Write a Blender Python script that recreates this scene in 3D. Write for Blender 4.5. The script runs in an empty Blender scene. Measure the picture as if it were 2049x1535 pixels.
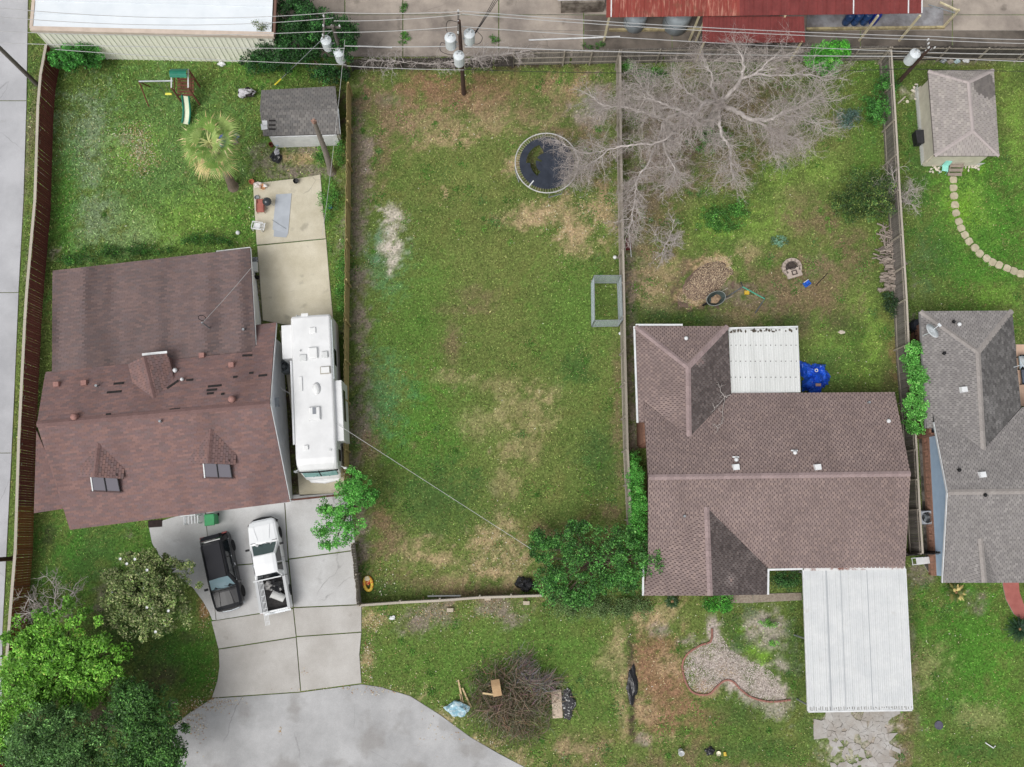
import bpy, bmesh, math, random
import numpy as np
from mathutils import Vector, Matrix
random.seed(7)
R = math.radians
sc = bpy.context.scene
COL = sc.collection
# ------------------------------------------------------------------ camera
FPX, PW, PH, HC = 1732.0, 2049.0, 1535.0, 55.0
CX, CY = PW/2, PH/2
NAD = (985.0, 1060.0)                      # where a plumb line from the drone meets the picture
_d = Vector(((NAD[0]-CX)/FPX, -(NAD[1]-CY)/FPX, -1)).normalized()
_zw = -_d
_xw = (Vector((1,0,0)) - _d*_d.x).normalized()
_yw = _zw.cross(_xw)
RC = Matrix((_xw, _yw, _zw))               # camera -> world
cam_d = bpy.data.cameras.new('camera'); cam = bpy.data.objects.new('camera', cam_d); COL.objects.link(cam)
cam.matrix_world = Matrix.Translation((0,0,HC)) @ RC.to_4x4()
cam_d.sensor_width = 36; cam_d.lens = FPX/PW*36; cam_d.clip_end = 2000; cam_d.clip_start = .5
sc.camera = cam
# ------------------------------------------------------------------ sky, sun, exposure
SUN_EL, SUN_AZ = R(56), R(222)             # azimuth clockwise from +Y
world = bpy.data.worlds.new('World'); sc.world = world; world.use_nodes = True
wn = world.node_tree; wn.nodes.clear()
sky = wn.nodes.new('ShaderNodeTexSky'); sky.sky_type = 'NISHITA'; sky.sun_disc = False
sky.sun_elevation = SUN_EL; sky.sun_rotation = SUN_AZ; sky.dust_density = 4; sky.air_density = 1.2
hsv = wn.nodes.new('ShaderNodeHueSaturation'); hsv.inputs['Saturation'].default_value = .16
bg = wn.nodes.new('ShaderNodeBackground'); bg.inputs['Strength'].default_value = .1
wo = wn.nodes.new('ShaderNodeOutputWorld')
wn.links.new(sky.outputs[0], hsv.inputs['Color']); wn.links.new(hsv.outputs[0], bg.inputs[0]); wn.links.new(bg.outputs[0], wo.inputs[0])
sun_d = bpy.data.lights.new('sun', 'SUN'); sun_d.energy = 1.5; sun_d.angle = R(38); sun_d.color = (1, .97, .93)
sun = bpy.data.objects.new('sun', sun_d); COL.objects.link(sun)
_s = Vector((math.sin(SUN_AZ)*math.cos(SUN_EL), math.cos(SUN_AZ)*math.cos(SUN_EL), math.sin(SUN_EL)))
sun.rotation_euler = _s.to_track_quat('Z', 'Y').to_euler(); sun.location = _s*100
sc.view_settings.view_transform = 'Standard'; sc.view_settings.look = 'None'
sc.view_settings.gamma = 1; sc.view_settings.exposure = 0.17
try: sc.view_settings.use_curve_mapping = False
except Exception: pass
sc.cycles.max_bounces = 6; sc.cycles.diffuse_bounces = 3; sc.cycles.transparent_max_bounces = 6
sc.cycles.use_denoising = True
# ------------------------------------------------------------------ helpers
def P(px, py, z=0.0):
    w = RC @ Vector(((px-CX)/FPX, -(py-CY)/FPX, -1))
    t = (z-HC)/w.z
    return Vector((w.x*t, w.y*t, z))
def S(*c):                                  # sRGB 0..255 -> linear
    return tuple((v/255/12.92 if v/255 <= .04045 else ((v/255+.055)/1.055)**2.4) for v in c)
MATS = {}
def mat(name, col, col2=None, scale=3.0, rough=.85, bump=0., bscale=40., metal=0., attr=False, rnd=0., fine=.0, fscale=60., alpha=1., trans=0., spec=.3, stretch=None, contrast=(.35,.65), coat=0., cracks=0., crack_col=(.06,.055,.05), spots=None):
    if name in MATS: return MATS[name]
    m = bpy.data.materials.new(name); MATS[name] = m; m.use_nodes = True
    nt = m.node_tree; nd = nt.nodes; L = nt.links
    b = nd['Principled BSDF']
    b.inputs['Roughness'].default_value = rough; b.inputs['Metallic'].default_value = metal
    b.inputs['Specular IOR Level'].default_value = spec
    b.inputs['Coat Weight'].default_value = coat
    if trans: b.inputs['Transmission Weight'].default_value = trans
    if alpha < 1: b.inputs['Alpha'].default_value = alpha
    tc = nd.new('ShaderNodeTexCoord'); vec = tc.outputs['Object']
    if stretch:
        mp = nd.new('ShaderNodeMapping'); mp.inputs['Scale'].default_value = stretch; L.new(vec, mp.inputs[0]); vec = mp.outputs[0]
    if attr:
        a = nd.new('ShaderNodeAttribute'); a.attribute_name = 'Col'; cur = a.outputs['Color']
    else:
        rgb = nd.new('ShaderNodeRGB'); rgb.outputs[0].default_value = (*col, 1); cur = rgb.outputs[0]
    if col2 is not None:
        n = nd.new('ShaderNodeTexNoise'); n.inputs['Scale'].default_value = scale; n.inputs['Detail'].default_value = 5
        n.inputs['Roughness'].default_value = .62; L.new(vec, n.inputs['Vector'])
        r = nd.new('ShaderNodeMapRange'); r.inputs[1].default_value = contrast[0]; r.inputs[2].default_value = contrast[1]; L.new(n.outputs[0], r.inputs[0])
        mx = nd.new('ShaderNodeMix'); mx.data_type = 'RGBA'; L.new(r.outputs[0], mx.inputs[0]); L.new(cur, mx.inputs[6]); mx.inputs[7].default_value = (*col2, 1)
        cur = mx.outputs[2]
    if spots is not None:
        n = nd.new('ShaderNodeTexNoise'); n.inputs['Scale'].default_value = spots[1]; n.inputs['Detail'].default_value = 6; L.new(tc.outputs['Object'], n.inputs['Vector'])
        r = nd.new('ShaderNodeMapRange'); r.inputs[1].default_value = spots[2]; r.inputs[2].default_value = spots[2]+.1; r.inputs[4].default_value = spots[3]; L.new(n.outputs[0], r.inputs[0])
        mx = nd.new('ShaderNodeMix'); mx.data_type = 'RGBA'; L.new(r.outputs[0], mx.inputs[0]); L.new(cur, mx.inputs[6]); mx.inputs[7].default_value = (*spots[0], 1); cur = mx.outputs[2]
    if cracks:
        nz = nd.new('ShaderNodeTexNoise'); nz.inputs['Scale'].default_value = .9; nz.inputs['Detail'].default_value = 5; L.new(tc.outputs['Object'], nz.inputs['Vector'])
        av = nd.new('ShaderNodeMix'); av.data_type = 'VECTOR'; av.inputs[0].default_value = .35; L.new(tc.outputs['Object'], av.inputs[4]); L.new(nz.outputs['Color'], av.inputs[5])
        vo = nd.new('ShaderNodeTexVoronoi'); vo.feature = 'DISTANCE_TO_EDGE'; vo.inputs['Scale'].default_value = cracks; L.new(av.outputs[1], vo.inputs['Vector'])
        r = nd.new('ShaderNodeMapRange'); r.inputs[1].default_value = .0; r.inputs[2].default_value = .0045*cracks/.3; r.inputs[3].default_value = 1; r.inputs[4].default_value = 0; L.new(vo.outputs['Distance'], r.inputs[0])
        m2 = nd.new('ShaderNodeTexNoise'); m2.inputs['Scale'].default_value = .35; L.new(tc.outputs['Object'], m2.inputs['Vector'])
        r2 = nd.new('ShaderNodeMapRange'); r2.inputs[1].default_value = .5; r2.inputs[2].default_value = .6; r2.inputs[4].default_value = .45; L.new(m2.outputs[0], r2.inputs[0])
        mu = nd.new('ShaderNodeMath'); mu.operation = 'MULTIPLY'; L.new(r.outputs[0], mu.inputs[0]); L.new(r2.outputs[0], mu.inputs[1])
        mx = nd.new('ShaderNodeMix'); mx.data_type = 'RGBA'; L.new(mu.outputs[0], mx.inputs[0]); L.new(cur, mx.inputs[6]); mx.inputs[7].default_value = (*crack_col, 1); cur = mx.outputs[2]
    if fine:
        n = nd.new('ShaderNodeTexNoise'); n.inputs['Scale'].default_value = fscale; n.inputs['Detail'].default_value = 3; L.new(tc.outputs['Object'], n.inputs['Vector'])
        r = nd.new('ShaderNodeMapRange'); r.inputs[1].default_value = .3; r.inputs[2].default_value = .7
        r.inputs[3].default_value = 1-fine; r.inputs[4].default_value = 1+fine; L.new(n.outputs[0], r.inputs[0])
        v = nd.new('ShaderNodeVectorMath'); v.operation = 'SCALE'; L.new(cur, v.inputs[0]); L.new(r.outputs[0], v.inputs['Scale']); cur = v.outputs[0]
    if rnd:
        oi = nd.new('ShaderNodeObjectInfo'); r = nd.new('ShaderNodeMapRange')
        r.inputs[3].default_value = 1-rnd; r.inputs[4].default_value = 1+rnd; L.new(oi.outputs['Random'], r.inputs[0])
        v = nd.new('ShaderNodeVectorMath'); v.operation = 'SCALE'; L.new(cur, v.inputs[0]); L.new(r.outputs[0], v.inputs['Scale']); cur = v.outputs[0]
    L.new(cur, b.inputs['Base Color'])
    if bump:
        n = nd.new('ShaderNodeTexNoise'); n.inputs['Scale'].default_value = bscale; n.inputs['Detail'].default_value = 4; L.new(tc.outputs['Object'], n.inputs['Vector'])
        bp = nd.new('ShaderNodeBump'); bp.inputs['Strength'].default_value = bump; bp.inputs['Distance'].default_value = .02; L.new(n.outputs[0], bp.inputs['Height']); L.new(bp.outputs[0], b.inputs['Normal'])
    return m
def glass(name, col, rough=.06):
    return mat(name, col, rough=rough, spec=.9, coat=.3)
MW = {}
def link(o, parent=None):
    COL.objects.link(o)
    if parent is not None: o.parent = parent
    return o
def tag(o, label=None, cat=None, group=None, kind=None):
    if label: o['label'] = label
    if cat: o['category'] = cat
    if group: o['group'] = group
    if kind: o['kind'] = kind
    return o
def thing(name, label, cat, loc=(0,0,0), rotz=0., group=None):
    o = bpy.data.objects.new(name, None); COL.objects.link(o); o.empty_display_size = .2
    o.location = loc; o.rotation_euler = (0,0,rotz)
    MW[o.name] = Matrix.Translation(Vector(loc)) @ Matrix.Rotation(rotz, 4, 'Z')
    return tag(o, label, cat, group)
class MB:
    def __init__(s, world=False): s.v=[]; s.f=[]; s.c=[]; s.world=world; s.col=None
    def add(s, vs, fs, col=None):
        o=len(s.v); s.v.extend([tuple(v) for v in vs])
        for f in fs: s.f.append(tuple(i+o for i in f)); s.c.append(col or s.col or (1,1,1))
        return s
    def box(s, c, d, rz=0., m=None, col=None, taper=1.):
        x,y,z=[q/2 for q in d]; vs=[]
        for zz,t in ((-z,1),(z,taper)):
            for a,b in ((-x,-y),(x,-y),(x,y),(-x,y)): vs.append(Vector((a*t,b*t,zz)))
        M4 = Matrix.Translation(Vector(c)) @ (m if m is not None else Matrix.Rotation(rz,4,'Z'))
        vs=[M4@v for v in vs]
        return s.add(vs, [(3,2,1,0),(4,5,6,7),(0,1,5,4),(1,2,6,5),(2,3,7,6),(3,0,4,7)], col)
    def bar(s, a, b, w, h=None, col=None, up=(0,0,1)):    # rectangular bar from a to b
        a=Vector(a); b=Vector(b); h=h or w; d=(b-a); L=d.length; x=d.normalized(); u=Vector(up)
        if abs(x.dot(u))>.99: u=Vector((0,1,0))
        y=u.cross(x).normalized(); z=x.cross(y)
        m=Matrix((x,y,z)).transposed().to_4x4()
        return s.box((a+b)/2,(L,w,h),m=m,col=col)
    def prism(s, poly, z0, z1, col=None):                  # poly: xy list, CCW or CW
        pts=[Vector((p[0],p[1],0)) for p in poly]; n=len(pts)
        ar=sum(pts[i].x*pts[(i+1)%n].y-pts[(i+1)%n].x*pts[i].y for i in range(n))
        if ar<0: pts.reverse()
        vs=[(p.x,p.y,z0) for p in pts]+[(p.x,p.y,z1) for p in pts]
        fs=[tuple(range(n-1,-1,-1)),tuple(range(n,2*n))]+[(i,(i+1)%n,n+(i+1)%n,n+i) for i in range(n)]
        return s.add(vs,fs,col)
    def slab3(s, pts, t, col=None):                        # 3-D polygon given thickness downwards
        pts=[Vector(p) for p in pts]; n=len(pts); nrm=Vector((0,0,0))
        for i in range(n): nrm+=pts[i].cross(pts[(i+1)%n])
        if nrm.z<0: pts.reverse()
        vs=[tuple(p) for p in pts]+[tuple(p-Vector((0,0,t))) for p in pts]
        fs=[tuple(range(n)),tuple(range(2*n-1,n-1,-1))]+[(i,n+i,n+(i+1)%n,(i+1)%n) for i in range(n)]
        return s.add(vs,fs,col)
    def tube(s, path, rad, n=8, col=None, cap=True):
        path=[Vector(p) for p in path]; k=len(path)
        rr=rad if isinstance(rad,(list,tuple)) else [rad]*k
        vs=[]; prev=None
        for i,p in enumerate(path):
            d=(path[min(i+1,k-1)]-path[max(i-1,0)])
            d=d.normalized() if d.length>1e-9 else Vector((0,0,1))
            if prev is None:
                u=Vector((0,0,1)) if abs(d.z)<.9 else Vector((1,0,0)); a=d.cross(u).normalized()
            else: a=(prev-d*prev.dot(d)).normalized()
            prev=a; b=d.cross(a)
            for j in range(n):
                t=2*math.pi*j/n; vs.append(p+(a*math.cos(t)+b*math.sin(t))*rr[i])
        fs=[(i*n+j,i*n+(j+1)%n,(i+1)*n+(j+1)%n,(i+1)*n+j) for i in range(k-1) for j in range(n)]
        if cap: fs+= [tuple(range(n-1,-1,-1)), tuple((k-1)*n+j for j in range(n))]
        return s.add(vs,fs,col)
    def lathe(s, prof, c=(0,0,0), n=16, m=None, col=None):   # prof: (r,z) list
        vs=[];k=len(prof); m=m or Matrix.Identity(4); c=Vector(c)
        for r,z in prof:
            for j in range(n):
                t=2*math.pi*j/n; vs.append(c+m@Vector((r*math.cos(t),r*math.sin(t),z)))
        fs=[(i*n+j,i*n+(j+1)%n,(i+1)*n+(j+1)%n,(i+1)*n+j) for i in range(k-1) for j in range(n)]
        fs+=[tuple(range(n-1,-1,-1)),tuple((k-1)*n+j for j in range(n))]
        return s.add(vs,fs,col)
    def torus(s, c, r, t, n=32, k=6, m=None, col=None):
        pts=[Vector((r*math.cos(2*math.pi*i/n),r*math.sin(2*math.pi*i/n),0)) for i in range(n+1)]
        if m is not None: pts=[m@p for p in pts]
        return s.tube([Vector(c)+p for p in pts],t,k,col,cap=False)
    def blob(s, c, r, seed=0, rough=.2, sub=2, col=None, flat=True):
        bm=bmesh.new(); bmesh.ops.create_icosphere(bm,subdivisions=sub,radius=1); rg=random.Random(seed)
        ph=[rg.uniform(0,6) for _ in range(6)]
        vs=[]
        for v in bm.verts:
            q=v.co; k=1+rough*(math.sin(q.x*4+ph[0])*math.cos(q.y*5+ph[1])+.6*math.sin(q.z*6+ph[2]+q.x*3)+rg.uniform(-.4,.4))
            z=q.z*r[2]*k
            if flat and z<-.3*r[2]: z=-.3*r[2]
            vs.append((c[0]+q.x*r[0]*k,c[1]+q.y*r[1]*k,c[2]+z))
        fs=[tuple(v.index for v in f.verts) for f in bm.faces]; bm.free()
        return s.add(vs,fs,col)
    def build(s, name, m, parent=None, smooth=False, label=None, cat=None, group=None, kind=None, cols=False, bevel=0.):
        me=bpy.data.meshes.new(name); vs=s.v
        if s.world and parent is not None:
            inv=MW[parent.name].inverted(); vs=[tuple(inv@Vector(v)) for v in vs]
        me.from_pydata(vs,[],s.f)
        if cols:
            at=me.color_attributes.new('Col','FLOAT_COLOR','CORNER'); arr=[]
            for f,c in zip(s.f,s.c): arr.extend([c[0],c[1],c[2],1.]*len(f))
            at.data.foreach_set('color',arr)
        me.materials.append(m)
        if smooth: me.shade_smooth()
        o=bpy.data.objects.new(name,me); link(o,parent)
        if parent is not None and parent.name in MW: MW[o.name]=MW[parent.name]
        if bevel:
            bv=o.modifiers.new('bevel','BEVEL'); bv.width=bevel; bv.segments=2; bv.limit_method='ANGLE'
        return tag(o,label,cat,group,kind)
def np_mesh(name, V, F, m, parent=None, colors=None, k=4, label=None, cat=None, group=None, kind=None):
    """V (n,3); F (m,k) ; colors per face (m,3)"""
    V=np.asarray(V,np.float32); F=np.asarray(F,np.int32)
    if parent is not None:
        inv=np.array(MW[parent.name].inverted()); V=(V@inv[:3,:3].T+inv[:3,3]).astype(np.float32)
    me=bpy.data.meshes.new(name); me.vertices.add(len(V)); me.vertices.foreach_set('co',V.ravel())
    me.loops.add(F.size); me.loops.foreach_set('vertex_index',F.ravel())
    me.polygons.add(len(F)); me.polygons.foreach_set('loop_start',np.arange(0,F.size,k,dtype=np.int32))
    me.update(calc_edges=True)
    if colors is not None:
        at=me.color_attributes.new('Col','FLOAT_COLOR','CORNER')
        c=np.ones((F.size,4),np.float32); c[:,:3]=np.repeat(np.asarray(colors,np.float32),k,axis=0); at.data.foreach_set('color',c.ravel())
    me.materials.append(m); o=bpy.data.objects.new(name,me); link(o,parent)
    if parent is not None: MW[o.name]=MW[parent.name]
    return tag(o,label,cat,group,kind)
def inst(me, name, parent, loc, rot=(0,0,0), scale=(1,1,1), mtx=None):
    o=bpy.data.objects.new(name,me); link(o,parent)
    if mtx is not None: o.matrix_local=mtx
    else: o.location=loc; o.rotation_euler=rot; o.scale=scale
    return o
def shared(mb, name, m, cols=False, smooth=False):
    me=bpy.data.meshes.new(name); me.from_pydata(mb.v,[],mb.f); me.materials.append(m)
    if cols:
        at=me.color_attributes.new('Col','FLOAT_COLOR','CORNER'); arr=[]
        for f,c in zip(mb.f,mb.c): arr.extend([c[0],c[1],c[2],1.]*len(f))
        at.data.foreach_set('color',arr)
    if smooth: me.shade_smooth()
    return me
# numpy value noise
def _h(i,j,s): 
    n=(i.astype(np.int64)*374761393+j.astype(np.int64)*668265263+s*1442695041)&0x7fffffff
    n=((n^(n>>13))*1274126177)&0x7fffffff
    return ((n^(n>>16))&0xffff)/65535.0
def vnoise(x,y,sc_,seed=0,octv=3):
    out=np.zeros_like(x,dtype=np.float64); amp=1.; tot=0
    for o in range(octv):
        X=x*sc_*2**o+13.7*seed; Y=y*sc_*2**o-7.3*seed; i=np.floor(X); j=np.floor(Y); u=X-i; v=Y-j
        u=u*u*(3-2*u); v=v*v*(3-2*v)
        a=_h(i,j,seed+o); b=_h(i+1,j,seed+o); c=_h(i,j+1,seed+o); d=_h(i+1,j+1,seed+o)
        out+=amp*((a*(1-u)+b*u)*(1-v)+(c*(1-u)+d*u)*v); tot+=amp; amp*=.55
    return out/tot
def inpoly(x,y,poly):
    r=np.zeros(x.shape,bool); n=len(poly)
    for i in range(n):
        x0,y0=poly[i]; x1,y1=poly[(i+1)%n]
        if y0==y1: continue
        c=((y0>y)!=(y1>y))&(x<(x1-x0)*(y-y0)/(y1-y0)+x0); r^=c
    return r
def G(px,py): return P(px,py,0)
def pxpoly(pts,z=0.): return [(P(a,b,z).x,P(a,b,z).y) for a,b in pts]
EXCL=[]                                      # polygons on which no grass grows
# ================================================================== the setting
conc = lambda n,a,b,**k: mat(n,a,b,scale=k.pop('scale',.7),rough=.9,fine=.09,fscale=24,rnd=k.pop('rnd',.05),bump=.15,bscale=60,**k)
M_STREET=conc('street_concrete',S(190,190,191),S(162,162,163),scale=.35,cracks=.3,spots=(S(140,136,132),.45,.54,.5))
M_DRIVE=conc('drive_concrete',S(202,202,202),S(184,183,182),scale=.5,cracks=.22,spots=(S(134,132,130),.9,.64,.5))
M_APRON=conc('apron_concrete',S(192,189,185),S(175,171,166),scale=.5,spots=(S(140,130,122),1.2,.66,.5))
M_PATIO=conc('patio_concrete',S(214,207,188),S(194,186,164),scale=.6,cracks=.25,spots=(S(150,144,128),1.,.62,.55))
M_ALLEY=conc('alley_concrete',S(192,193,197),S(172,173,177),scale=.4,cracks=.3,spots=(S(150,146,140),.8,.66,.4))
M_YARD=conc('yard_concrete',S(176,165,154),S(134,125,118),scale=.4,rnd=.1,cracks=.3,spots=(S(96,90,82),.7,.6,.6))
M_WALK=mat('pebble_concrete',S(165,155,140),S(135,122,110),scale=9,fine=.25,fscale=50)
M_SAND=mat('soil',S(120,100,85),S(90,75,65),scale=2,fine=.2)
def slabs(root_name, polys, m, z=.05, kind='structure', m2=None, which=(), joint=True):
    jm=MB(True)
    root=bpy.data.objects.new(root_name,None); COL.objects.link(root); MW[root.name]=Matrix.Identity(4); tag(root,kind=kind)
    for i,pp in enumerate(polys):
        pl=pxpoly(pp,z); cx_=sum(q[0] for q in pl)/len(pl); cy_=sum(q[1] for q in pl)/len(pl); EXCL.append([(cx_+(q[0]-cx_)*1.02+math.copysign(.05,q[0]-cx_),cy_+(q[1]-cy_)*1.02+math.copysign(.05,q[1]-cy_)) for q in pl])
        if joint: jm.prism([(cx_+(q[0]-cx_)*1.0+math.copysign(.03,q[0]-cx_),cy_+(q[1]-cy_)+math.copysign(.03,q[1]-cy_)) for q in pl],-.14,z-.008)
        MB(True).prism([(q[0]+math.copysign(.022,q[0]-cx_),q[1]+math.copysign(.022,q[1]-cy_)) for q in pl],-.12,z).build('slab',m2 if (m2 and i in which) else m,root,bevel=.008)
    if joint: jm.build('joint_bed',mat('joint_dirt',S(168,165,159),S(146,142,135),scale=6),root)
    return root
slabs('driveway',[
 [(298,1052),(340,1038),(408,1018),(431,1240),(424,1240),(418,1225),(405,1202),(385,1175),(350,1150),(325,1122),(305,1088)],
 [(411.5,1015),(567,992),(575,1121),(421.5,1133)],
 [(422,1137),(575,1125),(585,1215),(434,1240)],
 [(570.5,992),(697,986),(711,1099),(578.5,1117)],
 [(579,1121),(711,1103),(722,1208),(588.5,1214)],
 [(424,1244.5),(585,1219.5),(591,1273),(438,1297)],
 [(588.5,1218),(722,1212),(722,1263),(594.5,1272)],
 [(438.5,1301),(591,1277),(600,1383),(425,1395),(436,1362),(440,1335)],
 [(594.5,1276),(722,1267),(718,1310),(722,1366),(603.5,1382)]],M_DRIVE,.05,m2=M_APRON,which=(5,6,7,8))
slabs('street',[[(300,1560),(330,1492),(345,1455),(380,1428),(425,1399),(600,1387),(722,1370.5),(760,1376),(820,1394),(880,1432),(940,1476),(1000,1509),(1075,1548),(1220,1720),(180,1720)]],M_STREET,.03)
slabs('patio',[
 [(507,368),(600,357),(640,350),(646,420),(651,476),(514.5,489)],
 [(515.5,493),(651.5,479.5),(658,560),(664,620),(668,668),(527,640)],
 [(560,662),(668,672),(689,985),(600,992),(590,870),(575,760)]],M_PATIO,.05)
slabs('alley',[
 [(-330,-300),(57,-300),(55,0),(52,200),(-330,200)],
 [(-330,203),(52,203),(46,400),(36,584),(-330,584)],
 [(-330,587),(36,587),(27,800),(22,905),(-330,905)],
 [(-330,908),(22,908),(12,1100),(4,1260),(0,1600),(-330,1600)]],M_ALLEY,.04)
xs=[556,690,806,998,1168,1345,1560,1722,1906,2150,2400]
slabs('storage_yard',[[(xs[i]+1.8,y0),(xs[i+1]-1.8,y0),(xs[i+1]-1.8,y1),(xs[i]+1.8,y1)] for i in range(10) for y0,y1 in ((-330,-130),(-127,28),(31,60),(62,112))],M_YARD,.04,m2=conc('yard_concrete_wet',S(128,119,110),S(86,80,74),scale=.5,rnd=.08,cracks=.3),which=tuple(range(4*4+3,36,4))+(4*4+2,4*5+2))
slabs('front_walk',[[(1440,1192),(1505,1190),(1506,1206),(1440,1205)],[(1508,1190),(1603,1187),(1604,1200),(1508,1205)]],M_WALK,.05)
slabs('side_walk',[[(1838,840),(1857,835),(1861,1000),(1846,1000)],[(1846,1003),(1861,1003),(1866,1108),(1850,1108)],[(1853,1111),(1872,1112),(1873,1146),(1862,1148),(1850,1130)]],mat('dark_concrete',S(125,122,116),S(70,68,62),scale=1.5,fine=.2,contrast=(.4,.55)),.04)
M_RED=mat('red_concrete',S(178,112,104),S(160,96,90),scale=2,fine=.08)
slabs('red_path',[[(2004,1120),(2036,1120),(2041,1185),(2049,1212),(2110,1240),(2110,1275),(2060,1250),(2030,1228),(2014,1200),(2008,1172)]],M_RED,.05)
slabs('rear_patio',[[(2034,690),(2150,690),(2150,812),(2037,812)]],mat('peach_concrete',S(228,196,172),S(214,180,158),scale=1),.05)
# broken front driveway: each surviving slab piece
rg=random.Random(4)
M_BROKEN=conc('broken_concrete',S(184,181,178),S(164,157,150),scale=1.2)
def voronoi_cells(px0,py0,px1,py1,n,keep,seed,shrink=.9,root='broken_driveway',m=M_BROKEN,z=.035):
    rr=random.Random(seed); sites=[(rr.uniform(px0,px1),rr.uniform(py0,py1)) for _ in range(n)]
    root=bpy.data.objects.new(root,None); COL.objects.link(root); MW[root.name]=Matrix.Identity(4); tag(root,kind='structure')
    for i,(a,b) in enumerate(sites):
        if not keep(a,b): continue
        poly=[(px0-12,py0-12),(px1+12,py0-12),(px1+12,py1+12),(px0-12,py1+12)]
        for j,(c,d) in enumerate(sites):
            if i==j: continue
            mx,my=(a+c)/2,(b+d)/2; nx,ny=c-a,d-b; out=[]
            for k in range(len(poly)):
                p,q=poly[k],poly[(k+1)%len(poly)]; dp=(p[0]-mx)*nx+(p[1]-my)*ny; dq=(q[0]-mx)*nx+(q[1]-my)*ny
                if dp<=0: out.append(p)
                if dp*dq<0: t=dp/(dp-dq); out.append((p[0]+(q[0]-p[0])*t,p[1]+(q[1]-p[1])*t))
            poly=out
            if not poly: break
        if len(poly)<3: continue
        cx=sum(p[0] for p in poly)/len(poly); cy=sum(p[1] for p in poly)/len(poly)
        pl=pxpoly([(cx+(p[0]-cx)*shrink+rr.uniform(-.7,.7),cy+(p[1]-cy)*shrink+rr.uniform(-.7,.7)) for p in poly],0)
        MB(True).prism(pl,-.08,z+rr.uniform(-.015,.01)).build('slab_fragment',m,root); EXCL.append(pl)
def keepd(a,b):
    if 1640<a<1735 and 1430<b<1478: return rg.random()<.97
    if 1738<a<1788: return rg.random()<(.96 if a<1778 else .6)
    if 1665<a<1735 and b>1478: return rg.random()<.45
    return False
EXCL.append(pxpoly([(1738,1428),(1778,1428),(1792,1560),(1745,1560)])); EXCL.append(pxpoly([(1650,1432),(1728,1430),(1730,1476),(1650,1476)]))
B0=[]
voronoi_cells(1640,1428,1790,1560,210,keepd,3,.99)
# ------------------------------------------------------------------ ground colours (soil, dry turf, green turf)
C={'dirt':S(134,122,112),'red':S(146,112,90),'dry':S(182,158,126),'sand':S(196,186,174),'grey':S(150,140,132),'dk':S(68,96,50),'lime':S(122,156,68),'green':S(75,124,46),
   'mulch':S(74,62,55),'weed':S(106,128,84),'pale':S(132,146,120),'olive':S(112,118,68),'teal':S(84,124,88),'chip':S(186,160,124),'brown':S(122,106,82),'gravel':S(182,170,162),'leaf':S(150,112,84),'vlime':S(112,154,46)}
BL=[]   # (px,py,rx,ry,col,strength)
def B(col,*args,s=.9):
    for a in args: BL.append((*a,col,s))
# whole-lot tones first
B('green',(300,330,290,300),s=.8); B('weed',(300,330,240,250),s=.5); B('pale',(175,270,60,130),(200,440,60,60),(270,470,60,45),s=.75); B('lime',(330,460,140,70),(420,420,70,60),(260,300,70,60),s=.55)
B('green',(130,400,30,150),(500,450,40,50),(560,130,120,60),(640,430,40,160),(685,560,25,200),s=.75)
B('olive',(970,640,330,600),s=.55); B('green',(830,640,130,180),(800,880,120,90),(860,860,150,140),(1150,640,100,160),(1000,1330,260,110),s=.5)
B('dk',(1200,920,55,80),(1155,735,60,35),(870,1000,120,80),(760,1180,80,20),s=.8); B('teal',(765,520,60,90),(760,800,60,100),s=.55)
B('dirt',(716,230,28,80),(720,330,32,90),(716,450,26,62),(718,560,26,44),(716,650,24,48),(718,745,24,46),(720,850,28,64),(714,930,18,40),(722,1090,20,80),(715,1160,12,60),s=.95)
B('brown',(760,220,70,60),(800,250,60,50),(745,310,40,70),(740,900,24,40),(1090,1180,60,30),(980,1180,80,20),s=.8); B('grey',(735,300,20,60),(775,200,40,20),s=.6)
B('red',(880,178,110,34),(900,210,70,26),(840,170,60,30),(1170,165,60,30),(770,1050,22,50),s=.6); B('dry',(860,245,110,45),(980,230,60,50),(900,280,40,20),(1130,180,60,40),(1100,240,50,30),s=.5)
B('red',(900,190,190,46),(1010,170,140,36),s=.42); B('brown',(980,215,230,60),(760,200,60,60),(1150,240,90,60),s=.42); B('mulch',(1094,332,56,56),s=.7); B('grey',(1195,180,34,36),(1180,230,50,30),(1200,230,40,60),s=.8); B('brown',(1130,280,90,30),(1190,330,50,80),s=.7)
B('dry',(1045,435,60,26),(1120,430,70,40),(1160,460,60,40),(1150,490,40,30),(1200,420,40,50),(1030,330,20,30),s=.68)
B('sand',(785,432,24,22),(778,470,32,40),(790,500,18,30),(770,500,20,20),(782,530,14,20),s=.9); B('teal',(758,470,18,24),(752,520,20,20),s=.8)
B('dry',(891,386,6,14),(829,894,7,10),s=.9); B('brown',(950,590,50,20),(960,615,40,20),(910,620,60,16),(900,690,30,20),(905,700,20,60),s=.6)
B('dry',(960,840,50,30),(1060,820,60,40),(950,870,20,20),(1050,900,40,40),(1010,960,30,40),(1020,910,30,20),(1000,770,60,20),(900,755,40,14),(1080,790,40,24),s=.34)
B('brown',(1235,800,12,160),(1225,1030,30,20),s=.8)
B('dry',(1000,1062,46,30),(1000,1100,60,40),(1020,1140,60,40),(960,1130,40,30),(820,1108,42,26),(900,1120,40,12),(850,1115,40,14),(905,1160,24,20),(830,1090,50,16),s=.52)
B('brown',(780,1080,40,50),(850,1165,60,20),(1100,1080,60,30),(960,1190,80,16),(1180,1110,60,60),s=.75)
B('dirt',(860,1225,50,26),(1000,1215,50,18),(1020,1235,36,20),(830,1250,30,20),s=.8); B('dry',(745,1240,30,16),(735,1320,14,30),(745,1390,24,14),(800,1400,40,20),(870,1440,50,16),(940,1490,60,16),(1020,1525,60,20),s=.7)
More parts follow.
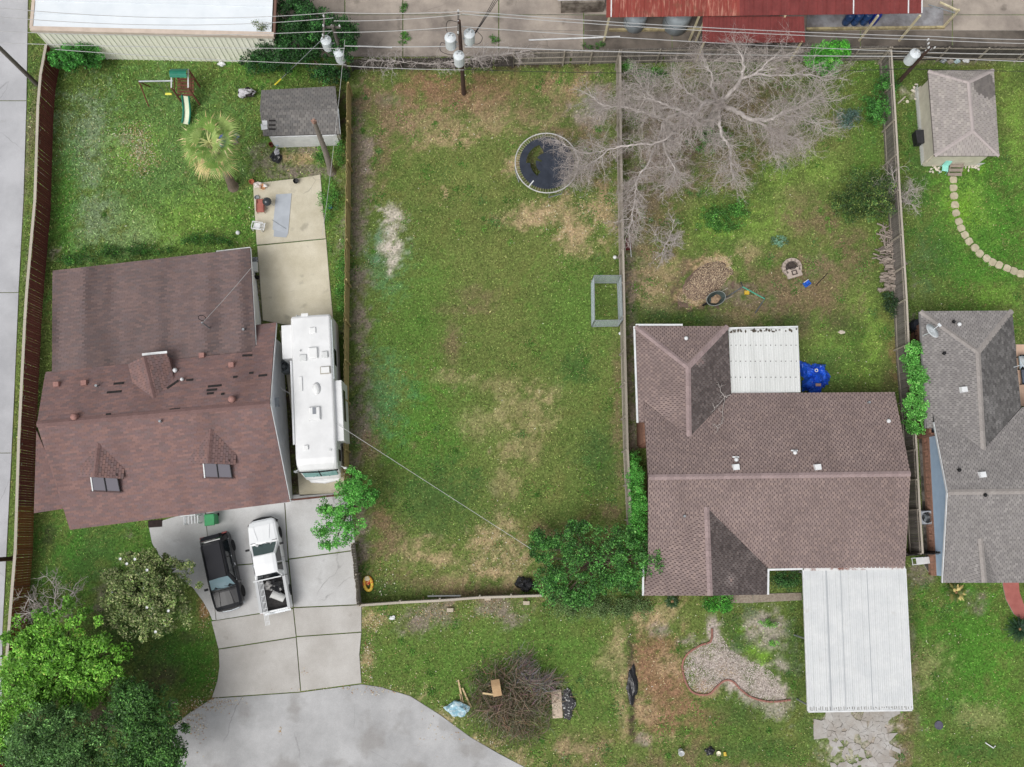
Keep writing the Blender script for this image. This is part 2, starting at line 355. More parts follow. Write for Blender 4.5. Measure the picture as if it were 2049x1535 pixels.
# right-hand back yard
B('brown',(1400,240,190,130),(1330,330,90,150),(1310,560,70,90),(1480,620,80,40),s=.62); B('dirt',(1300,200,50,80),(1285,480,30,120),(1560,590,60,40),(1620,540,60,40),s=.5); B('brown',(1340,250,90,90),(1300,420,60,80),(1480,200,80,60),(1560,290,70,50),(1480,340,60,40),(1640,290,40,60),s=.55); B('dirt',(1290,260,40,120),(1380,330,50,40),(1560,180,60,40),s=.5); B('dk',(1300,160,40,40),(1270,240,20,80),(1420,270,60,60),s=.7); B('dirt',(1262,560,14,200),(1270,400,30,100),(1262,760,12,180),(1268,880,12,60),(1330,330,60,60),s=.85)
B('olive',(1330,480,80,80),(1560,460,90,80),s=.6); B('dry',(1330,540,60,50),(1310,600,50,40),(1500,500,30,30),(1480,640,60,30),s=.5); B('lime',(1560,350,50,50),(1580,420,70,60),(1500,450,60,40),(1420,450,50,50),(1640,330,50,60),(1720,610,40,40),(1745,690,24,80),(1660,690,60,40),(1700,740,60,30),s=.6)
B('brown',(1560,560,80,50),(1600,600,60,60),(1640,560,50,50),(1690,550,40,40),(1480,600,50,40),(1700,480,40,40),(1600,660,30,30),(1600,400,60,40),(1640,440,60,30),s=.7)
B('mulch',(1400,560,50,60),(1390,590,50,40),s=.85); B('chip',(1420,545,40,30),(1400,575,36,26),(1450,530,24,22),(1385,600,26,14),s=.9); B('dirt',(1440,590,24,40),s=.6)
B('dk',(1660,730,60,60),(1300,630,50,24),(1340,640,60,14),(1420,640,60,12),(1590,640,60,20),s=.7); B('mulch',(1685,645,50,36),(1780,760,20,40),s=.5); B('red',(1790,715,12,40),s=.6); B('green',(1740,300,40,160),(1760,130,60,40),s=.5)
B('brown',(1560,570,120,60),(1650,590,80,60),(1300,420,50,120),(1420,300,130,50),(1500,200,120,60),(1720,520,40,60),(1620,450,60,30),s=.58); B('dirt',(1300,300,50,120),(1480,590,40,30),s=.5)
# right-hand lot
B('green',(1950,440,150,230),(1950,440,150,230),s=.7); B('lime',(1930,410,60,80),(2030,250,30,120),(1990,590,60,30),(2000,1340,60,140),(1960,1290,60,60),s=.6); B('vlime',(1935,330,40,22),(1920,420,30,40),s=.5); B('dk',(1835,300,24,160),(1860,520,50,100),(1830,640,20,40),s=.65); B('sand',(1810,180,10,10),(1835,188,18,10),s=.8)
B('green',(1940,1310,130,180),(1940,1310,130,180),s=.7); B('dirt',(1950,1220,18,12),(1940,1205,10,16),(1964,1192,14,10),(1850,1160,34,16),(1842,1140,20,12),s=.85); B('dirt',(1826,1300,8,160),s=.6)
B('brown',(1810,1460,26,60),(1800,1520,30,40),s=.85); B('dry',(1850,1330,60,40),(1960,1440,60,30),s=.35); B('dk',(1960,1500,100,20),(1900,1160,20,12),s=.6); B('sand',(1720,1480,75,60),(1762,1490,22,80),(1690,1455,44,26),s=.85); B('grey',(1760,1500,40,70),(1690,1450,40,30),s=.7); B('dk',(1725,1470,10,24),(1715,1530,20,10),s=.6)
# front of the middle house
B('gravel',(1400,1320,34,40),(1440,1330,60,40),(1430,1270,20,34),(1480,1350,50,34),(1520,1370,50,28),(1550,1385,30,16),s=1); B('gravel',(1535,1280,50,44),(1520,1240,46,22),(1560,1330,30,24),(1548,1418,34,22),(1500,1400,20,12),s=.75)
B('dry',(1410,1385,30,14),(1455,1345,30,12),s=.6); B('vlime',(1505,1300,22,14),(1530,1312,28,16),(1478,1262,12,10),s=.95); B('dk',(1470,1270,18,40),(1500,1225,20,16),(1455,1250,12,30),(1490,1290,20,14),(1588,1300,14,100),s=.75)
B('red',(1330,1340,50,60),(1310,1420,40,50),(1390,1440,60,30),(1290,1290,24,60),(1360,1400,40,40),(1400,1480,24,20),(1330,1380,70,110),s=.62); B('dry',(1320,1230,50,30),(1300,1250,40,20),(1340,1330,30,24),(1290,1420,30,30),s=.55); B('grey',(1320,1260,24,12),(1288,1480,14,14),(1370,1285,14,10),s=.8)
B('dk',(1470,1500,130,20),(1560,1510,60,24),(1480,1430,60,30),(1620,1460,20,40),s=.55); B('brown',(1300,1530,90,20),(1480,1535,140,12),(1160,1500,60,30),(1380,1505,20,14),s=.75); B('dry',(1160,1500,50,16),(1330,1478,40,8),s=.5)
B('mulch',(1262,1330,7,75),(1264,1430,7,60),s=1); B('dry',(1238,1270,10,40),(1245,1420,10,60),(1230,1330,30,40),s=.45)
# left front yard
B('green',(240,1100,220,70),(380,1310,60,80),(150,1160,90,60),s=.75)
B('dk',(170,1110,110,90),(330,1330,90,60),(230,1270,110,60),(350,1230,40,30),s=.75); B('green',(380,1300,50,50),(390,1360,40,30),(120,1080,40,50),s=.6); B('mulch',(380,1275,30,14),(310,1370,40,20),(330,1345,40,16),(100,1080,14,30),s=.65); B('leaf',(408,1215,10,40),(430,1405,20,14),(400,1420,50,8),(375,1428,40,6),s=.8); B('dirt',(260,1072,10,10),(205,1190,20,40),(240,1440,60,30),s=.7); B('mulch',(100,1420,140,100),s=.6)
# left back yard edges and beds
B('chip',(606,318,26,24),(565,312,14,14),s=.85); B('dirt',(530,330,34,30),(620,345,40,14),(520,300,24,14),(605,300,40,10),(560,352,40,8),(590,340,50,16),s=.8); B('mulch',(580,830,24,180),(592,960,20,60),(575,900,18,80),s=.95); B('dirt',(519,590,8,80),(518,640,8,40),(640,985,50,14),s=.9); B('dirt',(682,490,14,26),(650,340,20,10),s=.8); B('grey',(280,300,14,22),(250,275,20,14),s=.5); B('dirt',(108,510,12,16),s=.8)
B('dirt',(60,30,8,60),(56,300,8,140),(44,420,5,40),(52,560,5,100),s=.5); B('brown',(68,260,12,140),(30,1150,10,60),s=.5); B('dk',(62,130,14,70),s=.6)
B('mulch',(900,130,220,14),(1100,128,120,10),(680,220,10,60),(1290,110,60,8),s=.85); B('dirt',(1900,122,160,8),s=.7); B('grey',(1850,560,20,100),s=.1); B('dirt',(1838,720,14,160),s=.75)
BA=[(P(a,b).x,P(a,b).y,rx/32.,ry/32.,np.array(C[c]),s) for a,b,rx,ry,c,s in BL]
BAREC={'dirt','sand','gravel','mulch','chip','grey','leaf'}
BARE=[(c in BAREC) for *_x,c,s in BL]
def field(x,y):
    n1=vnoise(x,y,.35,1); n2=vnoise(x,y,1.3,2); n3=vnoise(x,y,3.6,5,2)
    base=np.array(S(83,108,51))[None]*(1-n1[:,None])+np.array(S(112,126,68))[None]*n1[:,None]
    t=np.clip((n2-.52)*4,0,1)[:,None]*.55; base=base*(1-t)+np.array(S(122,122,70))[None]*t
    bare=np.zeros(len(x)); n4=vnoise(x,y,7.5,15,2); wob=(n2-.5)*1.1+(n3-.5)*1.0+(n4-.5)*.7
    for (bx,by,rx,ry,c,s),br in zip(BA,BARE):
        m=(np.abs(x-bx)<rx*2.1)&(np.abs(y-by)<ry*2.1)
        if not m.any(): continue
        d=np.sqrt(((x[m]-bx)/rx)**2+((y[m]-by)/ry)**2)
        w=np.clip((1.25-d+wob[m]*1.35)*.95,0,1); w=w*w*(3-2*w)*s*(.72+.4*n3[m])
        base[m]=base[m]*(1-w[:,None])+c*w[:,None]
        bare[m]=bare[m]*(1-w)+(w if br else 0)
    k=(.8+.4*n3)[:,None]; base=base*k
    return base,bare
# ground sheet: fine where the drone looks, coarse out to the horizon
gx=np.concatenate([[-900,-400,-180,-90,-60],np.arange(-41,44.01,.2),[60,90,180,400,900]])
gy=np.concatenate([[-900,-400,-150,-70,-40],np.arange(-22,41.01,.2),[60,90,180,400,900]])
X,Y=np.meshgrid(gx,gy); xf=X.ravel(); yf=Y.ravel()
cf,bare=field(xf,yf); nx=len(gx); ny=len(gy); _out=(xf<-42)|(xf>45)|(yf<-23)|(yf>42); cf[_out]=np.array(S(92,112,60))
zf=np.where((np.abs(xf)<42)&(yf>-22)&(yf<40),(vnoise(xf,yf,.9,8,2)-.5)*.05-.012,-.012)
idx=np.arange(nx*ny).reshape(ny,nx)
F=np.stack([idx[:-1,:-1],idx[:-1,1:],idx[1:,1:],idx[1:,:-1]],-1).reshape(-1,4)
me=bpy.data.meshes.new('ground'); me.vertices.add(len(xf)); me.vertices.foreach_set('co',np.stack([xf,yf,zf],1).astype(np.float32).ravel())
me.loops.add(F.size); me.loops.foreach_set('vertex_index',F.astype(np.int32).ravel()); me.polygons.add(len(F)); me.polygons.foreach_set('loop_start',np.arange(0,F.size,4,dtype=np.int32)); me.update(calc_edges=True)
at=me.color_attributes.new('Col','FLOAT_COLOR','POINT'); at.data.foreach_set('color',np.concatenate([cf,np.ones((len(cf),1))],1).astype(np.float32).ravel())
me.materials.append(mat('ground_soil',(0,0,0),attr=True,fine=.38,fscale=7,bump=.5,bscale=16,rough=.95,spec=.1)); me.shade_smooth()
ground=bpy.data.objects.new('ground',me); COL.objects.link(ground); tag(ground,kind='structure')
M_GRASS=mat('grass_blade',(0,0,0),attr=True,rough=.75,spec=.15)
def grow_grass(n=430000,seed=3):
    rs=np.random.RandomState(seed); x=rs.uniform(-37,39,n); y=rs.uniform(-19,36,n)
    jr=np.where(rs.rand(n)<.5,.12,.6); c,b=field(x+rs.normal(0,1,n)*jr,y+rs.normal(0,1,n)*jr); keep=rs.rand(n)>b*.92
    for pl in EXCL:
        a=np.array(pl); m=(x>a[:,0].min()-.1)&(x<a[:,0].max()+.1)&(y>a[:,1].min()-.1)&(y<a[:,1].max()+.1)
        idx=np.where(m)[0]
        if len(idx): keep[idx]&=~inpoly(x[idx],y[idx],pl)
    x=x[keep];y=y[keep];c=c[keep];n=len(x)
    lw=(vnoise(x,y,.25,11)-.4); wild=np.where((x<-9.5)&(y>5),1.5,1.)   # the left back yard is rank
    a=rs.uniform(0,2*np.pi,n); L=rs.uniform(.06,.15,n)*wild; w=rs.uniform(.012,.026,n)*wild**.8; h=rs.uniform(.02,.09,n)*wild
    V=np.zeros((n,3,3)); V[:,0]=np.stack([x-np.sin(a)*w,y+np.cos(a)*w,np.full(n,-.005)],1); V[:,1]=np.stack([x+np.sin(a)*w,y-np.cos(a)*w,np.full(n,-.005)],1)
    V[:,2]=np.stack([x+np.cos(a)*L,y+np.sin(a)*L,h],1)
    br=np.exp(rs.normal(.17,.52,n)); col=c*br[:,None]; yl=rs.rand(n)
    t=(yl>.9)[:,None]*.6; col=col*(1-t)+np.array(S(170,165,110))*t
    # coarse weed clumps among the turf
    nc=1500; cx=rs.uniform(-36,38,nc); cy=rs.uniform(-18,34,nc); kp=np.ones(nc,bool)
    for pl in EXCL: kp&=~inpoly(cx,cy,pl)
    _,bb=field(cx,cy); kp&=(bb<.45); kp&=(vnoise(cx,cy,.18,33)>.42); cx=cx[kp];cy=cy[kp]; nc=len(cx); m_=46; R_=np.repeat(rs.uniform(.08,.34,nc),m_)
    tx=np.repeat(cx,m_)+rs.normal(0,1,nc*m_)*R_; ty=np.repeat(cy,m_)+rs.normal(0,1,nc*m_)*R_; a=rs.uniform(0,6.28,nc*m_); L=rs.uniform(.07,.15,nc*m_); w=rs.uniform(.02,.04,nc*m_); h=rs.uniform(.04,.12,nc*m_)
    W=np.zeros((nc*m_,3,3)); W[:,0]=np.stack([tx-np.sin(a)*w,ty+np.cos(a)*w,np.full(nc*m_,.01)],1); W[:,1]=np.stack([tx+np.sin(a)*w,ty-np.cos(a)*w,np.full(nc*m_,.01)],1); W[:,2]=np.stack([tx+np.cos(a)*L,ty+np.sin(a)*L,h],1)
    pal=np.array([S(72,110,46),S(82,122,52),S(98,134,60),S(84,118,62),S(124,136,78)]); wc=pal[np.repeat(rs.randint(0,5,nc),m_)]*np.exp(rs.normal(.05,.3,nc*m_))[:,None]
    kg=np.ones(nc*m_,bool)
    for pl in EXCL: kg&=~inpoly(tx,ty,pl)
    V=np.concatenate([V,W[kg]]); col=np.concatenate([col,wc[kg]]); n=len(V)
    np_mesh('grass',V.reshape(-1,3),np.arange(n*3).reshape(-1,3),M_GRASS,None,np.clip(col,0,.8),3,'short green and straw coloured grass covering the yards','grass',None,'stuff')
def litter(n=9000,seed=9):
    rs=np.random.RandomState(seed); x=rs.uniform(-36,37,n); y=rs.uniform(-18,33,n)
    den=vnoise(x,y,.22,21); keep=rs.rand(n)<np.clip((den-.42)*4,.03,1)
    hot=[(282,290,14,26,420),(262,262,18,10,160),(300,320,16,12,160),(285,345,8,6,60),(240,300,40,40,160),(735,1320,8,26,160),(760,1385,22,8,120),(860,1432,40,24,220),(960,1490,40,20,160),(1030,1525,40,14,100),(410,1408,26,8,200),(408,1222,6,22,120),(425,1370,6,20,60),(745,1245,22,12,120),(1000,1220,40,12,160),(870,1225,30,12,160),(770,1150,20,20,60),(1150,440,60,30,220),(1020,1090,40,40,200)]
    for a,b,sx_,sy_,k in hot:
        q=G(a,b); x=np.concatenate([x,rs.normal(q.x,sx_/32,k)]); y=np.concatenate([y,rs.normal(q.y,sy_/32,k)]); keep=np.concatenate([keep,np.ones(k,bool)])
    for pl in EXCL:
        keep&=~inpoly(x,y,pl)
    x=x[keep];y=y[keep]
    for a,b,sx_,sy_,k in [(395,1440,10,22,130),(420,1412,22,8,160),(365,1442,14,6,80),(340,1510,12,14,60),(560,1462,4,4,16),(455,1402,20,3,40),(640,1378,60,3,40),(612,1345,6,4,20),(760,1382,20,4,60),(900,1450,40,24,60)]:
        q=G(a,b); x=np.concatenate([x,rs.normal(q.x,sx_/32,k)]); y=np.concatenate([y,rs.normal(q.y,sy_/32,k)])
    n=len(x); a=rs.uniform(0,6.28,n); s=rs.uniform(.015,.04,n); z=rs.uniform(.03,.07,n)
    V=np.zeros((n,4,3))
    for k,(q,f) in enumerate(((0,1.5),(1.57,.7),(3.14,1.5),(4.71,.7))):
        V[:,k]=np.stack([x+np.cos(a+q)*s*f,y+np.sin(a+q)*s*f,z+rs.uniform(-.02,.02,n)],1)
    pal=np.array([S(205,190,160),S(180,150,110),S(225,220,205),S(150,110,80)]); col=pal[rs.choice(4,n,p=[.35,.35,.15,.15])]
    np_mesh('leaf_litter',V.reshape(-1,3),np.arange(n*4).reshape(-1,4),M_GRASS,None,col,4,'pale dead leaves and chips scattered over the lawns','leaf litter',None,'stuff')
# ================================================================== buildings
CAMP=Vector((0,0,HC))
def pl3(a,b,c):
    a,b,c=[P(*q) if not isinstance(q,Vector) else q for q in (a,b,c)]
    n=(b-a).cross(c-a).normalized()
    if n.z<0: n=-n
    return (a,n)
def hit(pl,px,py):
    w=RC@Vector(((px-CX)/FPX,-(py-CY)/FPX,-1)); t=pl[1].dot(pl[0]-CAMP)/pl[1].dot(w); return CAMP+w*t
def clip(poly,conv):
    for k in range(len(conv)):
        a=conv[k]; b=conv[(k+1)%len(conv)]; ex,ey=b[0]-a[0],b[1]-a[1]; out=[]
        for i in range(len(poly)):
            p=poly[i]; q=poly[(i+1)%len(poly)]
            dp=ex*(p[1]-a[1])-ey*(p[0]-a[0]); dq=ex*(q[1]-a[1])-ey*(q[0]-a[0])
            if dp>=0: out.append(p)
            if dp*dq<0: t=dp/(dp-dq); out.append((p[0]+(q[0]-p[0])*t,p[1]+(q[1]-p[1])*t))
        poly=out
        if len(poly)<3: return []
    return poly
M_SH=mat('shingle',(0,0,0),attr=True,rough=.95,fine=.12,fscale=45,spec=.1)
def roof(parent, plane, udir, pieces, deckmat, pal, tab=.31, expo=.15, gap=.012, streak=None, seed=1, name='roof_slope', t=.1):
    """one roof slope: deck + overlapping shingle tabs. udir=(pxA,pxB) two picture points along the eave"""
    o,n=plane; A=hit(plane,*udir[0]); Bv=hit(plane,*udir[1]); u=(Bv-A); u=(u-n*u.dot(n)).normalized(); v=n.cross(u)
    if v.z<0: u=-u; v=n.cross(u)
    polys=[[hit(plane,*p) for p in pc] for pc in pieces]
    dk=MB(True)
    for pc in polys: dk.slab3([p-n*.012 for p in pc],t)
    deck=dk.build(name,deckmat,parent)
    rg=random.Random(seed); sm=MB(True)
    for pc in polys:
        q=[((p-A).dot(u),(p-A).dot(v)) for p in pc]
        ar=sum(q[i][0]*q[(i+1)%len(q)][1]-q[(i+1)%len(q)][0]*q[i][1] for i in range(len(q)))
        if ar<0: q.reverse()
        u0=min(a for a,b in q); u1=max(a for a,b in q); v0=min(b for a,b in q); v1=max(b for a,b in q)
        j=math.floor(v0/expo)
        while j*expo<v1:
            vb=j*expo; i=math.floor(u0/tab)-1
            while i*tab<u1:
                off=((j%2)*.5+(((j*7919)%13)/13-.5)*.25)*tab
                a=i*tab+off+gap; b=(i+1)*tab+off-gap
                cp=clip([(a,vb),(b,vb),(b,vb+expo+.015),(a,vb+expo+.015)],q)
                if cp:
                    c=pal(rg,(a+b)/2,vb); e=rg.uniform(.7,1.3)
                    vs=[A+u*x+v*y+n*(.020*e*(1-(y-vb)/(expo+.015))+.003) for x,y in cp]
                    k=len(vs); sm.add(vs,[tuple(range(k))],c)
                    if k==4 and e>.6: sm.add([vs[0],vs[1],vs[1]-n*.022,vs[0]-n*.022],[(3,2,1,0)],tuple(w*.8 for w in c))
                i+=1
            j+=1
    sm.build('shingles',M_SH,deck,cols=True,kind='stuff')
    return deck
def caps(parent, a, b, m, L=.3, w=.17, name='ridge_cap', pitch=.36):
    a=Vector(a); b=Vector(b); d=b-a; n=max(1,int(d.length/L)); x=d.normalized(); y=Vector((0,0,1)).cross(x).normalized(); z=x.cross(y)
    rot=Matrix((x,y,z)).transposed().to_4x4(); inv=MW[parent.name].inverted()
    me=MATS.get('capmesh%s%.2f%.2f'%(m.name,w,pitch))
    if me is None:
        mb=MB(); hw=w; dz=-w*pitch
        for x0,x1,lift0,lift1 in ((-.5,.5,.022,.004),):
            top=[(x0*L*1.08,-hw,dz+lift0),(x0*L*1.08,0,lift0+.01),(x0*L*1.08,hw,dz+lift0),(x1*L*1.05,hw,dz+lift1),(x1*L*1.05,0,lift1+.01),(x1*L*1.05,-hw,dz+lift1)]
            bot=[(p[0],p[1],p[2]-.03) for p in top]
            mb.add(top+bot,[(0,1,4,5),(1,2,3,4),(6,7,1,0),(7,8,2,1),(3,2,8,9),(5,4,10,11),(4,3,9,10),(0,5,11,6),(11,10,7,6),(10,9,8,7)])
        me=shared(mb,'ridge_cap',m); MATS['capmesh%s%.2f%.2f'%(m.name,w,pitch)]=me
    for i in range(n):
        inst(me,name,parent,None,mtx=inv@(Matrix.Translation(a+d*((i+.5)/n)+Vector((0,0,.03)))@rot))
def wallpoly(parent, pts, m, t=.15, name='wall', **k):
    pts=[Vector(p) for p in pts]; n=Vector((0,0,0))
    for i in range(len(pts)): n+=pts[i].cross(pts[(i+1)%len(pts)])
    n=n.normalized()*t; k_=len(pts); mb=MB(True)
    mb.add(pts+[p-n for p in pts],[tuple(range(k_)),tuple(range(2*k_-1,k_-1,-1))]+[(i,k_+i,k_+(i+1)%k_,(i+1)%k_) for i in range(k_)])
    return mb.build(name,m,parent,**k)
def ribbed(parent, A,Bq,Cq,D, n, m, ribs=2, h=.03, name='roof_panel', t=.01, rw=.04):
    """n side-by-side metal sheets filling quad A-B (top) to D-C (bottom); each sheet carries folded ribs"""
    A,Bq,Cq,D=[Vector(p) for p in (A,Bq,Cq,D)]; up=(Bq-A).cross(A-D).normalized()
    if up.z<-1e-6: up=-up
    outs=[]
    for i in range(n):
        t0=i/n; t1=(i+1)/n; W=((Bq-A).length)/n; prof=[]
        for r in range(ribs):
            c=(r+.5)/ribs; q=rw/W
            prof+=[(c-q,0),(c-q*.45,h),(c+q*.45,h),(c+q,0)]
        prof=[(0.003/W,0)]+prof+[(1-.003/W,0)]; mb=MB(True); vs=[]
        for s,z in prof:
            f=t0+(t1-t0)*s
            for (p,q) in ((A,Bq),(D,Cq)):
                vs.append(p+(q-p)*f+up*(z+.004*(i%2)))
        k=len(prof); nv=len(vs); vs+=[v-up*t for v in vs]
        fs=[(2*a,2*a+1,2*a+3,2*a+2) for a in range(k-1)]+[(nv+2*a+2,nv+2*a+3,nv+2*a+1,nv+2*a) for a in range(k-1)]
        fs+=[(2*a+1,nv+2*a+1,nv+2*a+3,2*a+3) for a in range(k-1)]+[(2*a+2,nv+2*a+2,nv+2*a,2*a) for a in range(k-1)]
        outs.append(mb.add(vs,fs).build(name,m,parent))
    return outs
def beam(parent,a,b,w,h,m,name,off=(0,0,0)):
    return MB(True).bar(Vector(a)+Vector(off),Vector(b)+Vector(off),w,h).build(name,m,parent)
M_WHITE=mat('white_paint',S(232,234,236),S(214,216,218),scale=2,rough=.5,fine=.03)
M_WWALL=mat('white_wall',S(242,245,248),S(232,236,240),scale=1.5,rough=.7)
M_DARK=mat('dark_gap',S(40,38,38),S(26,25,25),scale=3)
M_GLASSD=glass('window_glass',S(96,92,102))
M_GALV=mat('galvanised',S(170,176,180),S(145,150,155),scale=6,rough=.45,metal=.5)
M_BLACK=mat('black_plastic',S(34,35,38),S(22,22,24),scale=5,rough=.5)
M_SLAT=mat('tar_paper',S(58,54,54),S(44,42,42),scale=6)
def lerp_(a,b,t): return a+(b-a)*t
def vent_cap(parent,p,m,r=.13,n='roof_vent',kind=0):
    mb=MB(True)
    if kind==0: mb.lathe([(r*.55,-.1),(r*.55,.12),(r*1.1,.13),(r*1.05,.2),(r*.6,.28),(.01,.3)],p,14)
    elif kind==1: mb.box((p[0],p[1],p[2]+.08),(r*2.4,r*2.2,.28),rz=.1,taper=.85)
    elif kind==2: mb.lathe([(.06,-.1),(.06,.25),(.075,.25),(.075,.3),(.02,.3)],p,10)
    elif kind==3: mb.lathe([(r*1.3,-.06),(r*1.3,.05),(r*1.1,.14),(r*.9,.15),(r*.9,.18),(r*1.4,.2),(r*1.3,.3),(r*.8,.38),(.02,.4)],p,16)
    return mb.build(n,m,parent,smooth=kind in(0,3))
# ---------------------------------------------------------------- left brick-red roofed house
M_DECKL=mat('roof_deck_dark',S(84,68,66)); M_CAPL=mat('cap_red',S(128,102,99),S(116,92,90),scale=8,rnd=.08)
def palL(rg,u,v):
    base=rg.choice([S(130,106,103),S(126,103,101),S(135,108,103),S(121,103,102),S(137,110,105),S(128,105,103),S(124,104,104)])
    s=float(vnoise(np.array([u]),np.array([v*.45]),.55,4)[0]); k=1-.55*max(0,s-.5); k*=rg.uniform(.93,1.07); st=float(vnoise(np.array([u*1.3]),np.array([v*.16]),.9,14)[0]); k*=1.07-.3*max(0,st-.45)
    return tuple(c*k for c in base)
def palL2(rg,u,v):
    base=palL(rg,u,v); s=float(vnoise(np.array([u*1.2]),np.array([v*.12]),.8,9)[0]); k=1-1.1*max(0,s-.46)
    g=sum(base)/3; return tuple((c*.7+g*.3)*max(.55,k)*.94 for c in base)
RL,RR=(74,849,5.2),(540,808,5.2)
plS=pl3(RL,RR,(362,1032,2.5)); plN=pl3(RL,RR,(553,645,2.5)); plA=pl3(hit(plN,105,742),hit(plN,508,691),(300,520,2.3)); plW=(lambda:pl3((73,862,2.9),(68,1027,2.35),(140,1016,2.35)))()
house=thing('house','large house with patchy brick red shingle roof and three dormers','house',tuple(G(340,820)))
roof(house,plS,((140,1060),(580,1004)),[[(74,849),(540,808),(580,1004),(140,1060)]],M_DECKL,palL,tab=.34,expo=.13,gap=.004,seed=1)
roof(house,plN,((91,745),(547,700)),[[(74,849),(540,808),(547,700),(91,745)],[(505,704),(547,700),(553,645),(508,651)]],M_DECKL,palL,tab=.34,expo=.13,gap=.004,seed=2)
plA2=(plA[0]+plA[1]*.04,plA[1])
roof(house,plA2,((105,542),(500,497)),[[(104,775),(513,722),(500,497),(105,542)]],M_DECKL,palL2,tab=.34,expo=.13,gap=.004,seed=3,name='rear_roof_slope')
roof(house,plW,((68,1027),(140,1016)),[[(73,862),(140,1016),(68,1027)]],M_DECKL,palL,tab=.34,expo=.13,gap=.004,seed=4,name='side_roof_slope')
caps(house,hit(plS,74,849),hit(plS,540,808),M_CAPL)
# walls
we0,we1=G(561,690),G(581,1000)
we=we1-we0; rdg=P(540,808,5.2); tt=(rdg-we0).dot(we)/we.dot(we); wm=we0+we*tt
Zv=Vector((0,0,1))
wallpoly(house,[we0,we1,we1+Zv*2.5,wm+Zv*4.95,we0+Zv*2.6],M_WWALL,name='gable_wall')
ww1=G(165,1062); ww1=P(150,1060,2.5)+Vector((.7,.6,-2.5)); ww0=we0+(ww1-we1)
wallpoly(house,[we1,ww1,ww1+Zv*2.45,we1+Zv*2.45],M_WWALL,name='front_wall'); wallpoly(house,[ww1,ww0,ww0+Zv*2.6,(ww0+ww1)/2+Zv*4.2,ww1+Zv*2.5],M_WWALL,name='gable_wall'); 
ax=[hit(plA,112,545),hit(plA,494,503),hit(plA,506,690),hit(plA,112,742)]
fp=[Vector((p.x,p.y,0)) for p in ax]; cen=sum(fp,Vector())/4; fp=[cen+(p-cen)*.955 for p in fp]
for i in range(4):
    a,b=fp[i],fp[(i+1)%4]; za=[2.15,2.15,2.7,2.7]; wallpoly(house,[a,b,b+Zv*za[(i+1)%4],a+Zv*za[i]],M_WWALL,name='rear_wall')
sx=[Vector((p.x,p.y,0)) for p in (hit(plW,96,950),hit(plW,84,1016),hit(plW,135,1010))]
wallpoly(house,[sx[0],sx[1],sx[1]+Zv*2.25,sx[0]+Zv*2.25],M_WWALL,name='side_wall'); wallpoly(house,[sx[1],sx[2],sx[2]+Zv*2.25,sx[1]+Zv*2.25],M_WWALL,name='side_wall')
EXCL.append([(p.x,p.y) for p in (we0,we1,ww1,ww0)]); EXCL.append([(p.x,p.y) for p in fp])
# fascias and rake boards
for a,b in (((540,808),(580,1004)),((540,808),(552,647))):
    pl=plS if b[1]>900 else plN
    beam(house,hit(pl,*a),hit(pl,*b),.03,.16,M_WHITE,'rake_board',(.03,0,-.1))
beam(house,hit(plA,500.5,497),hit(plA,511.5,690),.03,.16,M_WHITE,'rake_board',(.03,0,-.08)); beam(house,hit(plA,432,504),hit(plA,500,496),.04,.16,M_WHITE,'gutter',(0,.05,-.1))
# gable louvre, hood and slot window on the white gable
def onwall(px,py,s=.04):
    d=we.normalized(); nn=Vector((d.y,-d.x,0)); nn=nn if nn.x>0 else -nn
    return hit((we0+nn*s,nn),px,py),d,nn
for (x,y),(L_,h_),m,nm in (((556.5,870),(1.7,.3),M_BLACK,'slot_window'),((545,838),(.6,.5),M_BLACK,'louvre')):
    p,d,nn=onwall(x,y); MB(True).bar(p-d*L_/2,p+d*L_/2,.04,h_).build(nm,m,house)
p,d,nn=onwall(556.5,870,.08); MB(True).bar(p-d*.7,p+d*.7,.03,.12).build('window_pane',M_WHITE,house)
p,d,nn=onwall(552,805,.2); MB(True).bar(p-d*.28,p+d*.28,.4,.06).build('vent_hood',M_GALV,house)
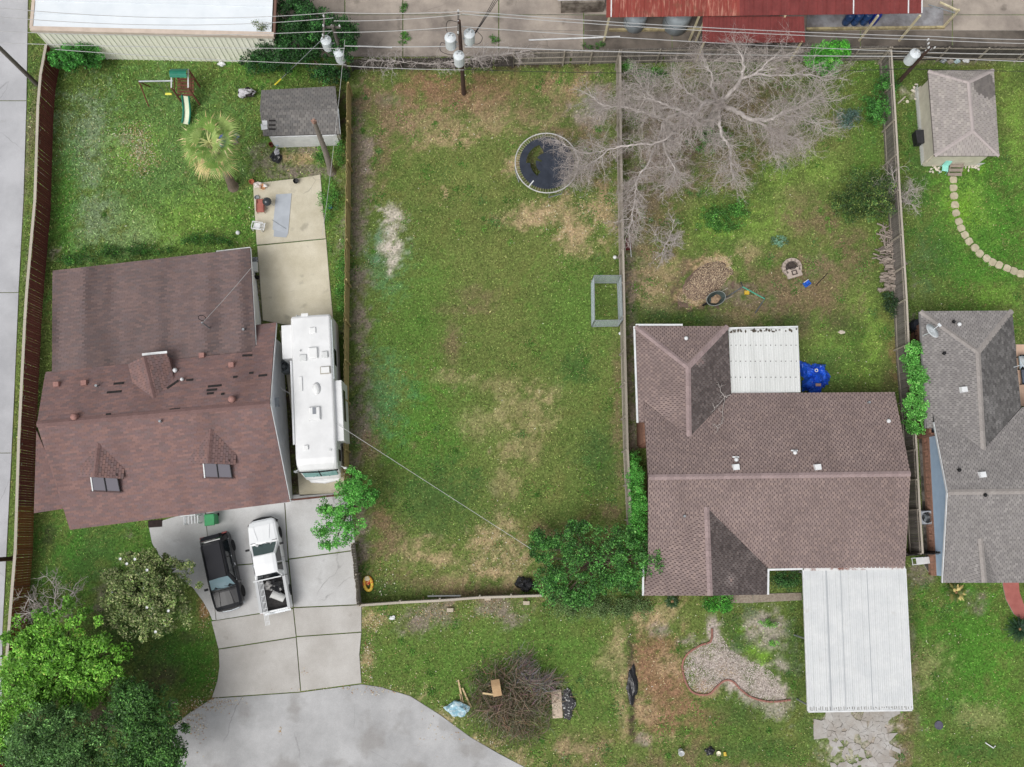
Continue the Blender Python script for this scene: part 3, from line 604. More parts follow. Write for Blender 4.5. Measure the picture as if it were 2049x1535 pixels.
# dormers
def dormer(plane, apex, front, hw, eave_drop, win=True, back=False, seed=5):
    a=hit(plane,*apex); f0=hit(plane,*front); hz=a.z; f=Vector((f0.x,f0.y,hz))
    d=(f-a); d.z=0; L=d.length; d.normalize(); s=Vector((-d.y,d.x,0))
    if s.x<0: s=-s
    for sg in (-1,1):
        e1=f+s*sg*hw-Vector((0,0,eave_drop)); # front eave corner
        # back eave point: where eave line meets main plane
        e0=e1-d*L; n=plane[1]; den=n.dot(d); t=n.dot(plane[0]-e1)/den; e0=e1+d*t
        pl=pl3(a,f,e1); o,nn=pl
        if nn.z<0: nn=-nn
        u=d; v=nn.cross(u)
        if v.z<0: u=-u; v=nn.cross(u)
        dk=MB(True).slab3([a+nn*-.0,f,e1,e0],.07).build('dormer_slope',M_DECKL,house)
        sm=MB(True); rg=random.Random(seed+sg); tri=[((p-e1).dot(u),(p-e1).dot(v)) for p in (a,f,e1,e0)]
        ar=sum(tri[i][0]*tri[(i+1)%4][1]-tri[(i+1)%4][0]*tri[i][1] for i in range(4))
        if ar<0: tri.reverse()
        u0=min(x for x,_ in tri);u1=max(x for x,_ in tri);v1=max(y for _,y in tri); j=0; tb,ex=.3,.15
        while j*ex<v1:
            i=math.floor(u0/tb)-1
            while i*tb<u1:
                x0=i*tb+(j%2)*.15+.012
                cp=clip([(x0,j*ex),(x0+tb-.024,j*ex),(x0+tb-.024,j*ex+ex+.01),(x0,j*ex+ex+.01)],tri)
                if cp:
                    c=palL(rg,x0*3,j*ex); vs=[e1+u*x+v*y+nn*(.03-.02*(y-j*ex)/ex) for x,y in cp]
                    sm.add(vs,[tuple(range(len(vs)))],c)
                i+=1
            j+=1
        sm.build('shingles',M_SH,dk,cols=True,kind='stuff')
        # cheek wall
        g=f0-d*0; fb=hit(plane,*front); 
        wallpoly(house,[e0,e1-d*.25,Vector((e1.x-d.x*.25,e1.y-d.y*.25,fb.z+.1))],M_CAPL,.06,name='dormer_cheek')
    # front wall with window
    b0=f-d*.25; zb=hit(plane,*front).z+.12
    c=[b0-s*(hw-.12),b0+s*(hw-.12)]
    wallpoly(house,[Vector((c[0].x,c[0].y,zb)),Vector((c[1].x,c[1].y,zb)),c[1]-Vector((0,0,eave_drop+.02)),b0-Vector((0,0,.08)),c[0]-Vector((0,0,eave_drop+.02))],M_WHITE if back else M_WWALL,.08,name='dormer_front')
    if win:
        w=hw*.55; top=b0+s*.28-Zv*(eave_drop+.05); n=plane[1]; lo=top+d*1.0; lo.z=(n.dot(plane[0])-n.x*lo.x-n.y*lo.y)/n.z+.1; zt_=max(lo.z+.25,(n.dot(plane[0])-n.x*top.x-n.y*top.y)/n.z+.32); top.z=zt_
        fr=MB(True).slab3([top-s*w,top+s*w,lo+s*w*1.05,lo-s*w*1.05],.05).build('window',M_GLASSD,house)
        MB(True).bar(top+Zv*.03,lo+Zv*.03,.05).build('mullion',M_BLACK,fr); MB(True).bar(lo-s*w*1.25+Zv*.01,lo+s*w*1.2+Zv*.01,.09,.06).build('sill',mat('sill_dark',S(92,76,76)),fr); MB(True).bar(top-s*w*1.02+Zv*.02,lo-s*w*1.08+Zv*.02,.07,.05).build('jamb',M_WHITE,fr); MB(True).bar(top+s*w*1.02+Zv*.02,lo+s*w*1.08+Zv*.02,.05,.05).build('jamb',M_BLACK,fr)
    caps(house,a,f,M_CAPL,w=.12,name='dormer_ridge_cap',pitch=.5)
dormer(plS,(197,887),(203,957),1.35,.7,seed=11); dormer(plS,(422,858),(427,930),1.35,.7,seed=12); dormer(plN,(308,797),(304,722),1.15,.55,win=False,back=True,seed=13)
beam(house,hit(plN,297,716)+Zv*.95,hit(plN,346,711)+Zv*.95,.14,.05,M_WHITE,'dormer_trim')
M_CLAY=mat('clay_vent',S(168,128,120),S(150,112,106),scale=6)
for x,y,k,pl in ((152,835,3,plN),(466,800,3,plN),(170,767,1,plN),(405,712,1,plN),(464,731,1,plN),(115,770,1,plN),(196,773,2,plN),(323,844,2,plS)): vent_cap(house,hit(pl,x,y),M_CLAY if k in(3,1) else M_GALV,.15,kind=k)
vent_cap(house,hit(plN,352,742),M_WHITE,.13,kind=0); vent_cap(house,hit(plN,366,760),M_WHITE,.1,kind=0); vent_cap(house,hit(plA,489,661),M_GALV,kind=2)
# lost shingles showing tar paper
for x,y,L_,ang,pl in ((361,672,.95,-.1,plA),(387,673,.5,.6,plA),(429,691,.95,.28,plA),(238,768,.6,.1,plN),(229,785,.85,.1,plN),(346,770,.8,.85,plN),(380,761,.4,.1,plN),(430,773,.8,.1,plN),(424,781,.6,.1,plN),(421,788,.4,.1,plN),(446,789,.2,.1,plN),(471,755,.25,.1,plN),(503,747,.25,.1,plN),(526,752,.5,.1,plN),(350,820,.6,.1,plN),(217,830,.28,.1,plN),(302,780,.3,1.4,plN),(495,712,.6,.02,plN)):
    c=hit(pl,x,y); n=pl[1]; u=Vector((math.cos(ang),math.sin(ang),0)); u=(u-n*u.dot(n)).normalized(); up=n
    mb=MB(True).bar(c-u*L_/2+n*.04,c+u*L_/2+n*.04,.15,.012,up=n); mb.build('tar_paper_patch',M_SLAT,house)
# power mast with coil on the rear roof
pm=hit(plA,420,657); MB(True).tube([pm-Zv*.2,pm+Zv*1.5],.045,8).build('service_mast',M_GALV,house); MB(True).torus(pm+Zv*1.2+Vector((-.1,.35,0)),.22,.02,18,5,m=Matrix.Rotation(1.,4,'X')).build('cable_coil',M_BLACK,house)
# ---------------------------------------------------------------- middle house
M_DECKB=mat('roof_deck_brown',S(98,83,82)); M_CAPB=mat('cap_pink',S(162,144,143),S(146,128,127),scale=8,rnd=.1)
def palB(rg,u,v):
    b=rg.choice([S(141,125,121),S(137,121,118),S(146,129,124),S(134,119,116)]); s=float(vnoise(np.array([u]),np.array([v]),.5,6)[0]); st=float(vnoise(np.array([u*1.4]),np.array([v*.18]),.8,26)[0]); k=rg.uniform(.92,1.07)*(1.16-.32*s)*(1.06-.35*max(0,st-.45))
    return tuple(c*k for c in b)
z1,z0=4.5,2.6
def toned(pal,k0,seed):  # greys and darkens most tabs of a palette; used on the east-facing slopes
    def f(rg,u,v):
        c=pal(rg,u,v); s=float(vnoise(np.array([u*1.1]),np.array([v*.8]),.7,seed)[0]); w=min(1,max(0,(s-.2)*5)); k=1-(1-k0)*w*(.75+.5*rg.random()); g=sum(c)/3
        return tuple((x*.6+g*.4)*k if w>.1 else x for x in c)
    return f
h2=thing('house','brown shingled house with white front carport and hipped rear wing','house',tuple(G(1550,960)))
bS=pl3((1298,955,z1),(1822,948,z1),(1700,1136,z0)); bN=pl3((1298,955,z1),(1822,948,z1),(1650,785,z0))
j1=hit(bN,1379,874); zr=j1.z; bW=pl3(j1,(1377,735,zr),(1275,745,z0)); bE=pl3(j1,(1377,735,zr),(1458,720,z0)); bH=pl3((1272,653,z0),(1456,653,z0),(1377,735,zr))
j2=hit(bS,1414,1015); zg=j2.z; fW=pl3(j2,(1421,1192,zg),(1290,1160,z0-.05)); fE=pl3(j2,(1421,1192,zg),(1534,1165,z0))
kw=dict(deckmat=M_DECKB,pal=palB,tab=.25,expo=.135,gap=.028)
roof(h2,bN,((1462,787),(1790,785)),[[(1297,955),(1380,954),(1380,874),(1288,805),(1290,845)],[(1380,954),(1822,948),(1790,785),(1465,787),(1380,874)]],seed=21,**kw)
roof(h2,bS,((1537,1137),(1811,1136)),[[(1297,955),(1414,955),(1414,1015),(1297,1130)],[(1414,955),(1822,948),(1811,1136),(1537,1137),(1414,1015)]],seed=22,**kw)
roof(h2,bW,((1272,653),(1277,800)),[[(1377,735),(1379,874),(1276,795),(1272,653)],[(1276,795),(1289,805),(1291,845),(1278,845)]],seed=23,**kw)
roof(h2,bE,((1456,653),(1463,789)),[[(1377,735),(1379,874),(1463,789),(1456,653)]],seed=24,**{**kw,'pal':toned(palB,.5,41)})
roof(h2,bH,((1272,653),(1456,653)),[[(1272,653),(1456,653),(1377,735)]],seed=25,**kw)
roof(h2,fW,((1297,1128),(1288,1192)),[[(1414,1015),(1421,1192),(1288,1192),(1297,1129)]],seed=26,**kw)
roof(h2,fE,((1535,1137),(1534,1190)),[[(1414,1015),(1421,1192),(1534,1190),(1536,1137)]],seed=27,**{**kw,'pal':toned(palB,.5,42)})
for pl,a,b in ((bS,(1298,955),(1822,948)),(bW,(1377,735),(1379,874)),(bH,(1272,653),(1377,735)),(bH,(1456,653),(1377,735)),(fW,(1414,1015),(1421,1192))): caps(h2,hit(pl,*a),hit(pl,*b),M_CAPB,L=.36,w=.16,pitch=.33)
M_BRICK=mat('brick_brown',S(150,112,94),S(120,88,76),scale=6,fine=.2,fscale=20)
def walls(parent,pts,zt,m,inset=.45,name='wall'):
    c=sum((Vector((p.x,p.y,0)) for p in pts),Vector())/len(pts); q=[]
    for p in pts:
        d=Vector((p.x,p.y,0))-c; q.append(c+Vector((d.x-math.copysign(inset,d.x),d.y-math.copysign(inset,d.y),0)))
    for i in range(len(q)): wallpoly(parent,[q[i],q[(i+1)%len(q)],q[(i+1)%len(q)]+Zv*zt,q[i]+Zv*zt],m,.12,name)
    EXCL.append([(p.x,p.y) for p in q])
walls(h2,[P(1297,787,z0),P(1790,785,z0),P(1811,1136,z0),P(1300,1136,z0)],2.5,M_BRICK); walls(h2,[P(1274,655,z0),P(1456,655,z0),P(1460,900,z0),P(1278,900,z0)],2.5,M_BRICK); walls(h2,[P(1290,1000,z0),P(1534,1000,z0),P(1534,1190,z0),P(1290,1190,z0)],2.5,M_BRICK,name='front_wall')
e0,e1=P(1800,785,z0)-Vector((.9,0,0)),P(1808,1136,z0)-Vector((.6,0,0))
for a,b,off in (((1272,652),(1366,652),(0,.06,-.03)),((1271,653),(1277.5,846),(-.06,0,-.03)),((1536,1138),(1606,1136.5),(0,-.06,-.04)),((1535.5,1138),(1535,1190),(.06,0,-.04)),((1288,1130),(1288,1192),(-.03,0,-.05))):
    pl=bH if b[1]==652 else bW if b[1]==846 else bS if b[0]==1606 else fE if b[0]==1535 else fW
    beam(h2,hit(pl,*a),hit(pl,*b),.11,.11,M_WHITE,'gutter',off)
for x,y,k,pl in ((1372,678,0,bH),(1776,843,0,bN),(1589,906,0,bN),(1472,920,0,bN)): vent_cap(h2,hit(pl,x,y),M_WHITE,.12,kind=k); 
for x,y in ((1472,935),(1635,935)): vent_cap(h2,hit(bN,x,y),M_WHITE,.17,kind=1,n='box_vent')
for x,y in ((1588,902),(1471,915)): p=hit(bN,x,y); MB(True).bar(p+Vector((-.2,0,.12)),p+Vector((.2,0,.12)),.08,.05).build('vent_arm',M_WHITE,h2)
for x,y,pl in ((1736,806,bN),(1368,1033,bS)): vent_cap(h2,hit(pl,x,y),M_GALV,kind=2)
# rear patio cover
M_WMET=mat('white_metal',S(224,226,225),S(208,210,208),scale=1.2,rough=.5,fine=.04,fscale=12,stretch=(1,.1,1)); M_POST=mat('cream_post',S(222,212,180),S(196,184,150),scale=4)
q=[P(1457.5,659,2.42),P(1597,656,2.42),P(1602,785,2.52),P(1463,787.5,2.52)]
pc=thing('patio_cover','white ribbed metal patio cover behind the brown house','patio cover',tuple(G(1530,725)))
ribbed(pc,*q,14,M_WMET,ribs=2,h=.014,rw=.03); beam(pc,q[0],q[1],.1,.14,M_WHITE,'gutter',(0,.07,-.06))
for x in (1462,1530,1592): p=P(x,664,2.4); MB(True).bar((p.x,p.y,0),(p.x,p.y,2.4),.1).build('post',M_WHITE,pc)
gm_=MB(True)
for i in range(40):
    t=random.random(); a=lerp_(q[0],q[1],t); gm_.blob(a+Vector((0,-.08-random.random()*.14,.03)),(random.uniform(.03,.09),random.uniform(.03,.12),.02),i,.3,1)
gm_.build('leaf_debris',mat('debris',S(96,88,78),S(66,60,54),scale=6),pc)
for yy in (691,723,755):
    sc_=MB(True)
    for i in range(14):
        p=hit(pl3(q[0],q[1],q[2]),1462+i*10+random.uniform(-1,1),yy); sc_.lathe([(.03,0),(.03,.03),(.01,.04)],p,6)
    sc_.build('screw_row',M_SLAT,pc)
# front carport
M_CARP=mat('carport_metal',S(216,218,219),S(204,207,209),scale=.8,rough=.55,fine=.03,fscale=6,spots=(S(180,176,170),1.4,.66,.35))
q=[P(1608,1141,2.55),P(1811,1138,2.55),P(1825,1420,2.35),P(1618,1423,2.35)]
cp=thing('carport','long white ribbed metal carport in front of the brown house','carport',tuple(G(1715,1280)))
ribbed(cp,*q,16,M_CARP,ribs=3,h=.008,rw=.025)
beam(cp,q[3],q[2],.08,.16,M_WHITE,'gutter',(0,-.04,-.06)); beam(cp,q[0],q[3],.06,.14,M_WHITE,'edge_trim',(-.03,0,-.05)); beam(cp,q[1],q[2],.06,.14,M_WHITE,'edge_trim',(.03,0,-.05))
M_RUSTW=mat('rusty_white',S(222,222,222),S(130,86,72),scale=1.6,contrast=(.5,.62)); beam(cp,q[0],q[1],.28,.04,M_RUSTW,'flashing',(0,.1,.03))
gm_=MB(True)
for i in range(46):
    t=(i+random.uniform(.2,.8))/46; a=lerp_(q[3],q[2],t); gm_.box(a+Vector((0,.1+random.uniform(0,.06),.012)),(.03,random.uniform(.06,.22),.012))
gm_.build('gutter_grime',mat('grime',S(128,124,118),S(96,92,86),scale=5),cp)
for t in (.215,.225,.36,.62): beam(cp,lerp_(q[0],q[1],t),lerp_(q[3],q[2],t),.035,.012,mat('lap_grey',S(172,176,180)),'lap_seam',(0,0,.014))  # darker grey strips where the carport sheets overlap
for t in (.02,.5,.97):
    for a,b in ((q[0],q[3]),(q[1],q[2])):
        p=a+(b-a)*t; p=p+((q[1]-q[0]).normalized()*(.15 if a is q[0] else -.15)); MB(True).bar((p.x,p.y,0),(p.x,p.y,p.z-.03),.09).build('post',M_GALV,cp)
# ---------------------------------------------------------------- grey house
M_DECKG=mat('roof_deck_grey',S(88,86,86)); M_CAPG=mat('cap_grey',S(162,156,152),S(146,140,137),scale=8,rnd=.08)
def palG(rg,u,v):
    b=rg.choice([S(146,142,140),S(141,137,136),S(151,147,145),S(139,135,134)]); s=float(vnoise(np.array([u]),np.array([v]),.5,16)[0]); k=rg.uniform(.9,1.08)*(1.12-.24*s)
    return tuple(c*k for c in b)
g1,g0=4.2,2.6
h3=thing('house','grey shingled house with blue gable siding and two satellite dishes','house',tuple(G(1990,960)))
gS=pl3((1897,985,g1),(2200,981,g1),(2000,1166,g0)); gN=pl3((1897,985,g1),(2200,981,g1),(2100,812,g0))
j3=hit(gN,1968,900); zr=j3.z; gW=pl3(j3,(1957,705,zr),(1847,730,g0)); gE=pl3(j3,(1957,705,zr),(2033,715,g0)); gH=pl3((1842,623,g0),(2025,622,g0),(1957,705,zr))
kw=dict(deckmat=M_DECKG,pal=palG,tab=.25,expo=.135,gap=.014)
roof(h3,gN,((2045,815),(2250,812)),[[(1897,985),(1968,984),(1968,900),(1867,828)],[(1968,984),(2250,980),(2250,812),(2045,815),(1968,900)]],seed=31,**kw)
roof(h3,gS,((1887,1166),(2250,1166)),[[(1897,985),(2250,980),(2250,1166),(1887,1166)]],seed=32,**kw)
roof(h3,gW,((1842,623),(1854,857)),[[(1957,705),(1968,900),(1851,818),(1842,623)],[(1851,818),(1866,829),(1867,857),(1855,857)]],seed=33,**kw)
roof(h3,gE,((2027,640),(2040,800)),[[(1957,705),(1968,900),(2043,815),(2025,622)]],seed=34,**{**kw,'pal':toned(palG,.5,43)})
roof(h3,gH,((1842,623),(2025,622)),[[(1842,623),(2025,622),(1957,705)]],seed=35,**kw)
ga=hit(gS,1962,1078); gb=P(1970,1166,ga.z+.0); gp=(pl3(ga,gb,(1996,1166,g0)),pl3(ga,gb,(1925,1166,g0)))
roof(h3,gp[0],((1990,1150),(1996,1166)),[[(1962,1078),(1970,1166),(1996,1166)]],seed=36,t=.04,**kw); roof(h3,gp[1],((1930,1150),(1925,1166)),[[(1962,1078),(1970,1166),(1925,1166)]],seed=37,t=.04,**kw)
for pl,a,b in ((gS,(1897,985),(2150,982)),(gW,(1957,705),(1968,900)),(gH,(1842,623),(1957,705)),(gH,(2025,622),(1957,705)),(gp[0],(1962,1078),(1970,1166))): caps(h3,hit(pl,*a),hit(pl,*b),M_CAPG,L=.36,w=.16,pitch=.33)
M_BLUE=mat('blue_siding',S(192,216,240),S(180,206,232),scale=2,rnd=.03); M_BR2=mat('red_brick',S(190,152,134),S(160,122,106),scale=12,fine=.25,fscale=24)
w0,w1=G(1843,862),G(1858,1150); dd=(w1-w0); rp=hit(gS,1897,985); t_=(rp-w0).dot(dd)/dd.dot(dd); wm=w0+dd*t_
wallpoly(h3,[w0,w1,w1+Zv*1.05,w0+Zv*1.05],M_BR2,.14,'brick_wall'); nn=Vector((dd.y,-dd.x,0)).normalized(); nn=nn if nn.x<0 else -nn
# brick courses stand a little proud of the joint
bmb=shared(MB().box((0,0,0),(.2,.03,.058)),'brick',mat('brick_face',S(198,156,136),S(168,126,110),scale=9,rnd=.18,fine=.15)); ang=math.atan2(dd.y,dd.x); loc0=MW[h3.name].inverted()
nb=0
for r in range(14):
    L_=dd.length; k=0
    while (k+.5)*.22<L_ and nb<300:
        if r>=10 or (r>=4 and k%2==0):
            p=loc0@(w0+dd.normalized()*((k+.5+(r%2)*.5)*.22)+Zv*(.04+r*.072)+nn*.01); inst(bmb,'brick',h3,p,(0,0,ang)); nb+=1
        k+=1
nb_=11
for i in range(nb_):                            # lap boards, cut to the gable outline
    za=1.08+i*.27; zb=za+.262
    def span(z):
        lo,hi=0,1
        if z>2.45: f=(z-2.45)/(4.1-2.45); lo=t_*f; hi=1-(1-t_)*f
        return lo,hi
    l0,h0=span(za); l1,h1_=span(zb)
    if h1_-l1<.02: break
    a,b,c,d=w0+dd*l0+Zv*za,w0+dd*h0+Zv*za,w0+dd*h1_+Zv*zb,w0+dd*l1+Zv*zb
    wallpoly(h3,[a+nn*.035,b+nn*.035,c+nn*.01,d+nn*.01],M_BLUE,.05,'siding_board')
beam(h3,hit(gN,1870,845),hit(gN,1897,985),.04,.14,M_WHITE,'rake_board',(-.03,0,-.08)); beam(h3,hit(gS,1897,985),hit(gS,1887,1166),.04,.14,M_WHITE,'rake_board',(-.03,0,-.08)); beam(h3,hit(gW,1842,624),hit(gW,1854,857),.1,.1,mat('grey_gutter',S(120,118,118)),'gutter',(-.05,0,-.05))
walls(h3,[P(1850,625,g0),P(2025,625,g0),P(2030,880,g0),P(1852,880,g0)],2.5,M_BRICK); wallpoly(h3,[w1,w1+Vector((9,0,0)),w1+Vector((9,0,2.5)),w1+Zv*2.5],M_BRICK,.14,'front_wall')
EXCL.append(pxpoly([(1845,862),(2200,862),(2200,1150),(1858,1150)]))
for x,y,pl in ((1927,780,gW),(1964,950,gN)): vent_cap(h3,hit(pl,x,y),M_WHITE,.17,kind=1,n='box_vent')
for x,y,pl in ((1906,645,gH),(1887,708,gW),(1917,941,gN),(1969,991,gS)): vent_cap(h3,hit(pl,x,y),M_BLACK,.1,kind=0)
vent_cap(h3,hit(gH,1917,650),M_WHITE,.12,kind=0)
def dish(p,az,label,r=.5,sc_=1.):
    o=thing('satellite_dish',label,'satellite dish',tuple(p),az)
    mt=mat('dish_paint',S(226,232,236),S(212,218,222),scale=3,rough=.5); m=Matrix.Rotation(R(34),4,'Y')
    MB().lathe([(.02,-.07),(r*.5,-.05),(r,.02),(r,.035),(r*.5,-.03),(.02,-.05)],(.1,0,.75),20,m=m).build('reflector',mt,o,smooth=True)
    MB().tube([(0,0,-.25),(0,0,.6),(.1,0,.75)],.03,8).build('mast',mt,o); MB().tube([(.12,0,.5),(.62,0,.85)],.018,6).build('arm',mt,o); MB().box((.64,0,.9),(.12,.22,.1)).build('receiver',mt,o)
dish(hit(gW,1846,672)+Zv*.3,R(40),'white satellite dish at the corner of the grey roof nearest the fence'); dish(hit(gE,2028,735)+Zv*.3,R(30),'white satellite dish on the grey roof above the peach patio')
# ---------------------------------------------------------------- white roofed warehouse
M_TIN=mat('white_tin',S(234,240,245),S(225,232,238),scale=.8,rough=.45); M_TAN=mat('tan_trim',S(214,198,184),S(200,184,170),scale=2); M_CREAM=mat('cream_tin',S(254,253,240),S(249,248,234),scale=1.2,rough=.55,rnd=.02)
wh=thing('warehouse','metal warehouse with white roof and cream ribbed wall','warehouse',tuple(G(300,60)))
ze=3.5; a,b=P(66,55,ze),P(543,67,ze); nb=Vector((0,13,.25))
for i in range(14):
    y0=i/14; y1=(i+1)/14
    ribbed(wh,a+nb*y1,b+nb*y1,b+nb*y0,a+nb*y0,1,M_TIN,ribs=1,h=.001,rw=.03)
    beam(wh,a+nb*y1+Zv*.02,b+nb*y1+Zv*.02,.05,.03,M_TIN,'roof_seam')
beam(wh,P(61,56,ze),P(548,68,ze),.3,.28,M_TAN,'rake_trim',(0,-.04,-.1)); beam(wh,P(63,56,ze),P(63,56,ze)+nb,.2,.24,M_TAN,'eave_trim',(-.02,0,-.08)); beam(wh,P(546,70,ze),P(546,70,ze)+nb,.16,.2,mat('brown_gutter',S(120,92,82)),'gutter',(.05,0,-.12))
wa=P(64,58,ze)+Vector((.08,.02,-ze)); wb=P(545,69,ze)+Vector((-.1,.02,-ze)); n_=43
for i in range(n_):
    p=wa+(wb-wa)*(i/n_); q_=wa+(wb-wa)*((i+1)/n_); d=(wb-wa).normalized(); out=Vector((d.y,-d.x,0))
    mb=MB(True); mb.add([p,q_,q_+Zv*(ze-.12),p+Zv*(ze-.12),p-out*.05,q_-out*.05,q_-out*.05+Zv*(ze-.12),p-out*.05+Zv*(ze-.12)],[(0,1,2,3),(5,4,7,6),(1,5,6,2),(4,0,3,7),(3,2,6,7)])
    mb.bar(p+d*.03+out*.02,p+d*.03+out*.02+Zv*(ze-.12),.05,.05).build('wall_panel',M_CREAM,wh)
wallpoly(wh,[wa,wa+Zv*(ze-.12),wa+Vector((0,13,ze)),wa+Vector((0,13,0))],M_TAN,.06,'side_wall'); wallpoly(wh,[wb,wb+Vector((0,13,0)),wb+Vector((0,13,ze)),wb+Zv*(ze-.12)],M_TAN,.06,'side_wall')
EXCL.append([(wa.x,wa.y),(wb.x,wb.y),(wb.x,wb.y+13),(wa.x,wa.y+13)])
# ---------------------------------------------------------------- storage shelters
M_RED1=mat('rusty_red_tin',S(140,66,58),S(196,146,128),scale=2.6,rough=.7,contrast=(.5,.74),stretch=(3,.35,1),rnd=.16,spots=(S(120,74,58),1.6,.55,.6)); M_RED2=mat('red_tin',S(128,62,60),S(114,54,52),scale=1.5,rough=.7,rnd=.05,fine=.08,fscale=5)
sh=thing('storage_shelter','long red metal shelter roof over tanks, rusty at its left end','shelter',tuple(G(1520,10)))
A,Bq,Cq,D=P(1214,-45,3.5),P(1846,-45,3.5),P(1845,27,3.1),P(1213,35,3.1)
def lerp(a,b,t): return a+(b-a)*t
tA=.42; ribbed(sh,A,lerp(A,Bq,tA),lerp(D,Cq,tA),D,16,M_RED1,ribs=1,h=.04); ribbed(sh,lerp(A,Bq,tA),Bq,Cq,lerp(D,Cq,tA),20,M_RED2,ribs=1,h=.04)
for x in (1220,1400,1572,1758,1842): p=P(x,30,3.1); MB(True).bar((p.x,p.y,0),(p.x,p.y,3.05),.12).build('post',M_POST,sh)
for t in (.015,.78,.955,.998): beam(sh,lerp(A,Bq,t),lerp(D,Cq,t),.07,.05,M_WHITE,'ridge_strip',(0,0,.05))
lt=thing('storage_shelter','lower dark red metal lean-to roof in front of the shelter','shelter',tuple(G(1508,80)))
A,Bq,Cq,D=P(1406,33,2.9),P(1609,33,2.9),P(1611,85,2.6),P(1405,86,2.6); ribbed(lt,A,Bq,Cq,D,14,M_RED2,ribs=2,h=.03)
for x,y in ((1410,82),(1605,82),(1410,40),(1605,40)): p=P(x,y,2.6); MB(True).bar((p.x,p.y,0),(p.x,p.y,2.62),.11).build('post',M_POST,lt)
M_CURB=mat('cream_curb',S(196,182,140),S(150,138,108),scale=3,contrast=(.4,.6))
for pts,lab in (([(1218,62),(1402,61)],'cream painted curb under the grey tanks'),([(1612,60),(1888,57)],'cream painted curb in front of the blue tanks')):
    o=MB(True).bar(G(*pts[0])+Zv*.1,G(*pts[1])+Zv*.1,.16,.22).build('curb',M_CURB,None,label=lab,cat='curb')
    bpy.context.view_layer.update()
MB(True).prism(pxpoly([(1614,20),(1886,16),(1886,55),(1614,57)]),.03,.12).build('concrete_pad',conc('pad_concrete',S(172,172,176),S(120,116,116),scale=.8),None,label='grey stained concrete pad under the blue tanks',cat='pad')
st=thing('steel_frame','cream leaning steel post frame beside the stained pad','post',tuple(G(1887,56)))
MB(True).bar(G(1887,55),G(1887,55)+Zv*2.1,.13).build('post',M_POST,st); MB(True).bar(G(1887,55)+Vector((0,0,2.0)),G(1887,55)+Vector((-1.2,.6,2.0)),.1).build('arm',M_POST,st); MB(True).tube([G(1887,55)+Zv*1.7,G(1887,55)+Vector((-2.,.4,2.))],.04,8).build('pipe',M_GALV,st)
M_TANKG=mat('grey_tank',S(176,186,192),S(150,160,166),scale=2,rough=.5); M_TANKB=mat('blue_tank',S(44,84,140),S(32,66,116),scale=3,rough=.35,spec=.6,rnd=.15)
def vtank(px,py,r,h,m,label,grp):
    p=G(px,py); o=thing('storage_tank',label,'tank',(p.x,p.y,.12 if r<.5 else .04),0,grp)
    MB().lathe([(r*.9,.06),(r,.12),(r,h-.35*r),(r*.93,h-.15*r),(r*.7,h),(r*.3,h+.06),(.02,h+.07)],(0,0,0),18).build('shell',m,o,smooth=True); MB().lathe([(r*.8,0),(r*.8,.08),(.1,.08)],(0,0,0),18).build('foot_ring',M_BLACK,o); MB().lathe([(.07,h),(.07,h+.16),(.03,h+.17)],(0,0,0),8).build('valve',M_GALV,o); MB().torus((0,0,h*.55),r+.004,.012,20,4).build('band',M_BLACK,o)
for i,(x,lab) in enumerate(((1690,'leftmost blue tank under the red shelter edge'),(1707,'blue tank second from the left under the shelter'),(1725,'blue tank third from the left under the shelter'),(1743,'bright blue rightmost tank with white sticker'))):
    vtank(x,49-i*.4,.28,1.15,mat('bright_blue_tank',S(36,66,180),S(28,52,150),scale=3,rough=.35,spec=.6) if i==3 else M_TANKB,lab,'blue tanks under the shelter')
vtank(1268,50,.75,1.6,M_TANKG,'grey domed tank nearest the left shelter post','grey domed tanks'); vtank(1350,51,.9,1.8,M_TANKG,'larger grey domed tank beside the lean-to','grey domed tanks')
bx=thing('metal_bin','rusty grey metal bin with white lid at the top of the yard','bin',tuple(G(1163,10)))
MB(True).prism(pxpoly([(1122,27),(1206,25),(1206,-25),(1122,-25)]),.03,1.2).build('body',mat('rusty_grey',S(140,132,122),S(92,84,76),scale=1.5,contrast=(.4,.6)),bx); MB(True).prism(pxpoly([(1116,2),(1211,0),(1211,-40),(1116,-40)],1.2),1.2,1.28).build('lid',M_WMET,bx)
# ---------------------------------------------------------------- sheds
def shed_roof_gable(): pass
s1=thing('shed','grey shingled shed with white south wall below the vines','shed',tuple(G(600,235)))
M_DS=mat('roof_deck_s',S(80,78,76))
def palS(rg,u,v):
    b=rg.choice([S(120,118,116),S(125,122,120),S(115,113,112),S(119,116,114),S(130,127,124)]); k=rg.uniform(.9,1.08); return tuple(c*k for c in b)
sN=pl3((520,222,2.2),(676,217,2.2),(600,174,1.7)); sS=pl3((520,222,2.2),(676,217,2.2),(602,270,1.65))
roof(s1,sN,((521,181),(671,173)),[[(520,222),(676,217),(671,173),(523,181)]],M_DS,palS,seed=41,tab=.3,expo=.18); roof(s1,sS,((527,271),(679,268)),[[(520,222),(676,217),(679,268),(527,272)]],M_DS,palS,seed=42,tab=.3,expo=.18)
walls(s1,[P(522,183,2.0),P(672,176,2.0),P(680,270,2.0),P(528,274,2.0)],1.55,M_WHITE,.3); beam(s1,hit(sS,676,217),hit(sS,680,268),.03,.14,M_GALV,'rake_board',(.03,0,-.06))
for x,y,wd in ((530,245,.32),(529,254,.4)): c=hit(sS,x,y); MB(True).box(c+Zv*.05,(wd,.42,.015),rz=.15).build('roof_patch',M_WHITE,s1)
for y in (242,251,259): c=hit(sS,545,y); MB(True).bar(c+Vector((-.22,0,.045)),c+Vector((.22,0,.045)),.11,.012).build('tar_paper_patch',M_SLAT,s1)
s2=thing('shed','cream garden shed with grey hip roof and plank steps','shed',tuple(G(1930,240)))
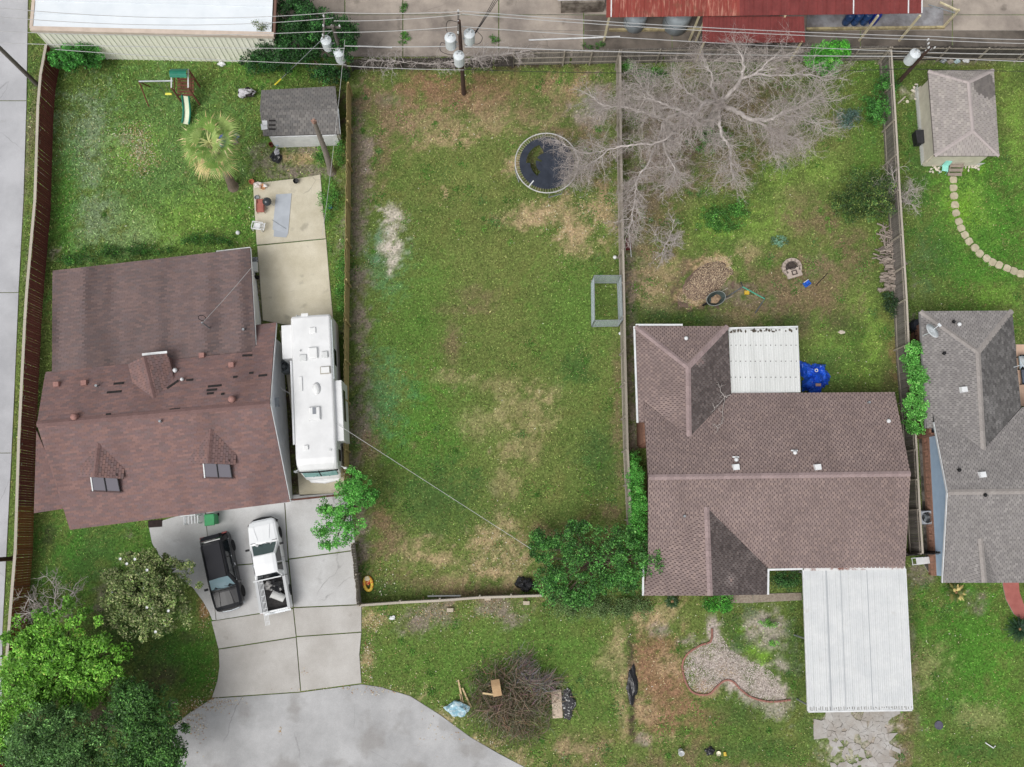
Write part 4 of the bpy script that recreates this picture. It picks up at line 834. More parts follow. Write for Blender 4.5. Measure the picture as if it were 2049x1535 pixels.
zr2=2.95; ez=2.2; hp=[(1857,142),(1988,140),(1999,312),(1870,312)]; r0,r1=(1938,165),(1947,262)
for pts,u in (([hp[0],r0,r1,hp[3]],(hp[0],hp[3])),([hp[1],r0,r1,hp[2]],(hp[1],hp[2])),([hp[0],hp[1],r0],(hp[0],hp[1])),([hp[3],hp[2],r1],(hp[3],hp[2]))):
    zz={hp[0]:ez,hp[1]:ez,hp[2]:ez,hp[3]:ez,r0:zr2,r1:zr2}; tri=[(*p,zz[p]) for p in pts[:2]]+[(*pts[-1],zz[pts[-1]])]
    pl=pl3(*tri)
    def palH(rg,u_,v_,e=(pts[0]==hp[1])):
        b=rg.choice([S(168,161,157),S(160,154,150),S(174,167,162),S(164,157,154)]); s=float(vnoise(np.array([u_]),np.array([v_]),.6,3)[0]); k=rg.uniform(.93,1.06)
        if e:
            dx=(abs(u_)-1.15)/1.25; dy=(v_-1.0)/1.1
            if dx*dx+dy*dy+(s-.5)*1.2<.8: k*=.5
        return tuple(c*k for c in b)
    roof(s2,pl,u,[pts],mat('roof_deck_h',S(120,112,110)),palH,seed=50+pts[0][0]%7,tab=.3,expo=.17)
for a,b in ((r0,r1),(hp[0],r0),(hp[1],r0),(hp[2],r1),(hp[3],r1)): caps(s2,P(*a,zr2 if a in(r0,r1) else ez),P(*b,zr2),mat('cap_shed',S(178,168,166),rnd=.05),L=.33,w=.12,pitch=.3)
M_CRM=mat('cream_wall',S(222,216,200),S(206,200,184),scale=2)
q=[P(x,y,ez) for x,y in hp]; walls(s2,q,2.15,M_CRM,.36); c2=sum(q,Vector())/4
# lattice skirt, steps
lat=MB(True); y0=min(p.y for p in q)+.3; x0=min(p.x for p in q)+.3; x1=max(p.x for p in q)-.3; ytop=max(p.y for p in q)-.3
for i in range(40):
    xx=x0+(x1-x0)*i/40; lat.bar((xx,y0,.02),(xx+.25,y0,.5),.025,.01); lat.bar((xx+.25,y0-.012,.02),(xx,y0-.012,.5),.025,.01)
for i in range(52):
    yy=y0+(ytop-y0)*i/52; lat.bar((x0-.1,yy,.02),(x0-.1,yy+.25,.5),.025,.01); lat.bar((x0-.112,yy+.25,.02),(x0-.112,yy,.5),.025,.01)
lat.build('lattice_skirt',M_WHITE,s2)
M_STEP=mat('weathered_plank',S(170,158,146),S(142,130,120),scale=5,rnd=.08,stretch=(1,6,6))
st=P(1908,322,.4)
for i in range(4):
    p=G(1908,330+i*7); MB(True).box((p.x,p.y,.55-.13*i),(.95,.21,.05)).build('step',M_STEP,s2)
for s in (-.42,.42): p=G(1908,328); p2=G(1908,352); MB(True).bar((p.x+s,p.y,.48),(p2.x+s,p2.y,.05),.05,.16).build('stringer',M_STEP,s2)
p=P(1903,315,1.7); MB(True).box((p.x+.1,y0+.02,1.3),(.95,.05,1.55)).build('door',mat('shed_door',S(150,142,136),S(134,126,120),scale=3),s2)
EXCL.append([(p.x*1.,p.y) for p in q]); EXCL.append(pxpoly([(520,190),(690,185),(690,282),(530,286)]))
# ================================================================== fences
def fence(label, tops, h, m, side=1, cap=None, pw=.14, gap=.006, rails=2, lean=0., name='wooden_fence', post_mat=None, railmat=None, group='wooden yard fences', h2=None, mfun=None, posth=0., missing=0., seed=0, dog=True, railside=None):
    """tops: picture points of the fence top; side=+1 rails to the left of travel"""
    rg=random.Random(seed); pts=[P(a,b,h) for a,b in tops]; pts=[Vector((p.x,p.y,0)) for p in pts]
    o=thing(name,label,'fence',tuple(pts[0]),0,group); inv=MW[o.name].inverted(); post_mat=post_mat or m; railmat=railmat or post_mat
    b=MB(); w=pw/2; t=.011; ch=.03 if dog else .001
    prof=[(-w,0),(w,0),(w,h-ch),(w-ch,h),(-w+ch,h),(-w,h-ch)]
    b.add([(x,-t,z) for x,z in prof]+[(x,t,z) for x,z in prof],[(0,1,2,3,4,5),(11,10,9,8,7,6)]+[(i,6+i,6+(i+1)%6,(i+1)%6) for i in range(6)])
    mesh={}
    def gm(mm):
        if mm.name not in mesh: mesh[mm.name]=shared(b,'picket',mm)
        return mesh[mm.name]
    tot=0
    for i in range(len(pts)-1):
        a,c=pts[i],pts[i+1]; d=c-a; L=d.length; d.normalize(); nrm=Vector((-d.y,d.x,0))*side; ang=math.atan2(d.y,d.x)
        n=max(1,int(L/(pw+gap))); step=L/n
        for k in range(n):
            if rg.random()<missing: continue
            p=a+d*(step*(k+.5)); mm=mfun(p) if mfun else m
            inst(gm(mm),'picket',o,inv@(p+nrm*rg.uniform(-.004,.004)),(R(rg.uniform(-1,1))+lean*side,R(rg.uniform(-.6,.6)),ang),(1,1,rg.uniform(.985,1.01))); tot+=1
        nb=max(1,round(L/2.4))
        for k in range(nb+1):
            if k==nb and i<len(pts)-2: continue
            p=a+d*(L*k/nb)+nrm*.09; MB(True).bar(p-Zv*.05,p+Zv*(h+posth),.09).build('post',post_mat,o)
        for r in range(rails):
            z=.3+(h-.55)*r/max(1,rails-1)
            for k in range(nb): MB(True).bar(a+d*(L*k/nb)+nrm*.035+Zv*z,a+d*(L*(k+1)/nb)+nrm*.035+Zv*z,.04,.09).build('rail',railmat,o)
        if cap:
            for k in range(nb): MB(True).bar(a+d*(L*k/nb)-nrm*.09*cap[1]+Zv*(h+.02),a+d*(L*(k+1)/nb-.01)-nrm*.09*cap[1]+Zv*(h+.02),cap[2],.035).build('cap_rail',cap[0],o)
    return o
def wood(n,c1,c2,rnd=.15): return mat(n,c1,c2,scale=5,rnd=rnd,rough=.9,stretch=(8,8,1),fine=.1,fscale=30)
W_MAR=wood('stained_maroon',S(118,66,60),S(100,54,50),.07); W_RUST=wood('stained_rust',S(146,96,62),S(122,76,48)); W_YEL=wood('new_pine',S(190,172,124),S(164,148,102),.1); W_GREY=wood('weathered_grey',S(140,134,128),S(106,101,97),.2); W_TAN=wood('weathered_tan',S(172,164,152),S(142,134,124),.12); W_CAP=wood('cap_tan',S(196,188,176),S(172,164,152),.05); W_DK=wood('weathered_dark',S(98,92,88),S(72,68,66),.2); W_PALE=wood('pale_wood',S(198,190,178),S(170,160,146),.1)
ysplit=G(40,1012).y
fence('long maroon stained fence along the concrete alley, turning rust brown',[(95,90),(84,150),(79,210),(73,400),(57,580),(53,640),(41,880),(34,1100),(22,1250),(16,1330)],1.8,W_MAR,side=-1,cap=(W_CAP,-1,.17),pw=.14,gap=.012,rails=3,post_mat=W_TAN,mfun=lambda p: W_MAR if p.y>ysplit else W_RUST,seed=1)
fence('straight new pine fence beside the motorhome',[(694,165),(692,400),(689,640),(688,800),(688,900),(691,985)],1.8,W_YEL,side=1,pw=.15,gap=.003,seed=2,dog=False)
fence('short weathered fence between driveway and lawn',[(702,1088),(709,1150),(714,1212)],1.5,W_TAN,side=1,seed=3)
fence('weathered grey fence between the trampoline lawn and the dead tree',[(1241,112),(1243,300),(1247,500),(1251,700),(1256,900),(1263,1040),(1266,1100)],1.8,W_TAN,side=-1,seed=4,cap=(W_TAN,0,.12))
fence('low pale timber fence across the front of the middle lawn',[(716,1212),(800,1206),(880,1202),(960,1196),(1086,1192)],1.0,W_PALE,side=1,seed=5,cap=(W_PALE,0,.13),rails=2,dog=False)
fence('sagging dark back fence covered in dead vines',[(700,119),(800,117),(900,116),(1026,112)],1.3,W_DK,side=-1,seed=6,missing=.06)
fence('grey back fence with exposed rails behind the trampoline lawn',[(1028,102),(1130,100),(1240,98)],1.8,W_GREY,side=-1,seed=7,rails=3,railmat=W_TAN,post_mat=W_TAN,missing=.03)
fence('grey back fence with exposed rails behind the dead tree',[(1244,98),(1400,95),(1600,95),(1782,92)],1.8,W_GREY,side=-1,seed=8,rails=3,railmat=W_TAN,post_mat=W_TAN,missing=.02)
fence('dark grey back fence behind the cream garden shed',[(1786,92),(1900,92),(2060,94),(2200,95)],1.8,W_DK,side=-1,seed=9,rails=3,railmat=W_TAN,post_mat=W_TAN)
fence('weathered grey fence between the dead tree yard and the shed yard',[(1783,100),(1792,240),(1800,380),(1806,470),(1814,600),(1818,690),(1827,800),(1834,900),(1840,1020),(1846,1108)],1.8,W_GREY,side=-1,seed=10,cap=(W_PALE,0,.12),post_mat=W_TAN)
fence('short dark gate fence between the brown and grey houses',[(1815,1112),(1846,1110),(1884,1108)],1.7,W_DK,side=1,seed=11)
# rusty drive gate by the motorhome
g=thing('gate','rusty brown low metal gate in front of the motorhome','gate',tuple(G(640,997)))
M_RUST=mat('rust',S(110,70,58),S(80,52,46),scale=6)
for z in (.12,.5,.9): MB(True).tube([G(588,1001)+Zv*z,G(694,990)+Zv*z],.035,8).build('rail',M_RUST,g)
for i in range(14): a=G(588+106*i/13,1001-11*i/13); MB(True).tube([a+Zv*.1,a+Zv*.9],.018,6).build('bar',M_RUST,g)
MB(True).bar(G(695,989),G(695,989)+Zv*1.3,.12).build('post',W_DK,g)
lg=thing('lattice_gate','tan wooden lattice gate beside the brown house','gate',tuple(G(1258,675)))
a,b=G(1254,676),G(1275,676)
for i in range(12):
    t=i/12; MB(True).bar(a+(b-a)*t+Zv*.1,a+(b-a)*min(1,t+.4)+Zv*1.5,.03,.012).build('slat',W_TAN,lg); MB(True).bar(a+(b-a)*min(1,t+.4)+Zv*.1+Vector((0,.014,0)),a+(b-a)*t+Zv*1.5+Vector((0,.014,0)),.03,.012).build('slat',W_TAN,lg)
# ================================================================== poles and wires
W_POLE=mat('pole_wood',S(84,66,58),S(62,48,44),scale=4,stretch=(6,6,.6)); W_POLEG=mat('pole_wood_grey',S(118,112,106),S(92,88,84),scale=4,stretch=(6,6,.6)); M_TRANS=mat('transformer_grey',S(220,226,230),S(204,211,216),scale=3,rough=.45); M_WIRE=mat('wire_alum',S(196,196,196),rough=.5,metal=.2); M_CABLE=mat('cable_black',S(48,47,50),rough=.6); M_PORC=mat('porcelain',S(206,208,210),rough=.3)
def htop(base,pyt):
    k=(NAD[1]-pyt)/(NAD[1]-base[1]); return HC*(1-1/k)
def pole(label,base,h,m,trans=(),arm=None,r=.15):
    p=G(*base); o=thing('utility_pole',label,'utility pole',tuple(p),0,'utility poles along the back fences')
    MB().tube([(0,0,-.1),(0,0,h*.5),(0,0,h)],[r,r*.85,r*.68],12).build('shaft',m,o)
    for dx,dy,z,rr,hh in trans:
        t=MB().lathe([(rr*.8,-hh/2),(rr,-hh/2+.05),(rr,hh/2-.06),(rr*1.06,hh/2-.05),(rr*1.04,hh/2),(rr*.6,hh/2+.1),(.03,hh/2+.13)],(dx,dy,z),16).build('transformer',M_TRANS,o,smooth=False)
        MB().tube([(dx*.3,dy*.3,z+.1),(dx,dy,z+.1)],.05,6).build('bracket',M_GALV,o)
        for s in (-.12,.12): MB().lathe([(.035,0),(.05,.06),(.035,.1),(.05,.16),(.03,.22)],(dx+s,dy,z+hh/2+.06),8).build('bushing',M_PORC,t)
        MB().lathe([(.05,0),(.06,.1),(.04,.14)],(dx,dy+rr*.5,z+hh/2+.05),8).build('lid_knob',M_GALV,t)
    if arm:
        for (x0,y0,z0,x1,y1,z1) in arm:
            a=MB().bar((x0,y0,z0),(x1,y1,z1),.11,.13).build('crossarm',W_POLEG,o)
            for t in (.04,.5,.96): MB().lathe([(.03,0),(.06,.05),(.04,.09),(.06,.14),(.03,.2)],(x0+(x1-x0)*t,y0+(y1-y0)*t,z0+(z1-z0)*t+.06),8).build('insulator',M_PORC,a)
    return o
hC=htop((928,188),26)
pole('dark brown utility pole with three transformers behind the lawn',(928,188),hC,W_POLE,[(-.6,.1,hC*.72,.34,1.0),(.55,.2,hC*.76,.33,.9),(-.12,-.45,hC*.6,.33,.95)],[(-.05,-.75,hC-.25,-.05,.75,hC-.25)])
b2=(697,152); h2_=htop(b2,42)
pole('vine wrapped utility pole with two transformers by the warehouse',b2,h2_,W_POLEG,[(-.7,.0,h2_*.66,.33,.9),(.02,-.48,h2_*.56,.33,.95)],[(-.55,-.7,h2_-.1,-.55,.7,h2_-.1),(-.6,.1,h2_-.3,.45,.1,h2_-.3)])
b3=(1792,171); h3_=htop(b3,86)
pole('dark utility pole with one white transformer beside the cream shed',b3,h3_,W_POLE,[(-.68,-.1,h3_*.78,.34,1.0)],[(-.15,-.1,h3_-.05,-.15,.5,h3_-.05),(-.1,.0,h3_-.5,.5,.2,h3_-.5)])
pole('grey utility pole on the verge by the alley, leaving the frame',(74,169),11.5,W_POLEG); pole('dark utility pole at the left edge beside the rust brown fence',(24,1118),9.5,W_POLE,r=.14)
# conductors, loops and cutouts around the transformers
def loop(label,pts,r=.018,m=M_CABLE,name='cable_loop',cat='cable'):
    return MB(True).tube(pts,r,6).build(name,m,None,label=label,cat=cat)
def smooth_path(cps,n=10):
    cps=[Vector(c) for c in cps]; out=[]
    for i in range(len(cps)-1):
        p0=cps[max(i-1,0)];p1=cps[i];p2=cps[i+1];p3=cps[min(i+2,len(cps)-1)]
        for k in range(n):
            t=k/n; out.append(.5*((2*p1)+(p2-p0)*t+(2*p0-5*p1+4*p2-p3)*t*t+(3*p1-p0-3*p2+p3)*t**3))
    return out+[cps[-1]]
loop('black jumper loop on the left of the three transformer pole',smooth_path([P(918,45,hC-.6),P(897,42,7),P(893,60,6),P(902,70,6)])); loop('black jumper loop below the left transformers',smooth_path([P(902,95,5),P(884,85,5.2),P(882,102,4.8),P(905,110,4.4),P(915,100,4.6)])); loop('black jumper loop on the right of the three transformer pole',smooth_path([P(935,85,5.4),P(957,88,5.6),P(965,75,6),P(952,62,6.2),P(940,60,6.4)]))
def wire(label,A,Bq,sag=.3,r=.018,m=M_WIRE,n=22,name='power_line'):
    a,b=Vector(A),Vector(Bq); pts=[]
    for i in range(n+1):
        t=i/n; p=a+(b-a)*t; p.z-=sag*4*t*(1-t); pts.append(p)
    return MB(True).tube(pts,r,5).build(name,m,None,label=label,cat='power line',group='overhead lines')
T1=h2_-.0; 
wire('topmost line from the alley to the vine wrapped pole',P(-60,10,10),P(666,25,h2_),.9); wire('second line from the alley to the vine wrapped pole',P(-60,29,10),P(667,36,h2_),.9); wire('third line crossing the white warehouse roof edge',P(-60,60,9.5),P(665,62,h2_),.5)
wire('lower line across the cream warehouse wall',P(-60,84,7.5),P(690,97,5.5),.2); wire('lowest line along the foot of the cream wall',P(110,99,5.),P(693,130,4.),.2)
wire('topmost line between the two transformer poles',P(666,25,h2_+.1),P(925,23,hC),.15); wire('second line between the two transformer poles',P(668,42,h2_),P(922,29,hC),.2); wire('third line between the two transformer poles',P(668,65,h2_),P(920,53,hC-.6),.15)
wire('lower pair, upper cable between the two transformer poles',P(690,92,5.6),P(922,92,5.2),.1,.03); wire('lower pair, bottom cable above the back fence',P(694,132,4),P(928,140,3.8),.1,.018,M_WIRE)
wire('topmost line to the pole by the cream shed',P(925,22,hC),P(1864,73,h3_),.35,.022); wire('second line to the pole by the cream shed',P(925,28,hC),P(1866,80,h3_),.35,.022); wire('third line to the pole by the cream shed',P(920,53,hC-.6),P(1858,105,h3_-1),.25,.022)
wire('lower cable behind the dead tree above the fence',P(928,92,5.2),P(1838,113,h3_-2),.3,.03); wire('lowest cable crossing the top of the dead tree',P(928,139,3.8),P(1800,138,4.2),.5,.018,M_CABLE)
wire('topmost line leaving right from the shed pole',P(1864,73,h3_),P(2130,80,h3_),.1,.021); wire('second line leaving right from the shed pole',P(1866,80,h3_),P(2130,88,h3_),.1,.021); wire('third line leaving right from the shed pole',P(1858,105,h3_-1),P(2130,108,h3_-1),.1,.021); wire('lower cable leaving right above the dark back fence',P(1838,113,h3_-2),P(2130,125,5),.1,.021); wire('lowest cable leaving right over the cream shed',P(1800,137,4.2),P(2130,143,4.2),.1,.018,M_CABLE)
for i,dx in enumerate((0,5,10)): wire(['left','middle','right'][i]+' of three black cables climbing from the transformers to the top edge',P(934+dx*.6,92-dx,5.5),P(1004+dx,-30,7),.15,.02,M_CABLE)
wire('thin service cable crossing the middle lawn diagonally',P(560,775,3.2),P(1062,1098,3.6),.25,.014); wire('service cable from the vine pole over the shed to the patio mast',P(690,80,6.2),P(645,470,3.2),.3,.012); wire('cable from the rear roof mast to the house corner',pm+Zv*1.4,P(505,533,2.6),.1,.014); wire('guy wire from the vine pole with yellow guard',P(662,62,h2_-.2),G(548,172),.0,.02,M_GALV)
ga,gb_=P(662,62,h2_-.2),G(548,172); MB(True).tube([gb_+(ga-gb_)*.02,gb_+(ga-gb_)*.14],.05,8).build('guy_guard',mat('yellow_plastic',S(226,210,70),rough=.5),None,label='yellow plastic guard on the guy wire behind the shed',cat='guy guard')
for pts,lab in (([(1058,82),(1240,75)],'long white pipe lying on the yard concrete'),([(930,95),(1018,97)],'short white pipe lying right of the transformer pole'),([(695,93),(785,97)],'white pipe lying left of the transformer pole')):
    MB(True).tube([G(*pts[0])+Zv*.1,G(*pts[1])+Zv*.1],.055,8).build('pipe',M_WHITE,None,label=lab,cat='pipe',group='white pipes')
# ================================================================== vehicles (local x = forward)
def ring_loft(mb,sts,closed_ends=True):
    """sts: list of (x,[(y,z)...]) half outlines from bottom to top centre; mirrored"""
    rings=[]
    for x,h in sts:
        pts=[(x,y,z) for y,z in h]+[(x,-y,z) for y,z in reversed(h) if y>1e-4]
        rings.append(pts)
    n=len(rings[0]); vs=[p for r in rings for p in r]; fs=[]
    for i in range(len(rings)-1):
        for j in range(n-1): fs.append((i*n+j,(i+1)*n+j,(i+1)*n+j+1,i*n+j+1))
        fs.append((i*n+n-1,(i+1)*n+n-1,(i+1)*n,i*n))
    fs+=[tuple(range(n)),tuple((len(rings)-1)*n+j for j in range(n-1,-1,-1))]
    return mb.add(vs,fs)
M_TYRE=mat('tyre',S(38,38,40),S(28,28,30),scale=10,rough=.9); M_RIM=mat('rim',S(150,152,156),rough=.35,metal=.7)
def wheel(parent,x,y,r=.36,w=.24):
    m=Matrix.Rotation(R(90),4,'X')
    t=MB().lathe([(r*.6,-w/2),(r*.93,-w/2),(r,-w*.35),(r,w*.35),(r*.93,w/2),(r*.6,w/2)],(x,y,r),20,m=m).build('tyre',M_TYRE,parent)
    MB().lathe([(.05,-w*.45),(r*.58,-w*.4),(r*.62,w*.4),(.05,w*.45)],(x,y,r),12,m=m).build('rim',M_RIM,t)
def quad(parent,pts,m,name,t=.012,**k):
    pts=[Vector(p) for p in pts]; n=(pts[1]-pts[0]).cross(pts[2]-pts[0]).normalized()*t
    return MB().add([p+n for p in pts]+[p-n for p in pts],[tuple(range(len(pts))),tuple(range(2*len(pts)-1,len(pts)-1,-1))]+[(i,len(pts)+i,len(pts)+(i+1)%len(pts),(i+1)%len(pts)) for i in range(len(pts))]).build(name,m,parent,**k)
def body_sec(w,zb,zs,crown=.03,zlow=.28): return [(w*.9,zlow),(w,zlow+.12),(w,zb-.12),(w*.965,zb),(w*.80,zs),(w*.4,zs+crown*.8),(0,zs+crown)]
M_NAVY=mat('black_paint',S(24,25,31),S(20,21,26),scale=1,rough=.3,spec=.35,coat=.08); M_WPAINT=mat('white_car_paint',S(238,240,242),rough=.3,spec=.5,coat=.3); M_WS=glass('windscreen',S(118,142,152),.12); M_WIN=glass('car_window',S(26,32,36),.08); M_WSG=glass('windscreen_green',S(46,72,70),.1); M_LAMP=mat('headlamp',S(216,220,224),rough=.15,spec=.8); M_TAIL=mat('tail_lamp',S(150,30,28),rough=.25); M_CHROME=mat('chrome',S(190,194,198),rough=.2,metal=.9)
def cabin(o,sts,paint,ws,win):
    # sts: base & roof outline; builds pillars/roof as one shell and glass panels proud of it
    xb0,xt0,xt1,xb1,wb,wt,zb,zt=sts   # front base x, front roof x, rear roof x, rear base x
    mb=MB(); ring_loft(mb,[(xb0,[(wb*.98,zb-.05),(wb*.98,zb),(wb*.5,zb+.02),(0,zb+.03)]),(xt0,[(wb,zb-.05),(wt,zt-.06),(wt*.7,zt-.005),(0,zt+.015)]),((xt0+xt1)/2,[(wb,zb-.05),(wt*1.01,zt-.05),(wt*.7,zt+.01),(0,zt+.03)]),(xt1,[(wb,zb-.05),(wt*.98,zt-.07),(wt*.7,zt-.02),(0,zt)]),(xb1,[(wb*.97,zb-.05),(wb*.96,zb),(wb*.5,zb+.02),(0,zb+.03)])])
    c=mb.build('cabin',paint,o,smooth=False,bevel=.02)
    e=.02; quad(c,[(xb0-.06,wb*.86,zb+.05),(xb0-.02,0,zb+.075),(xb0-.06,-wb*.86,zb+.05),(xt0+.07,-wt*.86,zt-.045),(xt0+.05,0,zt-.01),(xt0+.07,wt*.86,zt-.045)],ws,'windscreen',t=.03)
    quad(c,[(xb1+.06,-wb*.84,zb+.07),(xb1+.06,wb*.84,zb+.07),(xt1-.05,wt*.84,zt-.06),(xt1-.05,-wt*.84,zt-.06)],win,'rear_window',t=.04)
    for s in (1,-1):
        f=lambda x,k: (x,s*(wb+(wt-wb)*k+.012),zb+.03+(zt-.11-zb)*k)
        xs=[xb0-.35,xt0-.12,(xt0+xt1)/2+.03,(xt0+xt1)/2-.04,xt1+.12,xb1+.35]
        quad(c,[f(xs[0],.05),f(xs[2],.05),f(xs[2],.95),f(xs[1],.95)][::s],win,'side_window',t=.012); quad(c,[f(xs[3],.05),f(xs[5],.05),f(xs[4],.95),f(xs[3],.95)][::s],win,'side_window',t=.012)
        MB().bar((xs[0]+.05,s*(wb+.015),zb+.01),(xs[5]-.05,s*(wb+.015),zb+.01),.02,.03).build('window_trim',M_CHROME,c)
    return c
# black SUV
p=G(452,1143); suv=thing('parked_suv','dark navy black SUV parked nose down the driveway','car',(p.x,p.y,.05),math.atan2(-143,39))
W_=.9
bd=MB(); ring_loft(bd,[(2.3,body_sec(.62*1.1,.62,.66,zlow=.34)),(2.22,body_sec(.78,.78,.84)),(2.0,body_sec(.86,.9,.95)),(1.2,body_sec(W_,.98,1.04,.035)),(.6,body_sec(W_,1.02,1.06,.02)),(-1.4,body_sec(W_,1.04,1.07,.02)),(-2.1,body_sec(.88,1.0,1.05)),(-2.3,body_sec(.8,.9,.98,zlow=.36))])
bd=bd.build('body',M_NAVY,suv,bevel=.02); cabin(suv,(1.0,.3,-1.85,-2.15,.84,.66,1.03,1.70),M_NAVY,M_WS,M_WIN)
for x in (1.42,-1.4):
    for s in (.8,-.8): wheel(suv,x,s,.37)
quad(suv,[(.32,-.5,1.735),(.32,.5,1.735),(-1.7,.5,1.735),(-1.7,-.5,1.735)][::-1],mat('black_roof',S(28,29,36),rough=.4,spec=.2),'roof_panel',t=.01)
for s in (1,-1):
    MB().tube([(.2,s*.6,1.72),(.1,s*.6,1.79),(-1.6,s*.6,1.79),(-1.75,s*.6,1.72)],.02,6).build('roof_rail',M_BLACK,suv); MB().box((.82,s*1.02,1.1),(.14,.22,.15)).build('mirror',M_NAVY,suv,bevel=.02)
    quad(suv,[(2.24,s*.42,.74),(2.12,s*.78,.76),(2.04,s*.78,.86),(2.16,s*.42,.86)][::s],M_LAMP,'headlight',t=.03); quad(suv,[(-2.3,s*.55,.85),(-2.3,s*.82,.85),(-2.24,s*.8,1.05),(-2.24,s*.55,1.05)][::-s],M_TAIL,'tail_light',t=.03)
    MB().tube([(1.15,s*.3,1.088),(2.0,s*.42,.985)],.012,5).build('hood_crease',M_NAVY,suv)
MB().tube([(2.05,.85,.5),(2.3,.5,.5),(2.36,0,.5),(2.3,-.5,.5),(2.05,-.85,.5)],.09,8).build('bumper',M_CHROME,suv); MB().bar((-2.22,0,1.66),(-2.02,0,1.72),1.1,.03).build('spoiler',M_NAVY,suv)
for s in (.1,-.5): MB().tube([(1.02,s+.5,1.10),(.86,s,1.2)],.012,5).build('wiper',M_BLACK,suv)
# white pickup
p=G(545,1129); pk=thing('pickup_truck','white pickup truck with loaded bed and roof rack pipes','pickup truck',(p.x,p.y,.05),math.atan2(173,-37.5))
W_=.92; bd=MB(); ring_loft(bd,[(2.78,body_sec(.6,.66,.72,zlow=.36)),(2.66,body_sec(.78,.84,.9)),(2.4,body_sec(.87,.96,1.02)),(1.4,body_sec(W_,1.05,1.12,.04)),(.95,body_sec(W_,1.06,1.1,.02)),(-.75,body_sec(W_,1.06,1.09,.0))])
bd.build('body',M_WPAINT,pk,bevel=.02); cabin(pk,(1.35,.62,-.5,-.82,.86,.68,1.06,1.68),M_WPAINT,M_WSG,M_WIN)
bed=thing  # bed built from walls
fl=MB().box((-1.75,0,.62),(2.0,1.5,.06)).build('bed_floor',mat('bed_liner',S(70,68,68),S(50,48,48),scale=6),pk)
for s in (1,-1):
    MB().box((-1.76,s*.84,.74),(2.02,.16,.72)).build('bed_side',M_WPAINT,pk,bevel=.03); MB().bar((-.78,s*.84,1.12),(-2.74,s*.84,1.12),.17,.03).build('bed_rail',mat('rail_grey',S(196,198,200)),pk)
    MB().box((1.1,s*1.04,1.14),(.13,.22,.17)).build('mirror',M_BLACK,pk,bevel=.02)
    quad(pk,[(2.68,s*.45,.8),(2.5,s*.8,.84),(2.42,s*.8,.95),(2.58,s*.45,.94)][::s],M_LAMP,'headlight',t=.03); quad(pk,[(-2.76,s*.74,.7),(-2.76,s*.91,.7),(-2.76,s*.91,1.05),(-2.76,s*.74,1.05)][::-s],M_TAIL,'tail_light',t=.02)
MB().box((-2.74,0,.78),(.1,1.54,.62)).build('tailgate',M_WPAINT,pk,bevel=.02); MB().box((-.8,0,.85),(.06,1.54,.5)).build('bed_front',M_WPAINT,pk); MB().tube([(2.5,.88,.55),(2.78,.5,.55),(2.84,0,.55),(2.78,-.5,.55),(2.5,-.88,.55)],.11,8).build('bumper',M_BLACK,pk); MB().bar((-2.88,-.8,.5),(-2.88,.8,.5),.12,.14).build('rear_bumper',M_CHROME,pk)
for s in (1,-1): MB().tube([(1.55,s*.35,1.165),(2.4,s*.5,1.06)],.012,5).build('hood_crease',M_WPAINT,pk); MB().bar((-.82,s*.8,1.1),(-.82,s*.8,1.75),.06).build('rack_post',M_WHITE,pk)
MB().bar((-.82,-.84,1.75),(-.82,.84,1.75),.07).build('rack_bar',M_WHITE,pk)
for s in (.1,-.5): MB().tube([(1.38,s+.45,1.12),(1.2,s,1.25)],.012,5).build('wiper',M_BLACK,pk)
for x in (1.8,-1.72):
    for s in (.8,-.8): wheel(pk,x,s,.38)
bm_=MW[pk.name]
def at(x,y,z): return bm_@Vector((x,y,z))
ld=thing('ladder','white pipe ladder lying in the pickup bed over the tailgate','ladder',tuple(at(-2,.55,1.15)),pk.rotation_euler.z)
for k in range(4): MB().bar((1.15,.12-.08*k,.05),(-1.5,.12-.08*k,.05),.03).build('rail',M_WHITE,ld)
for k in range(7): MB().bar((1.-.38*k,.14,.05),(1.-.38*k,-.14,.05),.025).build('rung',M_WHITE,ld)
def bag(label,c,r,m,seed,name='garbage_bag',grp=None):
    o=MB().blob((0,0,0),r,seed,.28,3).build(name,m,None,smooth=False,label=label,cat='bag',group=grp); o.location=c; return o
M_BAG=mat('black_bag',S(30,30,34),S(20,20,22),scale=6,rough=.25,spec=.6,bump=.8,bscale=9)
c=at(-1.35,-.3,.85); bag('black garbage bag behind the pickup cab',c,(.42,.36,.35),M_BAG,1); c=at(-1.25,.15,.82); bag('grey sack beside the bag in the pickup bed',c,(.3,.25,.26),mat('grey_sack',S(170,168,166),S(130,128,128),scale=5),2)
bn=thing('plastic_bin','grey white plastic bin lying in the pickup bed','bin',tuple(at(-1.95,-.28,.9)),pk.rotation_euler.z+.9); mm=Matrix.Rotation(R(82),4,'Y')
MB().lathe([(.2,-.4),(.22,-.38),(.28,.36),(.31,.37),(.31,.42),(.27,.42),(.2,-.3)],(0,0,0),16,m=mm).build('tub',mat('pale_plastic',S(206,206,204),S(190,190,188),scale=3),bn); MB().torus((.33,0,.05),.1,.015,12,5).build('handle',M_GALV,bn)
MB().bar((1.42,-.8,1.128),(1.42,.8,1.128),.03,.02).build('hood_seam',M_BLACK,pk); MB().box((-.79,0,.75),(.03,1.86,.62)).build('cab_gap',M_BLACK,pk)
for s in (1,-1): MB().bar((.28,s*.932,.45),(.28,s*.932,1.05),.012,.02).build('door_seam',M_BLACK,pk); MB().box((.1,s*.935,.98),(.16,.03,.03)).build('door_handle',M_GALV,pk); MB().bar((0,s*.912,.45),(0,s*.912,1.0),.012,.02).build('door_seam',M_BLACK,suv); MB().box((-.25,s*.915,.93),(.16,.03,.03)).build('door_handle',M_CHROME,suv)
